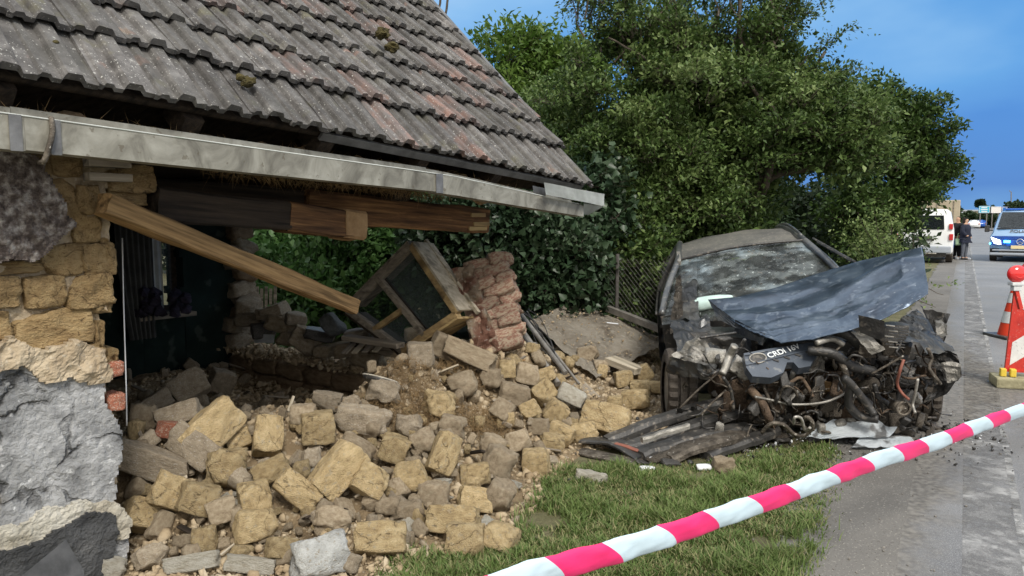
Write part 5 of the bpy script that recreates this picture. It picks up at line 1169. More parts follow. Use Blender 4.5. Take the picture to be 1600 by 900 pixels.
# wheels: tyre with tread + rim
def wheel(px, py, Y, r_, w_, toe, camb, lab=None):
    c_ = at(px, py, Y); axd = (cx_*math.cos(toe) + ca*math.sin(toe)).normalized(); R = frame(axd, Z)
    bm = bmesh.new(); n_ = 56; prof = [(-.5,.66),(-.52,.85),(-.46,.965),(-.34,1.0),(-.20,1.0),(-.18,.92),(-.13,.92),(-.11,1.0),(.11,1.0),(.13,.92),(.18,.92),(.20,1.0),(.34,1.0),(.46,.965),(.52,.85),(.5,.66)]
    rr = []
    for k in range(n_):
        a = 2*math.pi*k/n_; tr = .94 if k % 2 else 1.0
        rr.append([bm.verts.new(c_ + R @ Vector((x*w_, math.cos(a)*q_*r_*(tr if q_ > .96 and abs(x) > .15 else 1), math.sin(a)*q_*r_))) for x, q_ in prof])
    for k in range(n_):
        a, b = rr[k], rr[(k+1)%n_]
        for j in range(len(prof)-1): bm.faces.new((a[j],a[j+1],b[j+1],b[j]))
    root_ = cpart('wheel', frombm('wheel', bm), 'rubber')
    bm = bmesh.new(); 
    for sd in (-1,1):
        ring = [bm.verts.new(c_ + R @ Vector((sd*w_*.40, math.cos(2*math.pi*k/24)*r_*.67, math.sin(2*math.pi*k/24)*r_*.67))) for k in range(24)]; cc = bm.verts.new(c_ + R @ Vector((sd*w_*.22,0,0)))
        for k in range(24): bm.faces.new((ring[k],ring[(k+1)%24],cc))
    o = lk('rim', frombm('rim', bm), 'alu'); o.parent = root_
    return root_
wheel(1060,606,5.75,.315,.215,math.radians(8),0)
wheel(1446,600,5.85,.30,.20,math.radians(-12),0)
for y_ in (3.5,):
    for sx in (-.80,.80):
        q_ = cw(sx, y_, .30); 
        rr = (q_-CP).dot(FW); wheel(800+F*(q_-CP).x/rr, 450-F*(q_-CP).dot(UP)/rr, q_.y, .31, .2, 0, 0)
# engine block and cover
def lumpy(name, px, py, Y, wx, wy, wz, mat, seed, amp=.10, rot=0.0, cuts=7, sq=.25):
    me = lumpmesh(name, seed, cuts=cuts, sq=sq, amp=amp, chops=2); o = lk(name, me, mat)
    mw = Matrix.Translation(at(px,py,Y)) @ Matrix((cx_,ca,Z)).transposed().to_4x4() @ Matrix.Rotation(rot,4,'Y') @ Matrix.Diagonal((wx,wy,wz,1)); o.parent = car; o.matrix_parent_inverse = car.matrix_basis.inverted(); o.matrix_basis = mw; return o
lumpy('engine_block', 1250,608,5.75,.80,.5,.42,'rust',801,.12)
lumpy('gearbox', 1345,600,5.8,.42,.45,.40,'grime',802,.14)
lumpy('crushed_core', 1150,600,5.8,.40,.4,.40,'rust',803,.16)
lumpy('crushed_core', 1400,560,5.8,.5,.5,.35,'black',804,.15)
lumpy('crushed_core', 1120,545,6.0,.5,.5,.30,'black',805,.15)
lumpy('crushed_core', 1290,545,5.75,.95,.4,.20,'black',806,.15)
lumpy('subframe', 1260,652,5.6,1.2,.3,.10,'grime',807,.12)
lumpy('subframe', 1420,630,5.8,.3,.3,.3,'black',808,.16)
lumpy('battery', 1118,556,5.25,.145,.10,.095,'alu',809,.06,.05,5,.1)
lumpy('fluid_reservoir', 1212,625,5.3,.16,.12,.10,'grime',810,.1); lumpy('alternator', 1290,610,5.35,.16,.14,.13,'rust',811,.1,.2,7,.7); lumpy('turbo_housing', 1250,598,5.4,.12,.12,.12,'rust',812,.1,0,7,.9)
lumpy('brake_servo', 1345,585,5.5,.14,.2,.13,'black',813,.08); lumpy('bracket_casting', 1270,566,5.4,.14,.1,.12,'alu',814,.15); lumpy('bracket_casting', 1158,575,5.3,.14,.1,.12,'alu',815,.18,.5); lumpy('pump', 1300,640,5.3,.12,.1,.09,'grime',816,.1)
lumpy('fuse_box', 1392,520,5.3,.20,.2,.13,'black',817,.05,-.1,5,.1); lumpy('amber_housing', 1290,604,5.28,.09,.05,.07,'beamfresh',818,.15)
# engine cover: shaped plate with oval opening, lettering
EO = at(1215,560,5.15); en = Vector((-.05,-.62,.78)).normalized()
def ep(px, py, h=0): return onpl(px, py, EO, en) + en*h
outl = [(1162,552),(1200,545),(1262,536),(1270,535),(1280,548),(1266,572),(1248,575),(1240,566),(1230,566),(1224,582),(1205,590),(1176,588),(1166,574)]
bm = bmesh.new(); bmf = bm.faces.new([bm.verts.new(ep(*q)) for q in outl]); r = bmesh.ops.extrude_face_region(bm, geom=[bmf]); bmesh.ops.translate(bm, verts=[v for v in r['geom'] if isinstance(v, bmesh.types.BMVert)], vec=-en*.07)
ec = cpart('engine_cover', frombm('engine_cover', bm), 'cover')
def sub(o, root_): o.parent = root_; return o
bm = bmesh.new(); n_ = 24; ring = [ep(1184+13*math.cos(2*math.pi*k/n_), 560+7.5*math.sin(2*math.pi*k/n_), .004) for k in range(n_+1)]; tube(bm, ring, .006, 5, False); sub(lk('oil_filler_ring', frombm('r', bm, True), 'alu'), ec)
bm = bmesh.new(); bm.faces.new([bm.verts.new(v) for v in [ep(1184+12*math.cos(2*math.pi*k/n_), 560+7*math.sin(2*math.pi*k/n_), .003) for k in range(n_)]]); sub(lk('oil_filler_recess', frombm('r', bm), 'black'), ec)
bm = bmesh.new(); boxab(bm, ep(1166,571,.006), ep(1272,546,.006), .008, .008, up=en); boxab(bm, ep(1164,556,.006), ep(1200,549,.006), .006, .006, up=en); sub(lk('moulded_rib', frombm('r', bm), 'cover'), ec)
for k in range(4):
    x, y = 1208+k*17, 562-k*4.0; bm = bmesh.new(); boxab(bm, ep(x,y,.004), ep(x+9,y+3,.004), .016, .006, up=en); sub(lk('moulded_vent', frombm('r', bm), 'black'), ec)
def text3d(s, name, mat, P, xdir, nrm, size, root_=None, ext=.001, al='CENTER'):
    cu = bpy.data.curves.new(name, 'FONT'); cu.body = s; cu.size = size; cu.extrude = ext; cu.align_x = al; cu.align_y = 'CENTER'; cu.offset = size*.02
    t_ = bpy.data.objects.new(name, cu); C.objects.link(t_); bpy.context.view_layer.update()
    me = bpy.data.meshes.new_from_object(t_.evaluated_get(bpy.context.evaluated_depsgraph_get())); bpy.data.objects.remove(t_)
    x = Vector(xdir).normalized(); n_ = Vector(nrm).normalized(); y = n_.cross(x).normalized(); n_ = x.cross(y)
    me.transform(Matrix.Translation(P) @ Matrix((x,y,n_)).transposed().to_4x4()); me.materials.clear(); me.materials.append(M[mat]); o = bpy.data.objects.new(name, me); C.objects.link(o)
    return o
o = text3d('CRDi 16V', 'cover_lettering', 'letters', ep(1224,550,.010), ep(1244,543)-ep(1204,556), en, .062); sub(o, ec)
# hoses, pipes and cables of the torn engine bay
rh = random.Random(17)
hs = [([(1148,540),(1140,556),(1134,572),(1128,584)],5.15,.028,'alu','coolant_pipe'),([(1146,640),(1142,610),(1130,590)],5.05,.012,'black','strut_rod'),
 ([(1300,515),(1325,522),(1345,540),(1352,555)],5.15,.042,'black','air_hose'),([(1262,548),(1300,552),(1330,572),(1365,580)],5.1,.034,'black','air_hose'),([(1318,590),(1330,600),(1352,628),(1366,648)],4.95,.026,'black','coolant_hose'),
 ([(1330,600),(1326,630),(1344,650),(1372,655)],5.0,.03,'black','coolant_hose'),([(1180,620),(1200,624),(1240,632),(1290,628),(1330,610)],5.05,.009,'alu','fuel_pipe'),
 ([(1222,640),(1218,620),(1226,604),(1240,608),(1246,620)],5.05,.008,'grime','brake_pipe'),([(1190,676),(1205,662),(1225,664),(1240,678),(1258,680),(1270,664),(1262,652),(1252,656)],4.95,.014,'grime','heater_hose'),
 ([(1240,662),(1242,652),(1252,654),(1258,672),(1266,668)],4.9,.010,'alu','heater_hose'),([(1412,562),(1406,580),(1402,600),(1410,615),(1420,624)],4.95,.010,'redwire','cable_loom'),([(1434,592),(1430,615),(1426,632),(1430,645)],4.95,.010,'alu','cable_loom'),
 ([(1450,545),(1456,560),(1452,575),(1462,590),(1470,600)],4.95,.012,'grime','cable_loom'),([(1190,590),(1196,610),(1204,630),(1214,650)],5.15,.014,'grime','bracket_arm'),([(1170,606),(1190,628),(1200,650),(1208,664)],5.1,.03,'rust','suspension_arm'),
 ([(1134,610),(1112,630),(1094,650)],5.2,.008,'grime','thin_rod'),([(1060,640),(1090,610),(1120,585),(1136,575)],5.2,.007,'grime','thin_rod'),([(1094,528),(1120,524),(1150,520)],5.5,.010,'black','bonnet_stay'),([(1240,580),(1236,600),(1246,615)],5.2,.02,'alu','oil_pipe'),
 ([(1232,600),(1250,590),(1262,604),(1270,620)],5.1,.012,'rust','exhaust_pipe'),([(1362,584),(1384,572),(1412,556)],5.0,.008,'grime','thin_rod'),([(1290,520),(1282,540),(1290,562)],5.2,.016,'black','vacuum_hose'),([(1310,560),(1322,584),(1318,606)],5.1,.022,'grime','coolant_hose'),
 ([(1366,600),(1372,620),(1386,630),(1396,644)],5.1,.018,'black','drive_shaft'),([(1276,536),(1300,530),(1318,538)],5.1,.02,'alu','oil_pipe'),([(1140,560),(1152,548),(1164,530)],5.2,.012,'black','cable_loom')]
for k, (pts, Y, r_, m_, nm) in enumerate(hs): mtube(nm, [at(x, y, Y+.04*math.sin(k+i*1.7)) for i, (x, y) in enumerate(pts)], r_, m_, car, 8)
bm = bmesh.new(); c_ = at(1412,638,4.95)
for q_ in (.045,.030): tube(bm, [c_ + RT*math.cos(2*math.pi*k/20)*q_ + Z*math.sin(2*math.pi*k/20)*q_ + FW*(.045-q_) for k in range(21)], .009, 6, False)
tube(bm, [c_+FW*.01, c_+FW*.12], .042, 12); cpart('fog_lamp', frombm('fog_lamp', bm, True), 'grime')
for k in range(240):                                     # tangled small cables and torn scraps
    x = rh.uniform(1105,1470) if k < 150 else rh.uniform(1180,1440); y = rh.uniform(550,672) - max(0,(x-1380))*.12; Y = rh.uniform(5.02,5.4)
    if 1160 < x < 1282 and y < 592: y = rh.uniform(594,668)
    if k % 5 < 3:
        pts = [(x,y)]; a = rh.uniform(0,6.28)
        for i in range(4): a += rh.uniform(-1.1,1.1); pts.append((pts[-1][0]+rh.uniform(5,16)*math.cos(a), pts[-1][1]+rh.uniform(5,14)*math.sin(a)))
        mtube('cable', [at(px,py,Y+rh.uniform(-.05,.05)) for px, py in pts], rh.choice((.003,.004,.006,.009)), rh.choice(('black','grime','black','black','rust','grime')), car, 5, 4)
    else:
        me = withmat(rh.choice(small), rh.choice(('grime','black','alu','rust','grime','black'))); o = lk('torn_fitting', me); s_ = rh.uniform(.03,.085)
        mw = Matrix.Translation(at(x,y,Y+.05)) @ Euler((rh.uniform(0,6),rh.uniform(0,6),rh.uniform(0,6))).to_matrix().to_4x4() @ Matrix.Diagonal((s_*rh.uniform(1,2.2),s_,s_*rh.uniform(.3,.9),1)); o.parent = car; o.matrix_parent_inverse = car.matrix_basis.inverted(); o.matrix_basis = mw
for k in range(34):
    x = rh.uniform(1060,1480); y = rh.uniform(545,660); Y = rh.uniform(5.1,5.5); a = rh.uniform(0,3.14); L_ = rh.uniform(14,36)
    if 1160 < x < 1282 and y < 598: continue
    dx, dy = math.cos(a)*L_, math.sin(a)*L_*.6; csheet('torn_sheet', [(x,y,Y),(x+dx,y+dy,Y-.05),(x+dx-dy*.5,y+dy+10,Y+.02),(x-dy*.5,y+10,Y+.05)], 6, 4, rh.choice(('black','grime','black','alu','rust')), .05, 12, k, .012, .002)
for k in range(26):                                      # louvres of the crushed fuse box and grille
    x, y = 1386+(k%2)*16+rh.uniform(-4,4), 508+(k//2)*4.2; 
    if y > 545: break
    bm = bmesh.new(); boxab(bm, at(x,y,5.0), at(x+14,y+1.5,4.98), .02, .006); cpart('louvre', frombm('louvre', bm), 'black' if k % 4 else 'alu')
# ---- debris on the ground in front of the wreck
def strip3(name, pts, w, h, mat, label, cat='car part', Y0=None):
    bm = bmesh.new(); P = [at(*p_) for p_ in pts]
    for a, b in zip(P, P[1:]): boxab(bm, a, b, w, h, ext=.01)
    return tag(lk(name, frombm(name, bm), mat), label, cat)
def gp(px, py, z=.03): return onz(px, py, z)
def gstrip(name, pts, w, h, mat, label, n=4, rr=None, cat='car part'):
    P = spline([onz(x, y, z) for x, y, z in pts], n); bm = bmesh.new(); k_ = len(P); d = (P[-1]-P[0]).normalized(); s_ = d.cross(Z).normalized(); prof = [(-.5,0),(-.5,.6),(-.35,1),(.35,1),(.5,.6),(.5,0)]
    rg = [[bm.verts.new(p_ + s_*a*w + Z*b*h + n3(p_, 9)*.012) for a, b in prof] for p_ in P]
    for a, b in zip(rg, rg[1:]):
        for j in range(6): bm.faces.new((a[j],a[(j+1)%6],b[(j+1)%6],b[j]))
    bm.faces.new(rg[0][::-1]); bm.faces.new(rg[-1]); return tag(lk(name, frombm(name, bm), mat), label, cat)
gstrip('bumper_beam', [(945,698,.02),(1010,672,.10),(1080,648,.16),(1142,634,.20)], .10, .07, 'black', 'topmost long black bumper strip running from the wreck to the heap')
gstrip('bumper_skin', [(975,704,.02),(1040,684,.07),(1100,664,.11),(1152,650,.13)], .12, .05, 'black', 'second black bumper strip lying under the topmost one')
gstrip('bumper_skin', [(1000,716,.01),(1060,696,.05),(1110,682,.08),(1170,672,.07)], .14, .05, 'black', 'third black bumper strip lying nearest the grass')
gstrip('radiator_bar', [(1002,692,.12),(1040,680,.15),(1076,668,.19)], .035, .035, 'alu', 'grey metal bar lying across the black bumper strips')
gstrip('bumper_skin', [(1100,718,.0),(1140,702,.03),(1180,688,.05),(1210,676,.05)], .12, .05, 'black', 'short black bumper piece lying below the engine')
gstrip('torn_undertray', [(1040,720,.0),(1080,704,.05),(1130,690,.08),(1160,684,.06)], .15, .05, 'grime', 'mud-caked undertray piece lying among the bumper strips')
gstrip('flat_panel', [(905,706,.01),(950,714,.012),(1000,724,.01)], .14, .015, 'grime', 'flat grey torn panel lying at the left tip of the bumper debris')
gstrip('torn_cloth', [(915,688,.05),(950,690,.06),(985,704,.04),(1005,716,.02)], .16, .02, 'black', 'crumpled dark sheet lying over the flat grey panel')
gstrip('red_trim', [(962,694,.07),(985,700,.06),(1000,706,.05)], .04, .01, 'redwire', 'narrow reddish trim piece on the crumpled dark sheet')
o = sheet('silver_panel', [onz(1250,686,.06), onz(1388,686,.07), onz(1404,664,.16), onz(1300,658,.16)], 16, 10, 'paleblue', None, .03, 6, .004, 1, .015); tag(o, 'pale silver body panel lying under the engine', 'car part')
o = sheet('silver_panel', [onz(1330,700,.03), onz(1436,700,.03), onz(1424,684,.07), onz(1346,682,.07)], 14, 8, 'paleblue', None, .02, 6, .004, 2, .015); tag(o, 'second pale silver panel lying nearest the road', 'car part')
gstrip('black_trim', [(1262,690,.03),(1320,680,.04),(1380,684,.03),(1424,690,.02)], .05, .03, 'black', 'long black trim strip between the two silver panels')
o = lk('rubber_cap', withmat(small[3],'black')); o.matrix_world = Matrix.Translation(onz(1404,692,.03)) @ Matrix.Diagonal((.07,.07,.05,1)); tag(o, 'small black rubber cap standing on the silver panel', 'cap')
for k in range(26):
    x = rh.uniform(960,1230) if k < 15 else rh.uniform(1380,1480); y = (738-(x-960)*.20 if k < 15 else 672)+rh.uniform(-14,8); o = lk('plastic_fragment', withmat(rh.choice(small), rh.choice(('black','grime','black')))); s_ = rh.uniform(.04,.11)
    o.matrix_world = Matrix.Translation(onz(x,y,.02)) @ Euler((rh.uniform(-.3,.3),rh.uniform(-.3,.3),rh.uniform(0,6))).to_matrix().to_4x4() @ Matrix.Diagonal((s_*rh.uniform(1,2.4),s_,s_*.35,1)); tag(o, 'small dark car fragment lying on the ground around the bumper debris and wreck', 'car part', 'small car fragments on the ground')
for k, (x, y) in enumerate([(1025,718),(1100,730),(1012,733)]):
    o = lk('white_fragment', withmat(small[k+5],'white')); o.matrix_world = Matrix.Translation(onz(x,y,.02)) @ Matrix.Diagonal((.09,.05,.03,1)); tag(o, ['white crumpled scrap beside the flat grey panel','white scrap on the grass under the bumper strips','tiny white scrap at the tip of the flat panel'][k], 'scrap')
o = lk('stone', withmat(rough[2],'adobe_dull')); o.matrix_world = Matrix.Translation(onz(1131,727,.04)) @ Matrix.Diagonal((.13,.1,.10,1)); tag(o, 'brown stone on the grass in front of the bumper debris', 'stone')
o = lk('twig', None) if False else mtube('twig_stick', [onz(870,874,.01), onz(892,878,.02), onz(905,882,.01)], .012, 'grime', None, 5); tag(o, 'dark bent scrap lying in the grass behind the tape', 'scrap')
o = mtube('pale_chip', [onz(1155,897,.01), onz(1164,889,.02), onz(1172,882,.03)], .012, 'limeband', None, 5); tag(o, 'pale wood chip standing in the grass at the bottom edge', 'chip')
# ================================================================== BARRIER TAPE
def stripemat():
    m = mk('barrier_tape_film', [(.5,.5,.5)], rough=.32, bump=.25, bscale=7, bdist=.004, spec=.5); nt = m.node_tree; n = nt.nodes; l = nt.links
    a = n.new('ShaderNodeAttribute'); a.attribute_name = 'tone'; f = n.new('ShaderNodeMath'); f.operation = 'FRACT'; l.new(a.outputs['Fac'], f.inputs[0])
    g = n.new('ShaderNodeMath'); g.operation = 'GREATER_THAN'; g.inputs[1].default_value = .5; l.new(f.outputs[0], g.inputs[0])
    x = n.new('ShaderNodeMix'); x.data_type = 'RGBA'; l.new(g.outputs[0], x.inputs[0]); x.inputs[6].default_value = (.74,.025,.15,1); x.inputs[7].default_value = (.50,.63,.70,1)
    l.new(x.outputs[2], n['Principled BSDF'].inputs['Base Color']); return m
M['tape'] = stripemat()
tk = [(760,923,1.78),(825,893,1.88),(900,876,1.98),(1000,848,2.14),(1100,812,2.32),(1200,775,2.52),(1300,740,2.78),(1400,706,3.08),(1500,677,3.42),(1600,645,3.85),(1720,608,4.4),(1900,560,5.3)]
# centre line fitted below; stripes counted along the length
ctr = [(700,943),(825,899),(940,868),(1040,837),(1130,806),(1220,775),(1300,745),(1375,718),(1450,695),(1525,667),(1600,640),(1800,572)]
def dpt(x): return .076*F/(44 - (x-900)*.0315)
P = spline([at(x, y, dpt(x)) for x, y in ctr], 16); bnd = [865,955,1043,1110,1180,1237,1300,1355,1402,1442,1480,1512,1543,1572,1600]
def pxof(p_): q = p_-CP; return 800+F*q.x/q.dot(FW)
step = None; V, Fc, tn = [], [], []; n_ = 14
bp_ = [690,777] + bnd + [1628,1656,1684,1712,1740,1770,1800,1830]
def stripe(x):
    for i in range(len(bp_)-1):
        if x < bp_[i+1]: return (i + (x-bp_[i])/(bp_[i+1]-bp_[i]))*.5
    return len(bp_)*.5
for i, p_ in enumerate(P):
    d = (P[min(i+1,len(P)-1)]-P[max(i-1,0)]).normalized(); vd = (p_-CP).normalized(); up_ = (Z - d*Z.dot(d)).normalized(); side = d.cross(up_).normalized()
    if side.dot(vd) > 0: side = -side                     # towards the camera side
    s0 = stripe(pxof(p_))
    for j in range(n_+1):
        v = j/n_*2-1; bulge = (1-v*v)**.5*.017 + .003*math.sin(i*.6+v*2)
        V.append(tuple(p_ + up_*v*.040 + side*bulge + up_*(.0035*noise.noise(Vector((i*.21,0,3))) ) + side*(.003*noise.noise(Vector((i*.5,v*1.5,8))) + .0016*noise.noise(Vector((i*1.7+v*2,v*3,8)))))); tn.append(s0 + 20 + v*.095 - .03*(1-v*v))
for i in range(len(P)-1):
    for j in range(n_): a = i*(n_+1)+j; Fc.append((a,a+n_+1,a+n_+2,a+1))
me = npmesh('barrier_tape', V, Fc, tone=tn, smooth=True); tag(lk('barrier_tape', me, 'tape'), 'red and white striped barrier tape stretched across the foreground', 'tape')

# ================================================================== CONE, BEACON, WARNING BOARD
M['conered'] = mk('orange_red_cone', [(.62,.055,.025)], rough=.4, bump=.05); M['refl'] = mk('white_reflective_band', [(.3,(.50,.53,.54)),(.7,(.66,.68,.68))], scale=30, rough=.4, bump=0)
M['signred'] = mk('red_reflective_sheet', [(.3,(.42,.03,.025)),(.7,(.60,.05,.035))], scale=12, rough=.4, bump=.05, spots=[(60,.62,.05,(.6,.35,.3),.35)]); M['signwhite'] = mk('white_reflective_sheet', [(.3,(.58,.58,.56)),(.7,(.74,.74,.72))], scale=9, rough=.4, bump=0, spots=[(60,.63,.04,(.3,.3,.3),.5)])
M['yellowgrey'] = mk('dirty_yellow_rubber', [(.3,(.22,.20,.12)),(.7,(.45,.42,.27))], scale=8, bump=.4, bscale=40); M['yellow'] = mk('yellow_fitting', [(.62,.46,.06)], rough=.5, bump=.1)
M['lens'] = mk('red_lamp_lens', [(.62,.02,.02)], rough=.15, bump=0, spec=.6, coat=.5)
co = onz(1582,527,.01); cone = empty('traffic_cone', co, 'orange traffic cone with two white bands standing behind the warning board', 'cone')
def ringseg(bm, c, r0, r1, z0, z1, n_=28, sq=False):
    a = [bm.verts.new(c+Vector((r0*math.cos(2*math.pi*k/n_), r0*math.sin(2*math.pi*k/n_), z0))) for k in range(n_)]; b = [bm.verts.new(c+Vector((r1*math.cos(2*math.pi*k/n_), r1*math.sin(2*math.pi*k/n_), z1))) for k in range(n_)]
    for k in range(n_): bm.faces.new((a[k],a[(k+1)%n_],b[(k+1)%n_],b[k]))
    return a, b
def cr_(z): return .185-.155*(z/.75)
cuts_ = [(.03,.20,'conered'),(.20,.35,'refl'),(.35,.47,'conered'),(.47,.60,'refl'),(.60,.76,'conered')]
for z0_, z1_, m_ in cuts_:
    bm = bmesh.new(); ringseg(bm, co, cr_(z0_)+(.003 if m_=='refl' else 0), cr_(z1_)+(.003 if m_=='refl' else 0), z0_, z1_)
    setp(lk('cone_band' if m_=='refl' else 'cone_body', frombm('cone_body', bm, True), m_), cone)
bm = bmesh.new(); addbox(bm, co+Z*.018, .50, .50, .036, None, .012); setp(lk('cone_base', frombm('cone_base', bm), 'black'), cone)
bc = onz(1592,622,0); wbd = empty('warning_board', bc, 'red and white chevron warning board on a yellow rubber foot at the right edge', 'warning board')
bx = Vector((.93,-.35,0)).normalized(); bn = Vector((-.35,-.93,0)).normalized(); BL0 = onz(1568,604,0); sc_ = 6.7/F
def wp(u, z, off=0): return BL0 + bx*u + Z*z + bn*off
BH = 1.06; BW = .26; zb_ = .15
lean = .16
def wq(u, z, off=0): return wp(u + (z-zb_)*lean*0 , z, off) + RT*((z-zb_)*.055)
def plate(name, pts, off, th, mat):
    bm = bmesh.new(); f = bm.faces.new([bm.verts.new(wq(u,z,off)) for u, z in pts]); r = bmesh.ops.extrude_face_region(bm, geom=[f]); bmesh.ops.translate(bm, verts=[v for v in r['geom'] if isinstance(v, bmesh.types.BMVert)], vec=-bn*th); return setp(lk(name, frombm(name, bm), mat), wbd)
plate('board', [(0,zb_),(BW,zb_),(BW,BH+.12),(.06,BH+.12),(.015,BH+.05),(0,BH)], 0, .03, 'signred')
plate('white_chevron', [(.035,zb_+.06),(BW-.03,zb_+.22),(BW-.03,zb_+.44),(.035,zb_+.28)], .003, .002, 'signwhite')
plate('white_chevron', [(.035,zb_+.64),(BW-.03,zb_+.50),(BW-.03,zb_+.78),(.035,zb_+.90)], .003, .002, 'signwhite')
for a, b in (((.008,zb_),(.008,BH)),((BW-.008,zb_),(BW-.008,BH+.1)),((.0,zb_+.008),(BW,zb_+.008))):
    bm = bmesh.new(); boxab(bm, wq(*a,.006), wq(*b,.006), .018, .018, up=bn); setp(lk('frame_edge', frombm('frame_edge', bm), 'signred'), wbd)
bm = bmesh.new(); addbox(bm, wp(.22,.055,-.02), .62, .32, .10, frame(bx, Z), .02); setp(lk('rubber_foot', frombm('rubber_foot', bm), 'yellowgrey'), wbd)
bm = bmesh.new(); addbox(bm, wp(.22,.006,-.02), .64, .34, .012, frame(bx, Z)); setp(lk('foot_edge', frombm('foot_edge', bm), 'black'), wbd)
for u in (-.02,.06):
    bm = bmesh.new(); addbox(bm, wp(u,.145,.03), .05, .07, .075, frame(bx, Z), .01); setp(lk('clamp', frombm('clamp', bm), 'yellow'), wbd)
lc = at(1589,428,6.3); lamp = empty('warning_lamp', lc, 'round red warning lamp fixed on top of the striped board', 'warning lamp')
bm = bmesh.new(); bmesh.ops.create_uvsphere(bm, u_segments=28, v_segments=16, radius=.082, matrix=Matrix.Translation(lc) @ Matrix.Diagonal((1,.55,.92,1))); setp(lk('lens', frombm('lens', bm, True), 'lens'), lamp)
bm = bmesh.new(); tube(bm, [lc + FW*-.035 + (RT*math.cos(2*math.pi*k/8)+UP*math.sin(2*math.pi*k/8))*.035 for k in range(9)], .006, 5, False); setp(lk('lens_ring', frombm('lens_ring', bm), 'lens'), lamp)
bm = bmesh.new(); addbox(bm, lc-Z*.085, .11, .07, .03, None, .008); addbox(bm, lc-Z*.12+RT*.0, .07, .05, .05, None, .008); setp(lk('lamp_mount', frombm('lamp_mount', bm), 'refl'), lamp)
bm = bmesh.new(); boxab(bm, lc-Z*.14, lc-Z*.30+RT*.05, .03, .03); setp(lk('lamp_post', frombm('lamp_post', bm), 'signred'), lamp)

# ================================================================== VEHICLES
M['polblue'] = mk('police_blue_paint', [(.02,.10,.42)], rough=.25, bump=0, coat=.6, spec=.5); M['polsilver'] = mk('pale_blue_bonnet_paint', [(.17,.29,.45)], rough=.25, bump=0, coat=.6, spec=.5)
M['tail'] = mk('red_tail_lamp', [(.45,.03,.03)], rough=.2, bump=0); M['plate'] = mk('yellowish_plate', [(.72,.60,.34)], rough=.4, bump=0); M['chrome'] = mk('bright_metal', [(.6,.62,.64)], rough=.2, bump=0, metal=.8)
M['beacon'] = mk('blue_flash_light', [(.1,.5,.9)], rough=.3, bump=0, emit=((.06,.62,1.0), 7.0)); M['headlit'] = mk('lit_headlight', [(.8,.85,.85)], rough=.3, bump=0, emit=((1,.97,.88), 2.2)); M['grey'] = mk('grey_bumper_plastic', [(.30,.33,.37)], rough=.5, bump=0)
def vehicle(root, Om, xs_, prof_front, parts): pass
def vbox(root, Om, name, c, s, mat, bev=.02):
    bm = bmesh.new(); addbox(bm, Om @ Vector(c), s[0], s[1], s[2], Om.to_3x3(), bev); return setp(lk(name, frombm(name, bm), mat), root)
def vpoly(root, Om, name, pts, mat, th=.01, nrm=None):
    bm = bmesh.new(); f = bm.faces.new([bm.verts.new(Om @ Vector(p_)) for p_ in pts]); bmesh.ops.solidify(bm, geom=[f], thickness=th); return setp(lk(name, frombm(name, bm), mat), root)
def vloft(root, Om, name, secs, mat, smooth=True, cap=True):
    bm = bmesh.new(); R = [[bm.verts.new(Om @ Vector(p_)) for p_ in s] for s in secs]; k = len(secs[0])
    for a, b in zip(R, R[1:]):
        for j in range(k): bm.faces.new((a[j],a[(j+1)%k],b[(j+1)%k],b[j]))
    if cap: bm.faces.new(R[0][::-1]); bm.faces.new(R[-1])
    return setp(lk(name, frombm(name, bm, smooth), mat), root)
def vwheel(root, Om, x, y, r_=.33, w_=.22):
    bm = bmesh.new(); c_ = Om @ Vector((x,y,r_)); ax_ = Om.to_3x3() @ Vector((1,0,0)); tube(bm, [c_-ax_*w_/2, c_-ax_*w_*.4, c_+ax_*w_*.4, c_+ax_*w_/2], [r_*.93,r_,r_,r_*.93], 28); o = setp(lk('wheel', frombm('wheel', bm), 'rubber'), root)
    bm = bmesh.new(); tube(bm, [c_-ax_*(w_/2+.01), c_+ax_*(w_/2+.01)], r_*.6, 18); q = lk('rim', frombm('rim', bm), 'chrome'); q.parent = o
def ovs(y, hw, z0_, z1_, r_=.12, ht=None):                # rounded rectangular cross-section
    ht = ht or hw; return [(-hw+.05,y,z0_),(hw-.05,y,z0_),(hw,y,z0_+.08),(hw+.02,y,(z0_+z1_)*.42),(hw,y,z0_+(z1_-z0_)*.55),(ht+.02,y,z1_-r_),(ht-.06,y,z1_-.02),(0,y,z1_+.02),(-ht+.06,y,z1_-.02),(-ht-.02,y,z1_-r_),(-hw,y,z0_+(z1_-z0_)*.55),(-hw-.02,y,(z0_+z1_)*.42),(-hw,y,z0_+.08)]
# police van (its front faces the camera)
pc = onz(1592,410,0); P_M = Matrix.Translation(pc) @ frame(Vector((RD.y,-RD.x,0)), Z).to_4x4(); P_M = Matrix.Translation(pc) @ Matrix.Rotation(-math.radians(37),4,'Z')
pv = empty('police_van', pc, 'blue and white police van with flashing blue light coming down the road', 'van')
vloft(pv, P_M, 'body', [ovs(0.02,.86,.32,.90,.1), ovs(.25,.94,.24,1.01,.1), ovs(.75,.96,.2,1.20,.1,.90), ovs(1.05,.96,.2,1.42,.1,.86), ovs(1.6,.96,.2,1.88,.1,.78), ovs(2.2,.96,.2,1.93,.1,.78), ovs(4.9,.96,.2,1.9,.1,.78), ovs(5.05,.92,.3,1.8,.1,.76)], 'polsilver')
vpoly(pv, P_M, 'bonnet_stripe', [(-.88,.02,.96),(.88,.02,.96),(.88,-.02,.62),(-.88,-.02,.62)], 'polblue', .02)
vpoly(pv, P_M, 'windscreen', [(-.78,.80,1.27),(.78,.80,1.27),(.69,1.5,1.855),(-.69,1.5,1.855)], 'glassdark', .02)
vbox(pv, P_M, 'windscreen_base', (0,.77,1.235), (1.6,.1,.04), 'black'); vbox(pv, P_M, 'roof_bar', (0,2.0,1.97), (1.3,.3,.07), 'polblue')
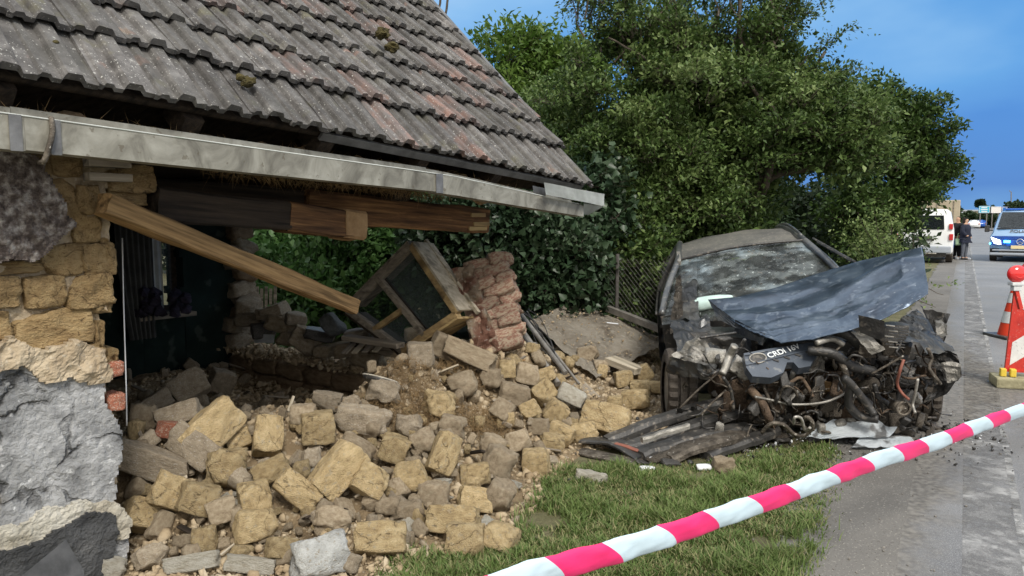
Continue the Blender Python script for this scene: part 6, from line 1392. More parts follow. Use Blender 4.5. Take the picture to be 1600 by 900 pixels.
vbox(pv, P_M, 'grille', (0,-.03,.70), (.86,.05,.22), 'polblue'); vbox(pv, P_M, 'lower_grille', (0,-.05,.36), (1.3,.05,.16), 'black'); vbox(pv, P_M, 'bumper', (0,-.04,.30), (1.86,.16,.10), 'grey',.04); vbox(pv, P_M, 'bumper_edge', (0,-.08,.44), (1.7,.06,.05), 'grey'); vbox(pv, P_M, 'bumper_lower', (0,-.03,.24), (1.75,.12,.05), 'black')
vbox(pv, P_M, 'number_plate', (0,-.09,.56), (.54,.02,.12), 'plate', .004)
for sx in (-1,1):
    vpoly(pv, P_M, 'headlight', [(sx*.92,.02,.92),(sx*.60,-.045,.80),(sx*.58,-.05,.64),(sx*.80,-.04,.68)], 'headlit', .03)
    vpoly(pv, P_M, 'air_scoop', [(sx*.92,-.0,.50),(sx*.62,-.06,.50),(sx*.70,-.06,.38),(sx*.92,-.02,.34)], 'black', .03)
    vbox(pv, P_M, 'blue_flasher', (sx*.40,-.08,.76), (.20,.03,.09), 'beacon', .012); vbox(pv, P_M, 'blue_flasher', (sx*.93,.02,.68), (.05,.03,.06), 'beacon', .012)
    vbox(pv, P_M, 'mirror', (sx*1.12,.95,1.22), (.16,.14,.26), 'black', .03); vbox(pv, P_M, 'mirror_arm', (sx*1.0,.97,1.16), (.14,.05,.05), 'black', .01)
    vpoly(pv, P_M, 'side_window', [(sx*.945,1.2,1.22),(sx*.965,2.6,1.22),(sx*.86,2.6,1.68),(sx*.84,1.6,1.68)], 'glassdark', .02)
    for y_ in (.85,4.1): vwheel(pv, P_M, sx*.86, y_)
bm = bmesh.new(); c_ = P_M @ Vector((0,-.085,.76)); X3 = P_M.to_3x3(); tube(bm, [c_ + X3 @ Vector((.10*math.cos(2*math.pi*k/20),0,.10*math.sin(2*math.pi*k/20))) for k in range(21)], .012, 5, False)
for a in (90,210,330): boxab(bm, c_, c_ + X3 @ Vector((.1*math.cos(math.radians(a)),0,.1*math.sin(math.radians(a)))), .02, .02)
setp(lk('badge', frombm('badge', bm), 'chrome'), pv)
o = text3d('POLICIE', 'bonnet_lettering', 'black', P_M @ Vector((0,.42,1.13)), X3 @ Vector((1,0,0)), X3 @ Vector((0,-.6,.8)), .20, ext=.006); setp(o, pv)
# white van seen from behind
wc = onz(1440,411,0); W_M = Matrix.Translation(wc) @ Matrix.Rotation(-math.radians(31),4,'Z')
wv = empty('white_van', wc, 'white minibus parked on the left verge with its rear to the camera', 'van')
vloft(wv, W_M, 'body', [ovs(0,.90,.38,1.86,.1,.76), ovs(.06,.95,.34,1.95,.1,.80), ovs(3.6,.95,.30,1.95,.1,.80), ovs(4.2,.93,.3,1.3,.1,.84), ovs(4.8,.88,.3,1.0,.1,.80)], 'whitepaint')
vpoly(wv, W_M, 'rear_window', [(-.66,-.02,1.22),(.66,-.02,1.22),(.62,-.015,1.72),(-.62,-.015,1.72)], 'glassdark', .02); vbox(wv, W_M, 'rear_bumper', (0,-.06,.50), (1.8,.16,.24), 'grey', .04); vbox(wv, W_M, 'underside', (0,.3,.30), (1.5,.6,.16), 'black'); vbox(wv, W_M, 'number_plate_recess', (0,-.03,.90), (.60,.03,.16), 'black', .004)
for sx in (-1,1):
    vbox(wv, W_M, 'tail_lamp', (sx*.86,-.02,1.32), (.12,.06,.20), 'tail'); vbox(wv, W_M, 'tail_lamp', (sx*.88,-.02,.95), (.12,.06,.22), 'tail')
    for y_ in (.9,3.9): vwheel(wv, W_M, sx*.84, y_)
vbox(wv, W_M, 'blue_side_band', (.962,1.8,.72), (.012,3.4,.30), 'polblue', .002); vbox(wv, W_M, 'exhaust_tow_bar', (.2,-.1,.36), (.5,.06,.05), 'alu')
# people
def person(px, py, Yoff, h, coat, legs, skin_, hair, label, turn, bag=None, skirt=False):
    g_ = onz(px, py, 0); root = empty('person', g_, label, 'person'); s_ = h/1.75
    def mkm(nm, c): 
        if nm not in M: M[nm] = mk(nm, [(.3,c),(.7,tuple(q*1.3 for q in c))], scale=12, bump=.2)
        return nm
    Rz = Matrix.Translation(g_) @ Matrix.Rotation(turn,4,'Z') @ Matrix.Scale(s_,4)
    def skin(name, verts, edges, mat):
        me = bpy.data.meshes.new(name); me.from_pydata([tuple(Rz @ Vector(v[:3])) for v in verts], edges, []); o = lk(name, me, mat); setp(o, root)
        md = o.modifiers.new('skin','SKIN'); sv = me.skin_vertices[0].data if me.skin_vertices else None
        if sv is None:
            bm_ = bmesh.new(); bm_.from_mesh(me); bm_.verts.layers.skin.verify(); bm_.to_mesh(me); bm_.free(); sv = me.skin_vertices[0].data
        for i, v in enumerate(verts): r_ = v[3]*s_; sv[i].radius = (r_*(v[4] if len(v) > 4 else 1), r_); sv[i].use_root = (i == 0)
        ss = o.modifiers.new('sub','SUBSURF'); ss.levels = 2; ss.render_levels = 2; return o
    skin('body', [(0,0,.98,.10,1.1),(0,.0,1.2,.09,1.15),(0,.0,1.40,.09,1.2),(0,0,1.50,.055),(0,-.015,1.60,.085),(0,-.01,1.70,.085),(-.10,0,.86,.075),(-.10,.01,.50,.05),(-.11,.03,.10,.035),(-.12,-.10,.045,.04),(.10,0,.86,.085),(.10,-.02,.50,.06),(.10,0,.10,.042),(.12,-.13,.045,.04),
       (-.18,0,1.38,.03),(-.26,.0,1.15,.03),(-.20,-.14,.98,.03),(-.12,-.18,1.0,.03),(.18,0,1.38,.03),(.27,.02,1.15,.03),(.24,-.10,.95,.03),(.22,-.14,.88,.03)],
       [(0,1),(1,2),(2,3),(3,4),(4,5),(0,6),(6,7),(7,8),(8,9),(0,10),(10,11),(11,12),(12,13),(2,14),(14,15),(15,16),(16,17),(2,18),(18,19),(19,20),(20,21)], mkm(skin_[0], skin_[1]))
    skin('coat', [(0,0,.90,.18,1.2),(0,0,1.18,.17,1.3),(0,0,1.38,.165,1.35),(0,0,1.47,.08),(-.20,0,1.38,.085),(-.26,0,1.15,.08),(-.19,-.15,.99,.07),(.20,0,1.38,.085),(.27,.02,1.15,.08),(.235,-.12,.93,.07)] + ([(0,0,.74,.18,1.2)] if skirt else []),
       [(0,1),(1,2),(2,3),(2,4),(4,5),(5,6),(2,7),(7,8),(8,9)] + ([(0,10)] if skirt else []), mkm(coat[0], coat[1]))
    if not skirt: skin('trousers', [(0,0,.93,.14,1.1),(-.10,0,.80,.12),(-.10,.01,.50,.095),(-.11,.03,.10,.08),(.10,0,.80,.12),(.10,-.02,.50,.095),(.10,0,.10,.08)], [(0,1),(1,2),(2,3),(0,4),(4,5),(5,6)], mkm(legs[0], legs[1]))
    else: skin('tights', [(0,0,.93,.14,1.1),(-.10,0,.80,.10),(-.10,.01,.50,.078),(-.11,.03,.09,.055),(.10,0,.80,.10),(.10,-.02,.50,.078),(.10,0,.09,.055)], [(0,1),(1,2),(2,3),(0,4),(4,5),(5,6)], mkm(legs[0], legs[1]))
    skin('hair', [(0,.035,1.62,.098),(0,.012,1.72,.10)] + ([(0,.07,1.50,.08)] if skirt else []), [(0,1)] + ([(0,2)] if skirt else []), mkm(hair[0], hair[1]))
    for sx in (-.115,.11):
        bm = bmesh.new(); addbox(bm, Rz @ Vector((sx,-.06 if sx < 0 else -.08,.045)), .10*s_, .27*s_, .085*s_, Rz.to_3x3().normalized(), .025); setp(lk('shoe', frombm('shoe', bm, True), 'white' if sx > 0 else 'black'), root)
    if bag:
        bc_ = at(1499,378,g_.y-.35); b_ = empty('shoulder_bag', bc_, 'pale green bag hanging at the side of the taller dark-clad person', 'bag'); bm = bmesh.new(); addbox(bm, bc_, .36, .14, .26, None, .05); setp(lk('bag_body', frombm('bag_body', bm, True), mkm('pale_green_cloth', (.30,.42,.26))), b_)
        bm = bmesh.new(); tube(bm, [bc_+Vector((-.10,0,.12)), bc_+Vector((-.06,0,.32)), bc_+Vector((.02,0,.36)), bc_+Vector((.10,0,.12))], .012, 5); setp(lk('strap', frombm('strap', bm), 'pale_green_cloth'), b_)
person(1494,405,0,1.72,('black_jacket',(.012,.013,.016)),('black_trousers',(.012,.012,.014)),('skin_tone',(.42,.26,.18)),('dark_hair',(.015,.011,.009)),'person in black jacket and trousers standing beside the white minibus', math.radians(-60), (-.02,-.30,.85))
person(1506,406,0,1.66,('navy_coat',(.015,.018,.032)),('grey_tights',(.10,.11,.13)),('skin_tone',(.42,.26,.18)),('dark_hair',(.015,.011,.009)),'person in knee-length navy coat standing in the road lane', math.radians(35), None, True)
# ---- far things along the road
def dist(px, py, Y): return at(px, py, Y)
def pole(px, ptop, pbase, Y, r_, label, lean=0):
    b = at(px, pbase, Y); b.z = 0; t_ = at(px+lean, ptop, Y); bm = bmesh.new(); tube(bm, [b, t_], [r_, r_*.7], 8)
    return tag(lk('utility_pole', frombm('utility_pole', bm), 'darkwood'), label, 'pole')
pole(1444,272,345,48,.16,'taller dark leaning utility pole behind the white minibus',9); pole(1464,299,345,70,.15,'shorter distant utility pole beside the tarpaulined lorry',2)
mtube('power_line', [at(1452,276,48), at(1455,302,55), at(1459,314,62), at(1466,302,70)], .02, 'black', None, 4, 4); tag(C.objects['power_line'], 'slack wire hanging between the two utility poles', 'wire')
M['tarp'] = mk('beige_tarpaulin', [(.3,(.34,.29,.21)),(.7,(.45,.39,.29))], scale=3, bump=.2)
lc_ = at(1472,333,46); lor = empty('lorry', (lc_.x,lc_.y,0), 'beige tarpaulined lorry trailer standing behind the white minibus', 'lorry'); L_M = Matrix.Translation((lc_.x,lc_.y,0)) @ Matrix.Rotation(-math.radians(31),4,'Z')
vbox(lor, L_M, 'trailer_cover', (-.3,3,2.02), (2.5,6,1.45), 'tarp', .05); vbox(lor, L_M, 'chassis', (-.3,3,1.05), (2.3,6,.3), 'black', .02)
for x in (-1.2,-.3,.6): vbox(lor, L_M, 'tarp_strap', (x,-.02,2.0), (.05,.03,1.4), 'greywood', .005)
for sx in (-1.2,.6):
    for y_ in (1.2,2.4,5): vwheel(lor, L_M, sx, y_, .48, .25)
def farsign(px0, py0, px1, py1, Y, mat, label, white=True):
    a = at(px0, py1, Y); b = at(px1, py1, Y); t_ = at(px0, py0, Y); h = t_.z-a.z; c_ = (a+b)/2+Z*h/2; root = empty('road_sign', (c_.x,c_.y,0), label, 'road sign')
    w = (b-a).length
    bm = bmesh.new(); addbox(bm, c_, w, .12, h, None, .03); setp(lk('sign_panel', frombm('sign_panel', bm), mat), root)
    bm = bmesh.new(); 
    for zz in (h*.5-.06,-h*.5+.06): addbox(bm, c_+Z*zz-Vector((0,.07,0)), w-.1, .03, .06)
    for xx in (w*.5-.06,-w*.5+.06): addbox(bm, c_+Vector((xx,-.07,0)), .06, .03, h-.1)
    setp(lk('sign_border', frombm('sign_border', bm), 'white'), root)
    if white:
        bm = bmesh.new(); rr = random.Random(int(px0))
        for r_ in range(3):
            addbox(bm, c_+Vector((rr.uniform(-.1,.1)*w, -.07, (1-r_)*h*.26)), w*rr.uniform(.4,.65), .03, h*.12)
        setp(lk('sign_lettering', frombm('sign_lettering', bm), 'white'), root)
    for xx in (-.3,.3):
        bm = bmesh.new(); tube(bm, [Vector((c_.x+xx*w,c_.y+.1,0)), c_+Vector((xx*w,.1,-h*.4))], .08, 6); setp(lk('sign_post', frombm('sign_post', bm), 'metalpipe'), root)
M['signblue'] = mk('blue_road_sign', [(.03,.16,.50)], rough=.4, bump=0); M['signcyan'] = mk('teal_road_sign', [(.05,.35,.50)], rough=.4, bump=0)
farsign(1529,322,1546,333,120,'signcyan','leftmost teal direction sign above the distant traffic'); farsign(1548,323,1564,333,120,'signwhite','pale middle direction sign above the distant traffic',False); farsign(1565,323,1582,332,120,'signblue','rightmost dark blue direction sign above the distant traffic')
M['vanred'] = mk('faded_red_paint', [(.45,.09,.07)], rough=.4, bump=0); M['skinfar'] = mk('pale_car_paint', [(.55,.5,.5)], rough=.4, bump=0)
for k in range(14):                                      # queue of distant cars
    a_s = 135 + (k//2)*11; p_ = road(a_s, (1.2 + (k//2 % 3)*1.1) if k % 2 else 5.2, 0); root = empty('distant_car', p_, None, 'car'); X_M = Matrix.Translation(p_) @ Matrix.Rotation(-math.radians(31),4,'Z')
    mt = ['vanred','whitepaint','skinfar','polblue','black','vanred','whitepaint'][k % 7]
    tag(root, ['red','white','pale pink','blue','black','red','white'][k % 7]+(' distant car queueing in the left lane, %s row from the van' if k % 2 else ' distant car queueing in the right lane, %s row from the van') % ['nearest','second','third','fourth','fifth','sixth','farthest'][k//2], None, 'cars queueing far down the road')
    vloft(root, X_M, 'body', [ovs(0,.82,.3,.95,.1), ovs(.7,.86,.25,1.0,.1), ovs(1.4,.86,.25,1.4,.1,.6), ovs(3,.86,.25,1.4,.1,.6), ovs(4,.84,.3,.95,.1,.7)], mt); vpoly(root, X_M, 'rear_window', [(-.6,.78,1.02),(.6,.78,1.02),(.5,1.3,1.34),(-.5,1.3,1.34)], 'glassdark', .02)
    for sx in (-1,1): vbox(root, X_M, 'tail_lamp', (sx*.68,-.02,.8), (.22,.05,.14), 'tail')
def bldg(px0, px1, py0, Y, mat, label):
    a = at(px0,345,Y); b = at(px1,345,Y); t_ = at(px0,py0,Y); root = empty('distant_shed', ((a.x+b.x)/2,Y,0), label, 'building'); bm = bmesh.new(); addbox(bm, Vector(((a.x+b.x)/2,Y+5,t_.z/2)), b.x-a.x, 10, t_.z); setp(lk('wall', frombm('wall', bm), mat), root)
    bm = bmesh.new(); addbox(bm, Vector(((a.x+b.x)/2,Y+5,t_.z+.3)), b.x-a.x+1, 11, .6); setp(lk('roof', frombm('roof', bm), 'grey'), root)
    for k in range(6):
        bm = bmesh.new(); addbox(bm, Vector((a.x+(b.x-a.x)*(k+.5)/6, Y-.05, t_.z*.5)), (b.x-a.x)/12, .1, t_.z*.25); setp(lk('window', frombm('window', bm), 'glassdark'), root)
M['shed'] = mk('pink_beige_wall', [(.42,.33,.27)], bump=0, scale=.1)
bldg(1494,1516,334,230,'shed','low pinkish shed far behind the two people'); bldg(1497,1530,330,300,'tarp','long pale roofed hall on the horizon left of the signs')
bm = bmesh.new(); b0 = at(1580,345,150); b0.z = 0; tube(bm, [b0, at(1580,300,150)], .1, 6); tube(bm, [at(1580,300,150), at(1577,298,150)], .08, 5); tag(lk('street_lamp', frombm('street_lamp', bm), 'metalpipe'), 'thin distant street lamp against the blue sky at the right', 'lamp')
# red-white signs seen through the leaves left of the minibus
o = mbox('advert_board', at(1412,326,30), at(1436,326,30), .05, .45, 'vanred', None, Z); tag(o, 'small red board half hidden by leaves above the minibus', 'board')

# ================================================================== VEGETATION
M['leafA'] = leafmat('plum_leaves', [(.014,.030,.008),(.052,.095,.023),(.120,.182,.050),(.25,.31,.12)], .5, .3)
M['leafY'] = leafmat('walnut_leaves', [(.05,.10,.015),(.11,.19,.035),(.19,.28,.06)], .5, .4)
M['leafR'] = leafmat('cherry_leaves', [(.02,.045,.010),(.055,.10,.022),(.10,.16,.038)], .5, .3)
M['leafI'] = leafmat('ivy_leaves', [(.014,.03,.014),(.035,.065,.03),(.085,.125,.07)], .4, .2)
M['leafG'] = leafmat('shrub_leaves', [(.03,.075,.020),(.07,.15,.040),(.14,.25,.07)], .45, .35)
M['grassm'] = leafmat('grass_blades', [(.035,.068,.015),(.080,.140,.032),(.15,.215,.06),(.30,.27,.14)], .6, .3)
def blob(px, py, Y, rpx, ry=None, rz=None):
    c_ = at(px, py, Y); r_ = rpx*Y/F; return (tuple(c_), (r_, (ry or rpx*.85)*Y/F, (rz or rpx)*Y/F))
def crown(name, root, blobs, dens, slen, per, L, mat, seed, spread=.1, shell=(.55,1.05), up=.35, wl_=.5, twr=.004, cull=None):
    O, A, T, sl_ = blobsprays(blobs, dens, slen, seed, shell, up)
    k = (O[:,2] > .05)
    if cull is not None: k &= cull(O)
    O, A, T = O[k], A[k], T[k]
    P, Ad, LL, tone, tips = sprayleaves(O, A, T, slen, per, L, spread, seed)
    o = leafobj(name, P, Ad, LL, LL*wl_, mat, tone, root); o['kind'] = 'stuff'
    t_ = twigobj('twigs', O-A*.1, tips, twr, 'bark', root); t_['kind'] = 'stuff'
    return O
def notinhouse(O):                                       # keep leaves out of the cottage and the wrecked car
    q = O - np.array([E0.x,E0.y,0]); t = q@np.array(D); s = q@np.array(N); h = (t < 4.35) & (s > -.2) & (s < 5.8)
    c_ = O - np.array([CAR0.x,CAR0.y,0]); u = c_@np.array(cx_); v = c_@np.array(ca); k_ = (np.abs(u) < 1.02) & (v > -.5) & (v < 4.6) & (O[:,2] < 1.62)
    ro = (O - np.array([R0.x,R0.y,0]))@np.array(RN)      # and clear of the verge beside the road, so the parked minibus stays in view
    return ~(h | k_ | ((ro > -2.6) & (O[:,2] < 2.3)))
def treetrunk(root, name, limbs):
    for k, (a, b, r0, r1) in enumerate(limbs):
        bm = bmesh.new(); limb(bm, a, b, r0, r1, .16, 8, k*1.7); nm = name if k == 0 else 'branch'; setp(lk(nm, frombm(nm, bm, True), 'bark'), root)
# the big plum thicket
tb = at(1150,420,10.8); tb.z = 0
big = empty('plum_tree', tb, 'huge dense bushy tree filling the middle behind the wrecked car', 'tree')
def A3(px, py, Y): return at(px, py, Y)
treetrunk(big, 'trunk', [(tb, A3(1165,330,10.8), .17, .13),(A3(1165,330,10.8), A3(1210,190,10.6), .12, .07),(A3(1210,190,10.6), A3(1175,130,10.3), .075,.045),(A3(1175,130,10.3),A3(1150,-20,10.2),.045,.02),(A3(1165,330,10.8), A3(1020,200,10.7), .10,.05),(A3(1020,200,10.7),A3(960,60,10.6),.05,.02),(A3(1210,190,10.6),A3(1290,80,10.5),.05,.02),(A3(1165,300,10.8),A3(1300,240,10.4),.08,.03),(A3(1020,200,10.7),A3(1060,20,10.5),.045,.018),(A3(1150,-20,10.2),A3(1210,-110,10.2),.02,.01),(A3(1165,125,10.0),A3(1222,195,9.95),.025,.04),(A3(1222,195,9.95),A3(1190,300,10.5),.04,.06),(A3(1050,120,10.0),A3(950,60,10.2),.03,.012),(A3(1170,110,10.3),A3(1250,-10,10.3),.03,.012),(A3(1060,20,10.5),A3(1010,-80,10.5),.02,.01)])
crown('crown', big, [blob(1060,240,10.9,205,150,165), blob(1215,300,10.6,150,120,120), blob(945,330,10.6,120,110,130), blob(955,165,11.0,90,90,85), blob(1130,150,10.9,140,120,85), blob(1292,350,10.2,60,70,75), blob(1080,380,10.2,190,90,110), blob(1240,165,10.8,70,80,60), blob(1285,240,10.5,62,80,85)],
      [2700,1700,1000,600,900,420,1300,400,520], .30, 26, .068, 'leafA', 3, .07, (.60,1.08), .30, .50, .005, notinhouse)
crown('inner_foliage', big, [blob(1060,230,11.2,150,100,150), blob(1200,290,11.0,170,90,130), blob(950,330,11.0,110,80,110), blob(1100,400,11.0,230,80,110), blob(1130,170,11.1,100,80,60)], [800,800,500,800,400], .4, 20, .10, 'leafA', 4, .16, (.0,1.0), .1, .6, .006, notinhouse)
# open twiggy top of the same tree
rgt = random.Random(31)
bm = bmesh.new(); TO, TT = [], []
for k in range(60):
    x0_ = rgt.uniform(900,1230); y0_ = rgt.uniform(20,110); x1_ = x0_+rgt.uniform(-50,75); y1_ = y0_-rgt.uniform(50,130)
    a = A3(x0_, y0_, rgt.uniform(10.2,11.0)); b = A3(x1_, y1_, rgt.uniform(10.0,11.2)); pts = limb(bm, a, b, .014, .004, .2, 6, k)
    for p_ in pts[1:]:
        for q_ in range(4): d_ = Vector((rgt.gauss(0,1), rgt.gauss(0,.8), rgt.gauss(.3,.8))).normalized(); TO.append(tuple(p_)); TT.append(tuple(p_+d_*rgt.uniform(.12,.34)))
setp(lk('upper_twigs', frombm('upper_twigs', bm), 'bark'), big)['kind'] = 'stuff'
for (x0_,y0_,x1_,y1_) in [(1200,60,1285,5),(1240,110,1320,48),(1270,160,1338,108),(1230,40,1262,-30)]:
    a = Vector(A3(x0_,y0_,10.3)); b = Vector(A3(x1_,y1_,10.1))
    for k in range(34):
        p_ = a.lerp(b, rgt.random()); d_ = ((b-a).normalized()+Vector((rgt.gauss(0,.6),rgt.gauss(0,.6),rgt.gauss(.1,.6)))).normalized(); TO.append(tuple(p_)); TT.append(tuple(p_+d_*rgt.uniform(.12,.32)))
TO = np.array(TO); TT = np.array(TT); Ad = TT-TO; ln_ = np.linalg.norm(Ad,axis=1,keepdims=True)
Pq, Aq, Lq, tq, tipq = sprayleaves(TO, Ad/ln_, np.full(len(TO),.35), .26, 11, .055, .05, 9)
o = leafobj('upper_leaves', Pq, Aq, Lq, Lq*.5, 'leafA', tq, big); o['kind'] = 'stuff'; twigobj('fine_twigs', TO, TT, .0045, 'bark', big)['kind'] = 'stuff'
# pale walnut behind the gable
yb = at(880,300,13.5); yb.z = 0; yt = empty('walnut_tree', yb, 'yellow-green broad-leaved tree peeping out behind the roof edge', 'tree')
treetrunk(yt, 'trunk', [(yb, at(870,180,13.5), .12,.07),(at(870,180,13.5), at(800,90,13.4), .05,.015),(at(870,180,13.5), at(880,90,13.4), .05,.015),(at(820,120,13.4), at(772,92,13.3), .02,.008)])
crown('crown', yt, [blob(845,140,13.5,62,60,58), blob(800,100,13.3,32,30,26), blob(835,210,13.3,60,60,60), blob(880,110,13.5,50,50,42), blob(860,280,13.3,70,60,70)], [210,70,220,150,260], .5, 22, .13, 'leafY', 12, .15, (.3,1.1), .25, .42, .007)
# cherry-like tree on the right, its shoots pointing right and up
rb_ = at(1385,400,14.5); rb_.z = 0; rtz = empty('cherry_tree', rb_, 'tree with long upswept leafy shoots at the right end of the thicket', 'tree')
shoots = [((1360,250),(1362,140)),((1370,240),(1392,138)),((1380,250),(1415,150)),((1385,240),(1440,165)),((1390,260),(1470,160)),((1390,280),(1480,202)),((1400,290),(1488,245)),((1395,300),(1492,262)),((1400,300),(1470,285)),((1380,300),(1445,232)),((1360,240),(1345,150)),((1390,310),(1452,300)),((1370,260),(1425,200)),((1340,240),(1332,160)),((1400,270),(1460,225)),((1375,330),(1440,318)),((1350,260),(1378,180))]
limbs_ = [(rb_, at(1375,300,14.5), .13,.08)]+[(at(x0,y0,14.5), at(x1,y1,14.3+.5*math.sin(i)), .035,.010) for i, ((x0,y0),(x1,y1)) in enumerate(shoots)]
treetrunk(rtz, 'trunk', limbs_)
O, A = [], []
for i, ((x0,y0),(x1,y1)) in enumerate(shoots):
    a = Vector(at(x0,y0,14.5)); b = Vector(at(x1,y1,14.3+.5*math.sin(i)))
    for k in range(64):
        t = rgt.random()**.8; p_ = a.lerp(b,t)+Vector((rgt.gauss(0,.075),rgt.gauss(0,.15),rgt.gauss(0,.075)))*(1.3-t); d_ = ((b-a).normalized()*1.2+Vector((rgt.gauss(0,.6),rgt.gauss(0,.6),rgt.gauss(0,.6)))).normalized(); O.append(tuple(p_)); A.append(tuple(d_))

def pxy(O): q = np.asarray(O)-np.array(CP); f = q@np.array(FW); return 800+F*q[:,0]/f, 450-F*(q@np.array(UP))/f
O = np.array(O); A = np.array(A); xx_, yy_ = pxy(O); k_ = ~((xx_ > 1398) & (yy_ > 312)); O, A = O[k_], A[k_]; P_, Ad, LL, tone, tips = sprayleaves(O, A, np.full(len(O),.5)+.25*np.random.default_rng(2).normal(size=len(O)), .32, 20, .095, .08, 21)
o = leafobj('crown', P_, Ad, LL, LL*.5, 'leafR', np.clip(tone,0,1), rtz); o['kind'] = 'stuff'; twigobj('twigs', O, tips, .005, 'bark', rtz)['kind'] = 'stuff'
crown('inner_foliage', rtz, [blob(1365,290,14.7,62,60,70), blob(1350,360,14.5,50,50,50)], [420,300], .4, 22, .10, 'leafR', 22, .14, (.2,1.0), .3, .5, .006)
# low shrub at the right with pale leaves, in front of the minibus
sb = at(1390,420,9.4); sb.z = 0; sh = empty('verge_shrub', sb, 'loose pale-leaved shrub between the wreck and the minibus', 'shrub')
bm = bmesh.new(); O, A = [], []
for k, ((x0,y0),(x1,y1)) in enumerate([((1390,430),(1340,330)),((1385,430),(1378,360)),((1400,420),(1436,352)),((1400,425),(1462,372)),((1400,430),(1452,392)),((1380,430),(1370,350)),((1400,430),(1440,380)),((1390,430),(1330,380)),((1375,430),(1365,330)),((1380,430),(1395,340)),((1400,440),(1475,460)),((1400,445),(1462,480))]):
    a = Vector(at(x0,y0,9.3)); b = Vector(at(x1,y1,8.9+.3*math.sin(k*2))); pts = limb(bm, a, b, .010, .003, .15, 7, k)
    for q_ in range((14 if x1 > 1425 else 34) if k < 10 else 12):
        t = rgt.uniform(.25,1); p_ = a.lerp(b,t)+Vector((rgt.gauss(0,.09),rgt.gauss(0,.14),rgt.gauss(0,.09))); O.append(tuple(p_)); A.append(tuple(((b-a).normalized()+Vector((rgt.gauss(0,.8),rgt.gauss(0,.8),rgt.gauss(.2,.7)))).normalized()))
setp(lk('stems', frombm('stems', bm), 'bark'), sh); O = np.array(O); A = np.array(A); xx_, yy_ = pxy(O); k_ = (xx_ < 1402) | (np.random.default_rng(4).random(len(O)) < .30); O, A = O[k_], A[k_]; P_, Ad, LL, tone, tips = sprayleaves(O, A, np.full(len(O),.75), .14, 8, .045, .04, 31)
o = leafobj('leaves', P_, Ad, LL, LL*.55, 'leafA', np.clip(tone+.1,0,1), sh); o['kind'] = 'stuff'
# shrubs behind the house, seen through the broken wall; climbers; undergrowth
def shrub(name, label, blobs, dens, slen, per, L, mat, seed, heart=False, spread=.12, shell=(.4,1.05), wl_=.6, cat='shrub', up=.2, cull=None):
    b0 = Vector(blobs[0][0]); b0.z = 0; root = empty(name, b0, label, cat)
    O, A, T, s_ = blobsprays(blobs, dens, slen, seed, shell, up); k = O[:,2] > .03
    if cull is not None: k &= cull(O)
    O, A, T = O[k], A[k], T[k]; P_, Ad, LL, tone, tips = sprayleaves(O, A, T, slen, per, L, spread, seed)
    o = leafobj('leaves', P_, Ad, LL, LL*wl_, mat, tone, root, heart=heart); o['kind'] = 'stuff'; twigobj('stems', O-A*.15, tips, .005, 'bark', root)['kind'] = 'stuff'
    return root
shrub('elder_bush', 'bright green elder bush seen through the gap left of the fallen timber', [blob(420,440,10.5,75,50,70), blob(470,500,9.6,60,40,45), blob(400,400,11,50,40,60)], [420,260,200], .35, 16, .12, 'leafG', 41, False, .13)
shrub('lilac_bush', 'darker green bush seen behind the window casing and beam', [blob(560,410,10.5,100,50,80), blob(640,400,10.8,110,50,90), blob(520,480,10.0,90,40,60), blob(700,420,10.4,80,40,100)], [500,520,300,360], .35, 16, .105, 'leafG', 42, False, .13)
bpy.data.objects
shrub('ivy_thicket', 'heart-leaved ivy thicket behind the leaning masonry pier', [blob(800,400,8.9,85,35,80), blob(740,370,9.2,80,35,60), blob(860,430,8.7,60,30,65), blob(880,340,9.4,80,40,70)], [620,480,380,400], .3, 11, .082, 'leafI', 43, True, .14, (.5,1.05), .95, 'ivy', .0, notinhouse)
shrub('dark_undergrowth', 'dark undergrowth filling the shade under the big tree behind the fence', [blob(960,430,9.6,110,40,75), blob(1040,430,9.8,110,40,80), blob(860,470,9.6,90,40,45), blob(1180,400,11.4,200,60,70), blob(1000,340,10.4,130,50,70)], [700,600,400,700,500], .35, 16, .075, 'leafA', 44, False, .12, (.2,1.05), .55, 'shrub', .2, notinhouse)
# distant backdrop trees behind the thicket so no bare horizon shows through
M['leafF'] = leafmat('far_leaves', [(.012,.025,.010),(.03,.055,.02),(.055,.085,.035)], .6, .2)
for i, (x, y, Y, r_, k) in enumerate([(330,410,22,150,500),(520,400,16,150,500),(700,380,16,140,500),(880,400,16,150,500),(1060,400,16,170,600),(1240,400,17,170,600),(1310,390,19,80,300)]):
    shrub('hedge_tree', ['dark tree behind the room window','dark tree far behind the elder bush','dark tree far behind the window casing','dark tree far behind the ivy thicket','dark tree far behind the middle of the thicket','dark tree far behind the wreck','dark tree at the right foot of the thicket'][i], [blob(x,y,Y,r_,60,95)], [k], .6, 20, .16, 'leafF', 60+i, False, .25, (.1,1.05), .6, 'tree')
for i, (x, y, Y, r_, lab) in enumerate([(1487,338,60,14,'dark round tree behind the lorry'),(1540,345,130,16,'dark low tree under the leftmost sign'),(1556,346,135,18,'dark low tree under the middle sign'),(1590,330,120,14,'green tree above the police van'),(1518,346,140,12,'low tree behind the person in navy'),(1532,318,150,3,'tiny treetop left of the signs'),(1604,334,110,12,'green tree at the right frame edge above the police van')]):
    shrub('far_tree', lab, [blob(x,y,Y,r_)], [260], r_*Y/F*.4, 14, Y*.004, 'leafF', 80+i, False, r_*Y/F*.12, (.1,1.0), .7, 'tree')
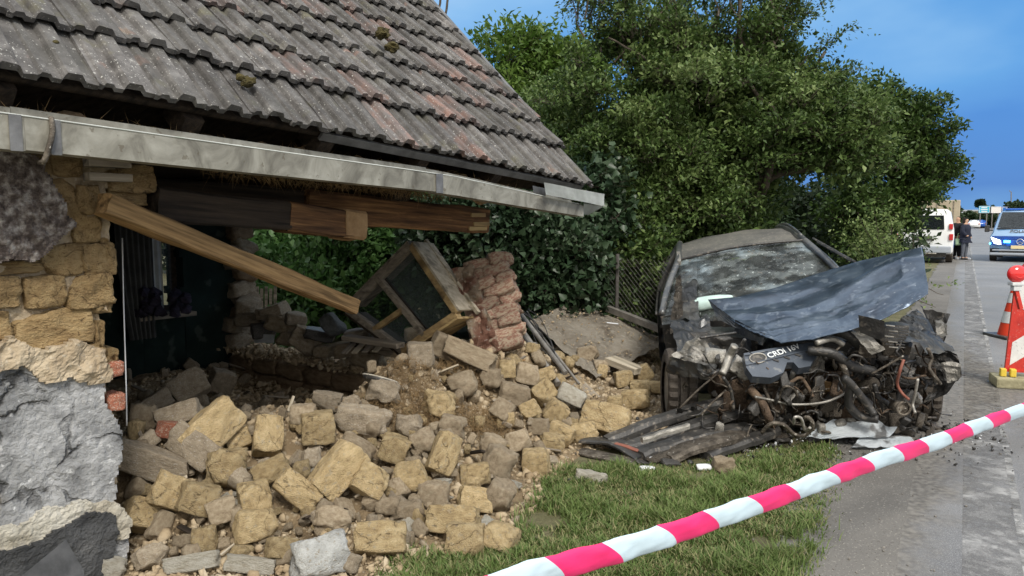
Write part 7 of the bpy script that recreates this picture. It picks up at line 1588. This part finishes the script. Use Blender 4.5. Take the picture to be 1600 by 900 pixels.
# bare twigs sticking up behind the roof
bt0 = empty('bare_tree', RP(4.0,2.9,.0)+N*.6-Z*.9, 'leafless twigs rising behind the roof edge at the top', 'tree')
bm = bmesh.new()
for pts in ([(700,60),(690,38),(684,22),(688,0),(682,-30)],[(690,38),(697,18),(700,-4),(708,-30)],[(686,30),(678,12),(668,-6)]): tube(bm, spline([at(x,y,7.6) for x,y in pts],5), .012, 5)
tube(bm, spline([at(700,60,7.6), at(720,200,7.7)],3), .02, 5)
setp(lk('twigs', frombm('twigs', bm, True), 'bark'), bt0)

# ================================================================== WIRE FENCE
fa, fb_ = onz(860,478,0), onz(1110,520,0); fa = at(868,470,9.1); fb_ = at(1075,535,7.75); fa.z = fb_.z = 0; fd = (fb_-fa).normalized(); FL = (fb_-fa).length; FH = 1.15
fence = empty('wire_fence', fa, 'chain link fence behind the dusty panel beside the wreck', 'fence')
O, T = [], []; st = .06; k = -int(FH/st)
while k*st < FL:
    for sg in (1,-1):
        x0_ = k*st; x1_ = x0_+FH; a0, a1 = max(0,x0_), min(FL,x1_)
        if a1 > a0:
            za, zb2 = (a0-x0_), (a1-x0_); 
            if sg < 0: za, zb2 = FH-za, FH-zb2
            O.append(fa+fd*a0+Z*za); T.append(fa+fd*a1+Z*zb2)
    k += 1
bm = bmesh.new()
for a, b in zip(O, T): tube(bm, [a,b], .0016, 3, False)
o = setp(lk('wire_mesh', frombm('wire_mesh', bm), 'wire'), fence); o['kind'] = 'stuff'
for q_ in (0, .5, 1.0):
    bm = bmesh.new(); tube(bm, [fa+fd*FL*q_, fa+fd*FL*q_+Z*(FH+.05)], .022, 8); setp(lk('fence_post', frombm('fence_post', bm), 'wire'), fence)
pk = empty('picket_fence', at(392,470,9.0), 'piece of grey picket fence seen through the gap at the torn wall', 'fence')
for k in range(7):
    a = at(388+k*7,490,9.0); b = at(388+k*7,448+3*(k%2),9.0); bm = bmesh.new(); boxab(bm, a, b, .035, .015, up=Vector((0,1,0))); setp(lk('picket', frombm('picket', bm), 'greywood'), pk)

# ================================================================== GRASS
gpoly = [onz(*q) for q in [(560,930),(640,868),(700,862),(800,850),(842,790),(868,745),(905,728),(1010,735),(1120,728),(1210,712),(1262,700),(1300,700),(1296,742),(1270,800),(1262,850),(1240,900),(1225,960),(700,1000)]]
gp2 = [(p_.x,p_.y) for p_ in gpoly]
def blades(name, poly2, n_, hmin, hmax, label, seed, dry=.3, wid=.0035):
    rg = np.random.default_rng(seed); xs_ = [p_[0] for p_ in poly2]; ys_ = [p_[1] for p_ in poly2]; P = []
    while len(P) < n_:
        x = rg.uniform(min(xs_), max(xs_), 4000); y = rg.uniform(min(ys_), max(ys_), 4000)
        for a, b in zip(x, y):
            jx, jy = a+rg.normal()*.05, b+rg.normal()*.05
            if inpoly(jx, jy, poly2) and noise.noise(Vector((a*3,b*3,1))) + .35*noise.noise(Vector((a*11,b*11,4))) > -.60 + .5*rg.random(): P.append((a,b,0))
            if len(P) >= n_: break
    P = np.array(P); k = len(P); cl = np.array([noise.noise(Vector((p_[0]*2.2,p_[1]*2.2,9))) + .5*noise.noise(Vector((p_[0]*8,p_[1]*8,2))) for p_ in P])
    h = (hmin+(hmax-hmin)*rg.random(k)**1.6)*np.clip(.75+cl*1.1,.35,1.5); a = rg.uniform(0,2*np.pi,k); ln = h*rg.uniform(.2,1.3,k)
    tip = P+np.stack([np.cos(a)*ln, np.sin(a)*ln, h],-1); mid = P+np.stack([np.cos(a)*ln*.3, np.sin(a)*ln*.3, h*.62],-1)
    b = a+np.pi/2+rg.normal(size=k)*.4; sd_ = np.stack([np.cos(b),np.sin(b),np.zeros(k)],-1)*wid*rg.uniform(.6,1.3,k)[:,None]
    V = np.stack([P-sd_, P+sd_, mid+sd_*.8, mid-sd_*.8, tip],1).reshape(-1,3); Fc = (np.arange(k)[:,None,None]*5+np.array([(0,1,2),(0,2,3),(3,2,4)])[None]).reshape(-1,3)
    tone = np.clip(.34+cl*.35+.25*rg.random(k),0,.72); tone = np.where(rg.random(k) < dry*(1.1-np.clip(cl*1.5,-.5,.8)), .8+.2*rg.random(k), tone)
    return tag(lk(name, npmesh(name, V, Fc, tone=np.repeat(tone,5)), 'grassm'), label, 'grass', kind='stuff')
blades('grass', gp2, 95000, .014, .07, 'short patchy green grass on the verge in front of the wreck', 1, .34)
far_g = [(p_.x,p_.y) for p_ in [road(7.2,-1.6), road(60,-1.3), road(60,-9), road(4.5,-4.5)]]
def cullroad(): pass
blades('verge_grass', [(p_.x,p_.y) for p_ in [road(5.4,-1.0), road(20,-1.35), road(26,-4.5), road(7,-2.2)]], 9000, .05, .22, 'tall grass along the road edge beyond the wreck', 2, .35, .006)
blades('fence_grass', [(fa.x-.6,fa.y-.5),(fb_.x,fb_.y-.3),(fb_.x,fb_.y+.8),(fa.x-.6,fa.y+.8)], 4000, .05, .2, 'grass growing along the foot of the wire fence', 3, .6, .004)
def samp_sh(rg, n_):
    t = rg.uniform(-3,8,n_); b = rg.uniform(-1.1,.6,n_); return np.array([list(road(a_,b_2,.012)) for a_, b_2 in zip(t,b)])
crumbs('road_grit', 1100, samp_sh, .002, .010, 'grit', 'small grit and stones strewn over the dusty shoulder', 15, .7)
for o in list(C.objects):
    if o.type == 'MESH' and o.data and not o.data.materials: print('NO MAT', o.name)
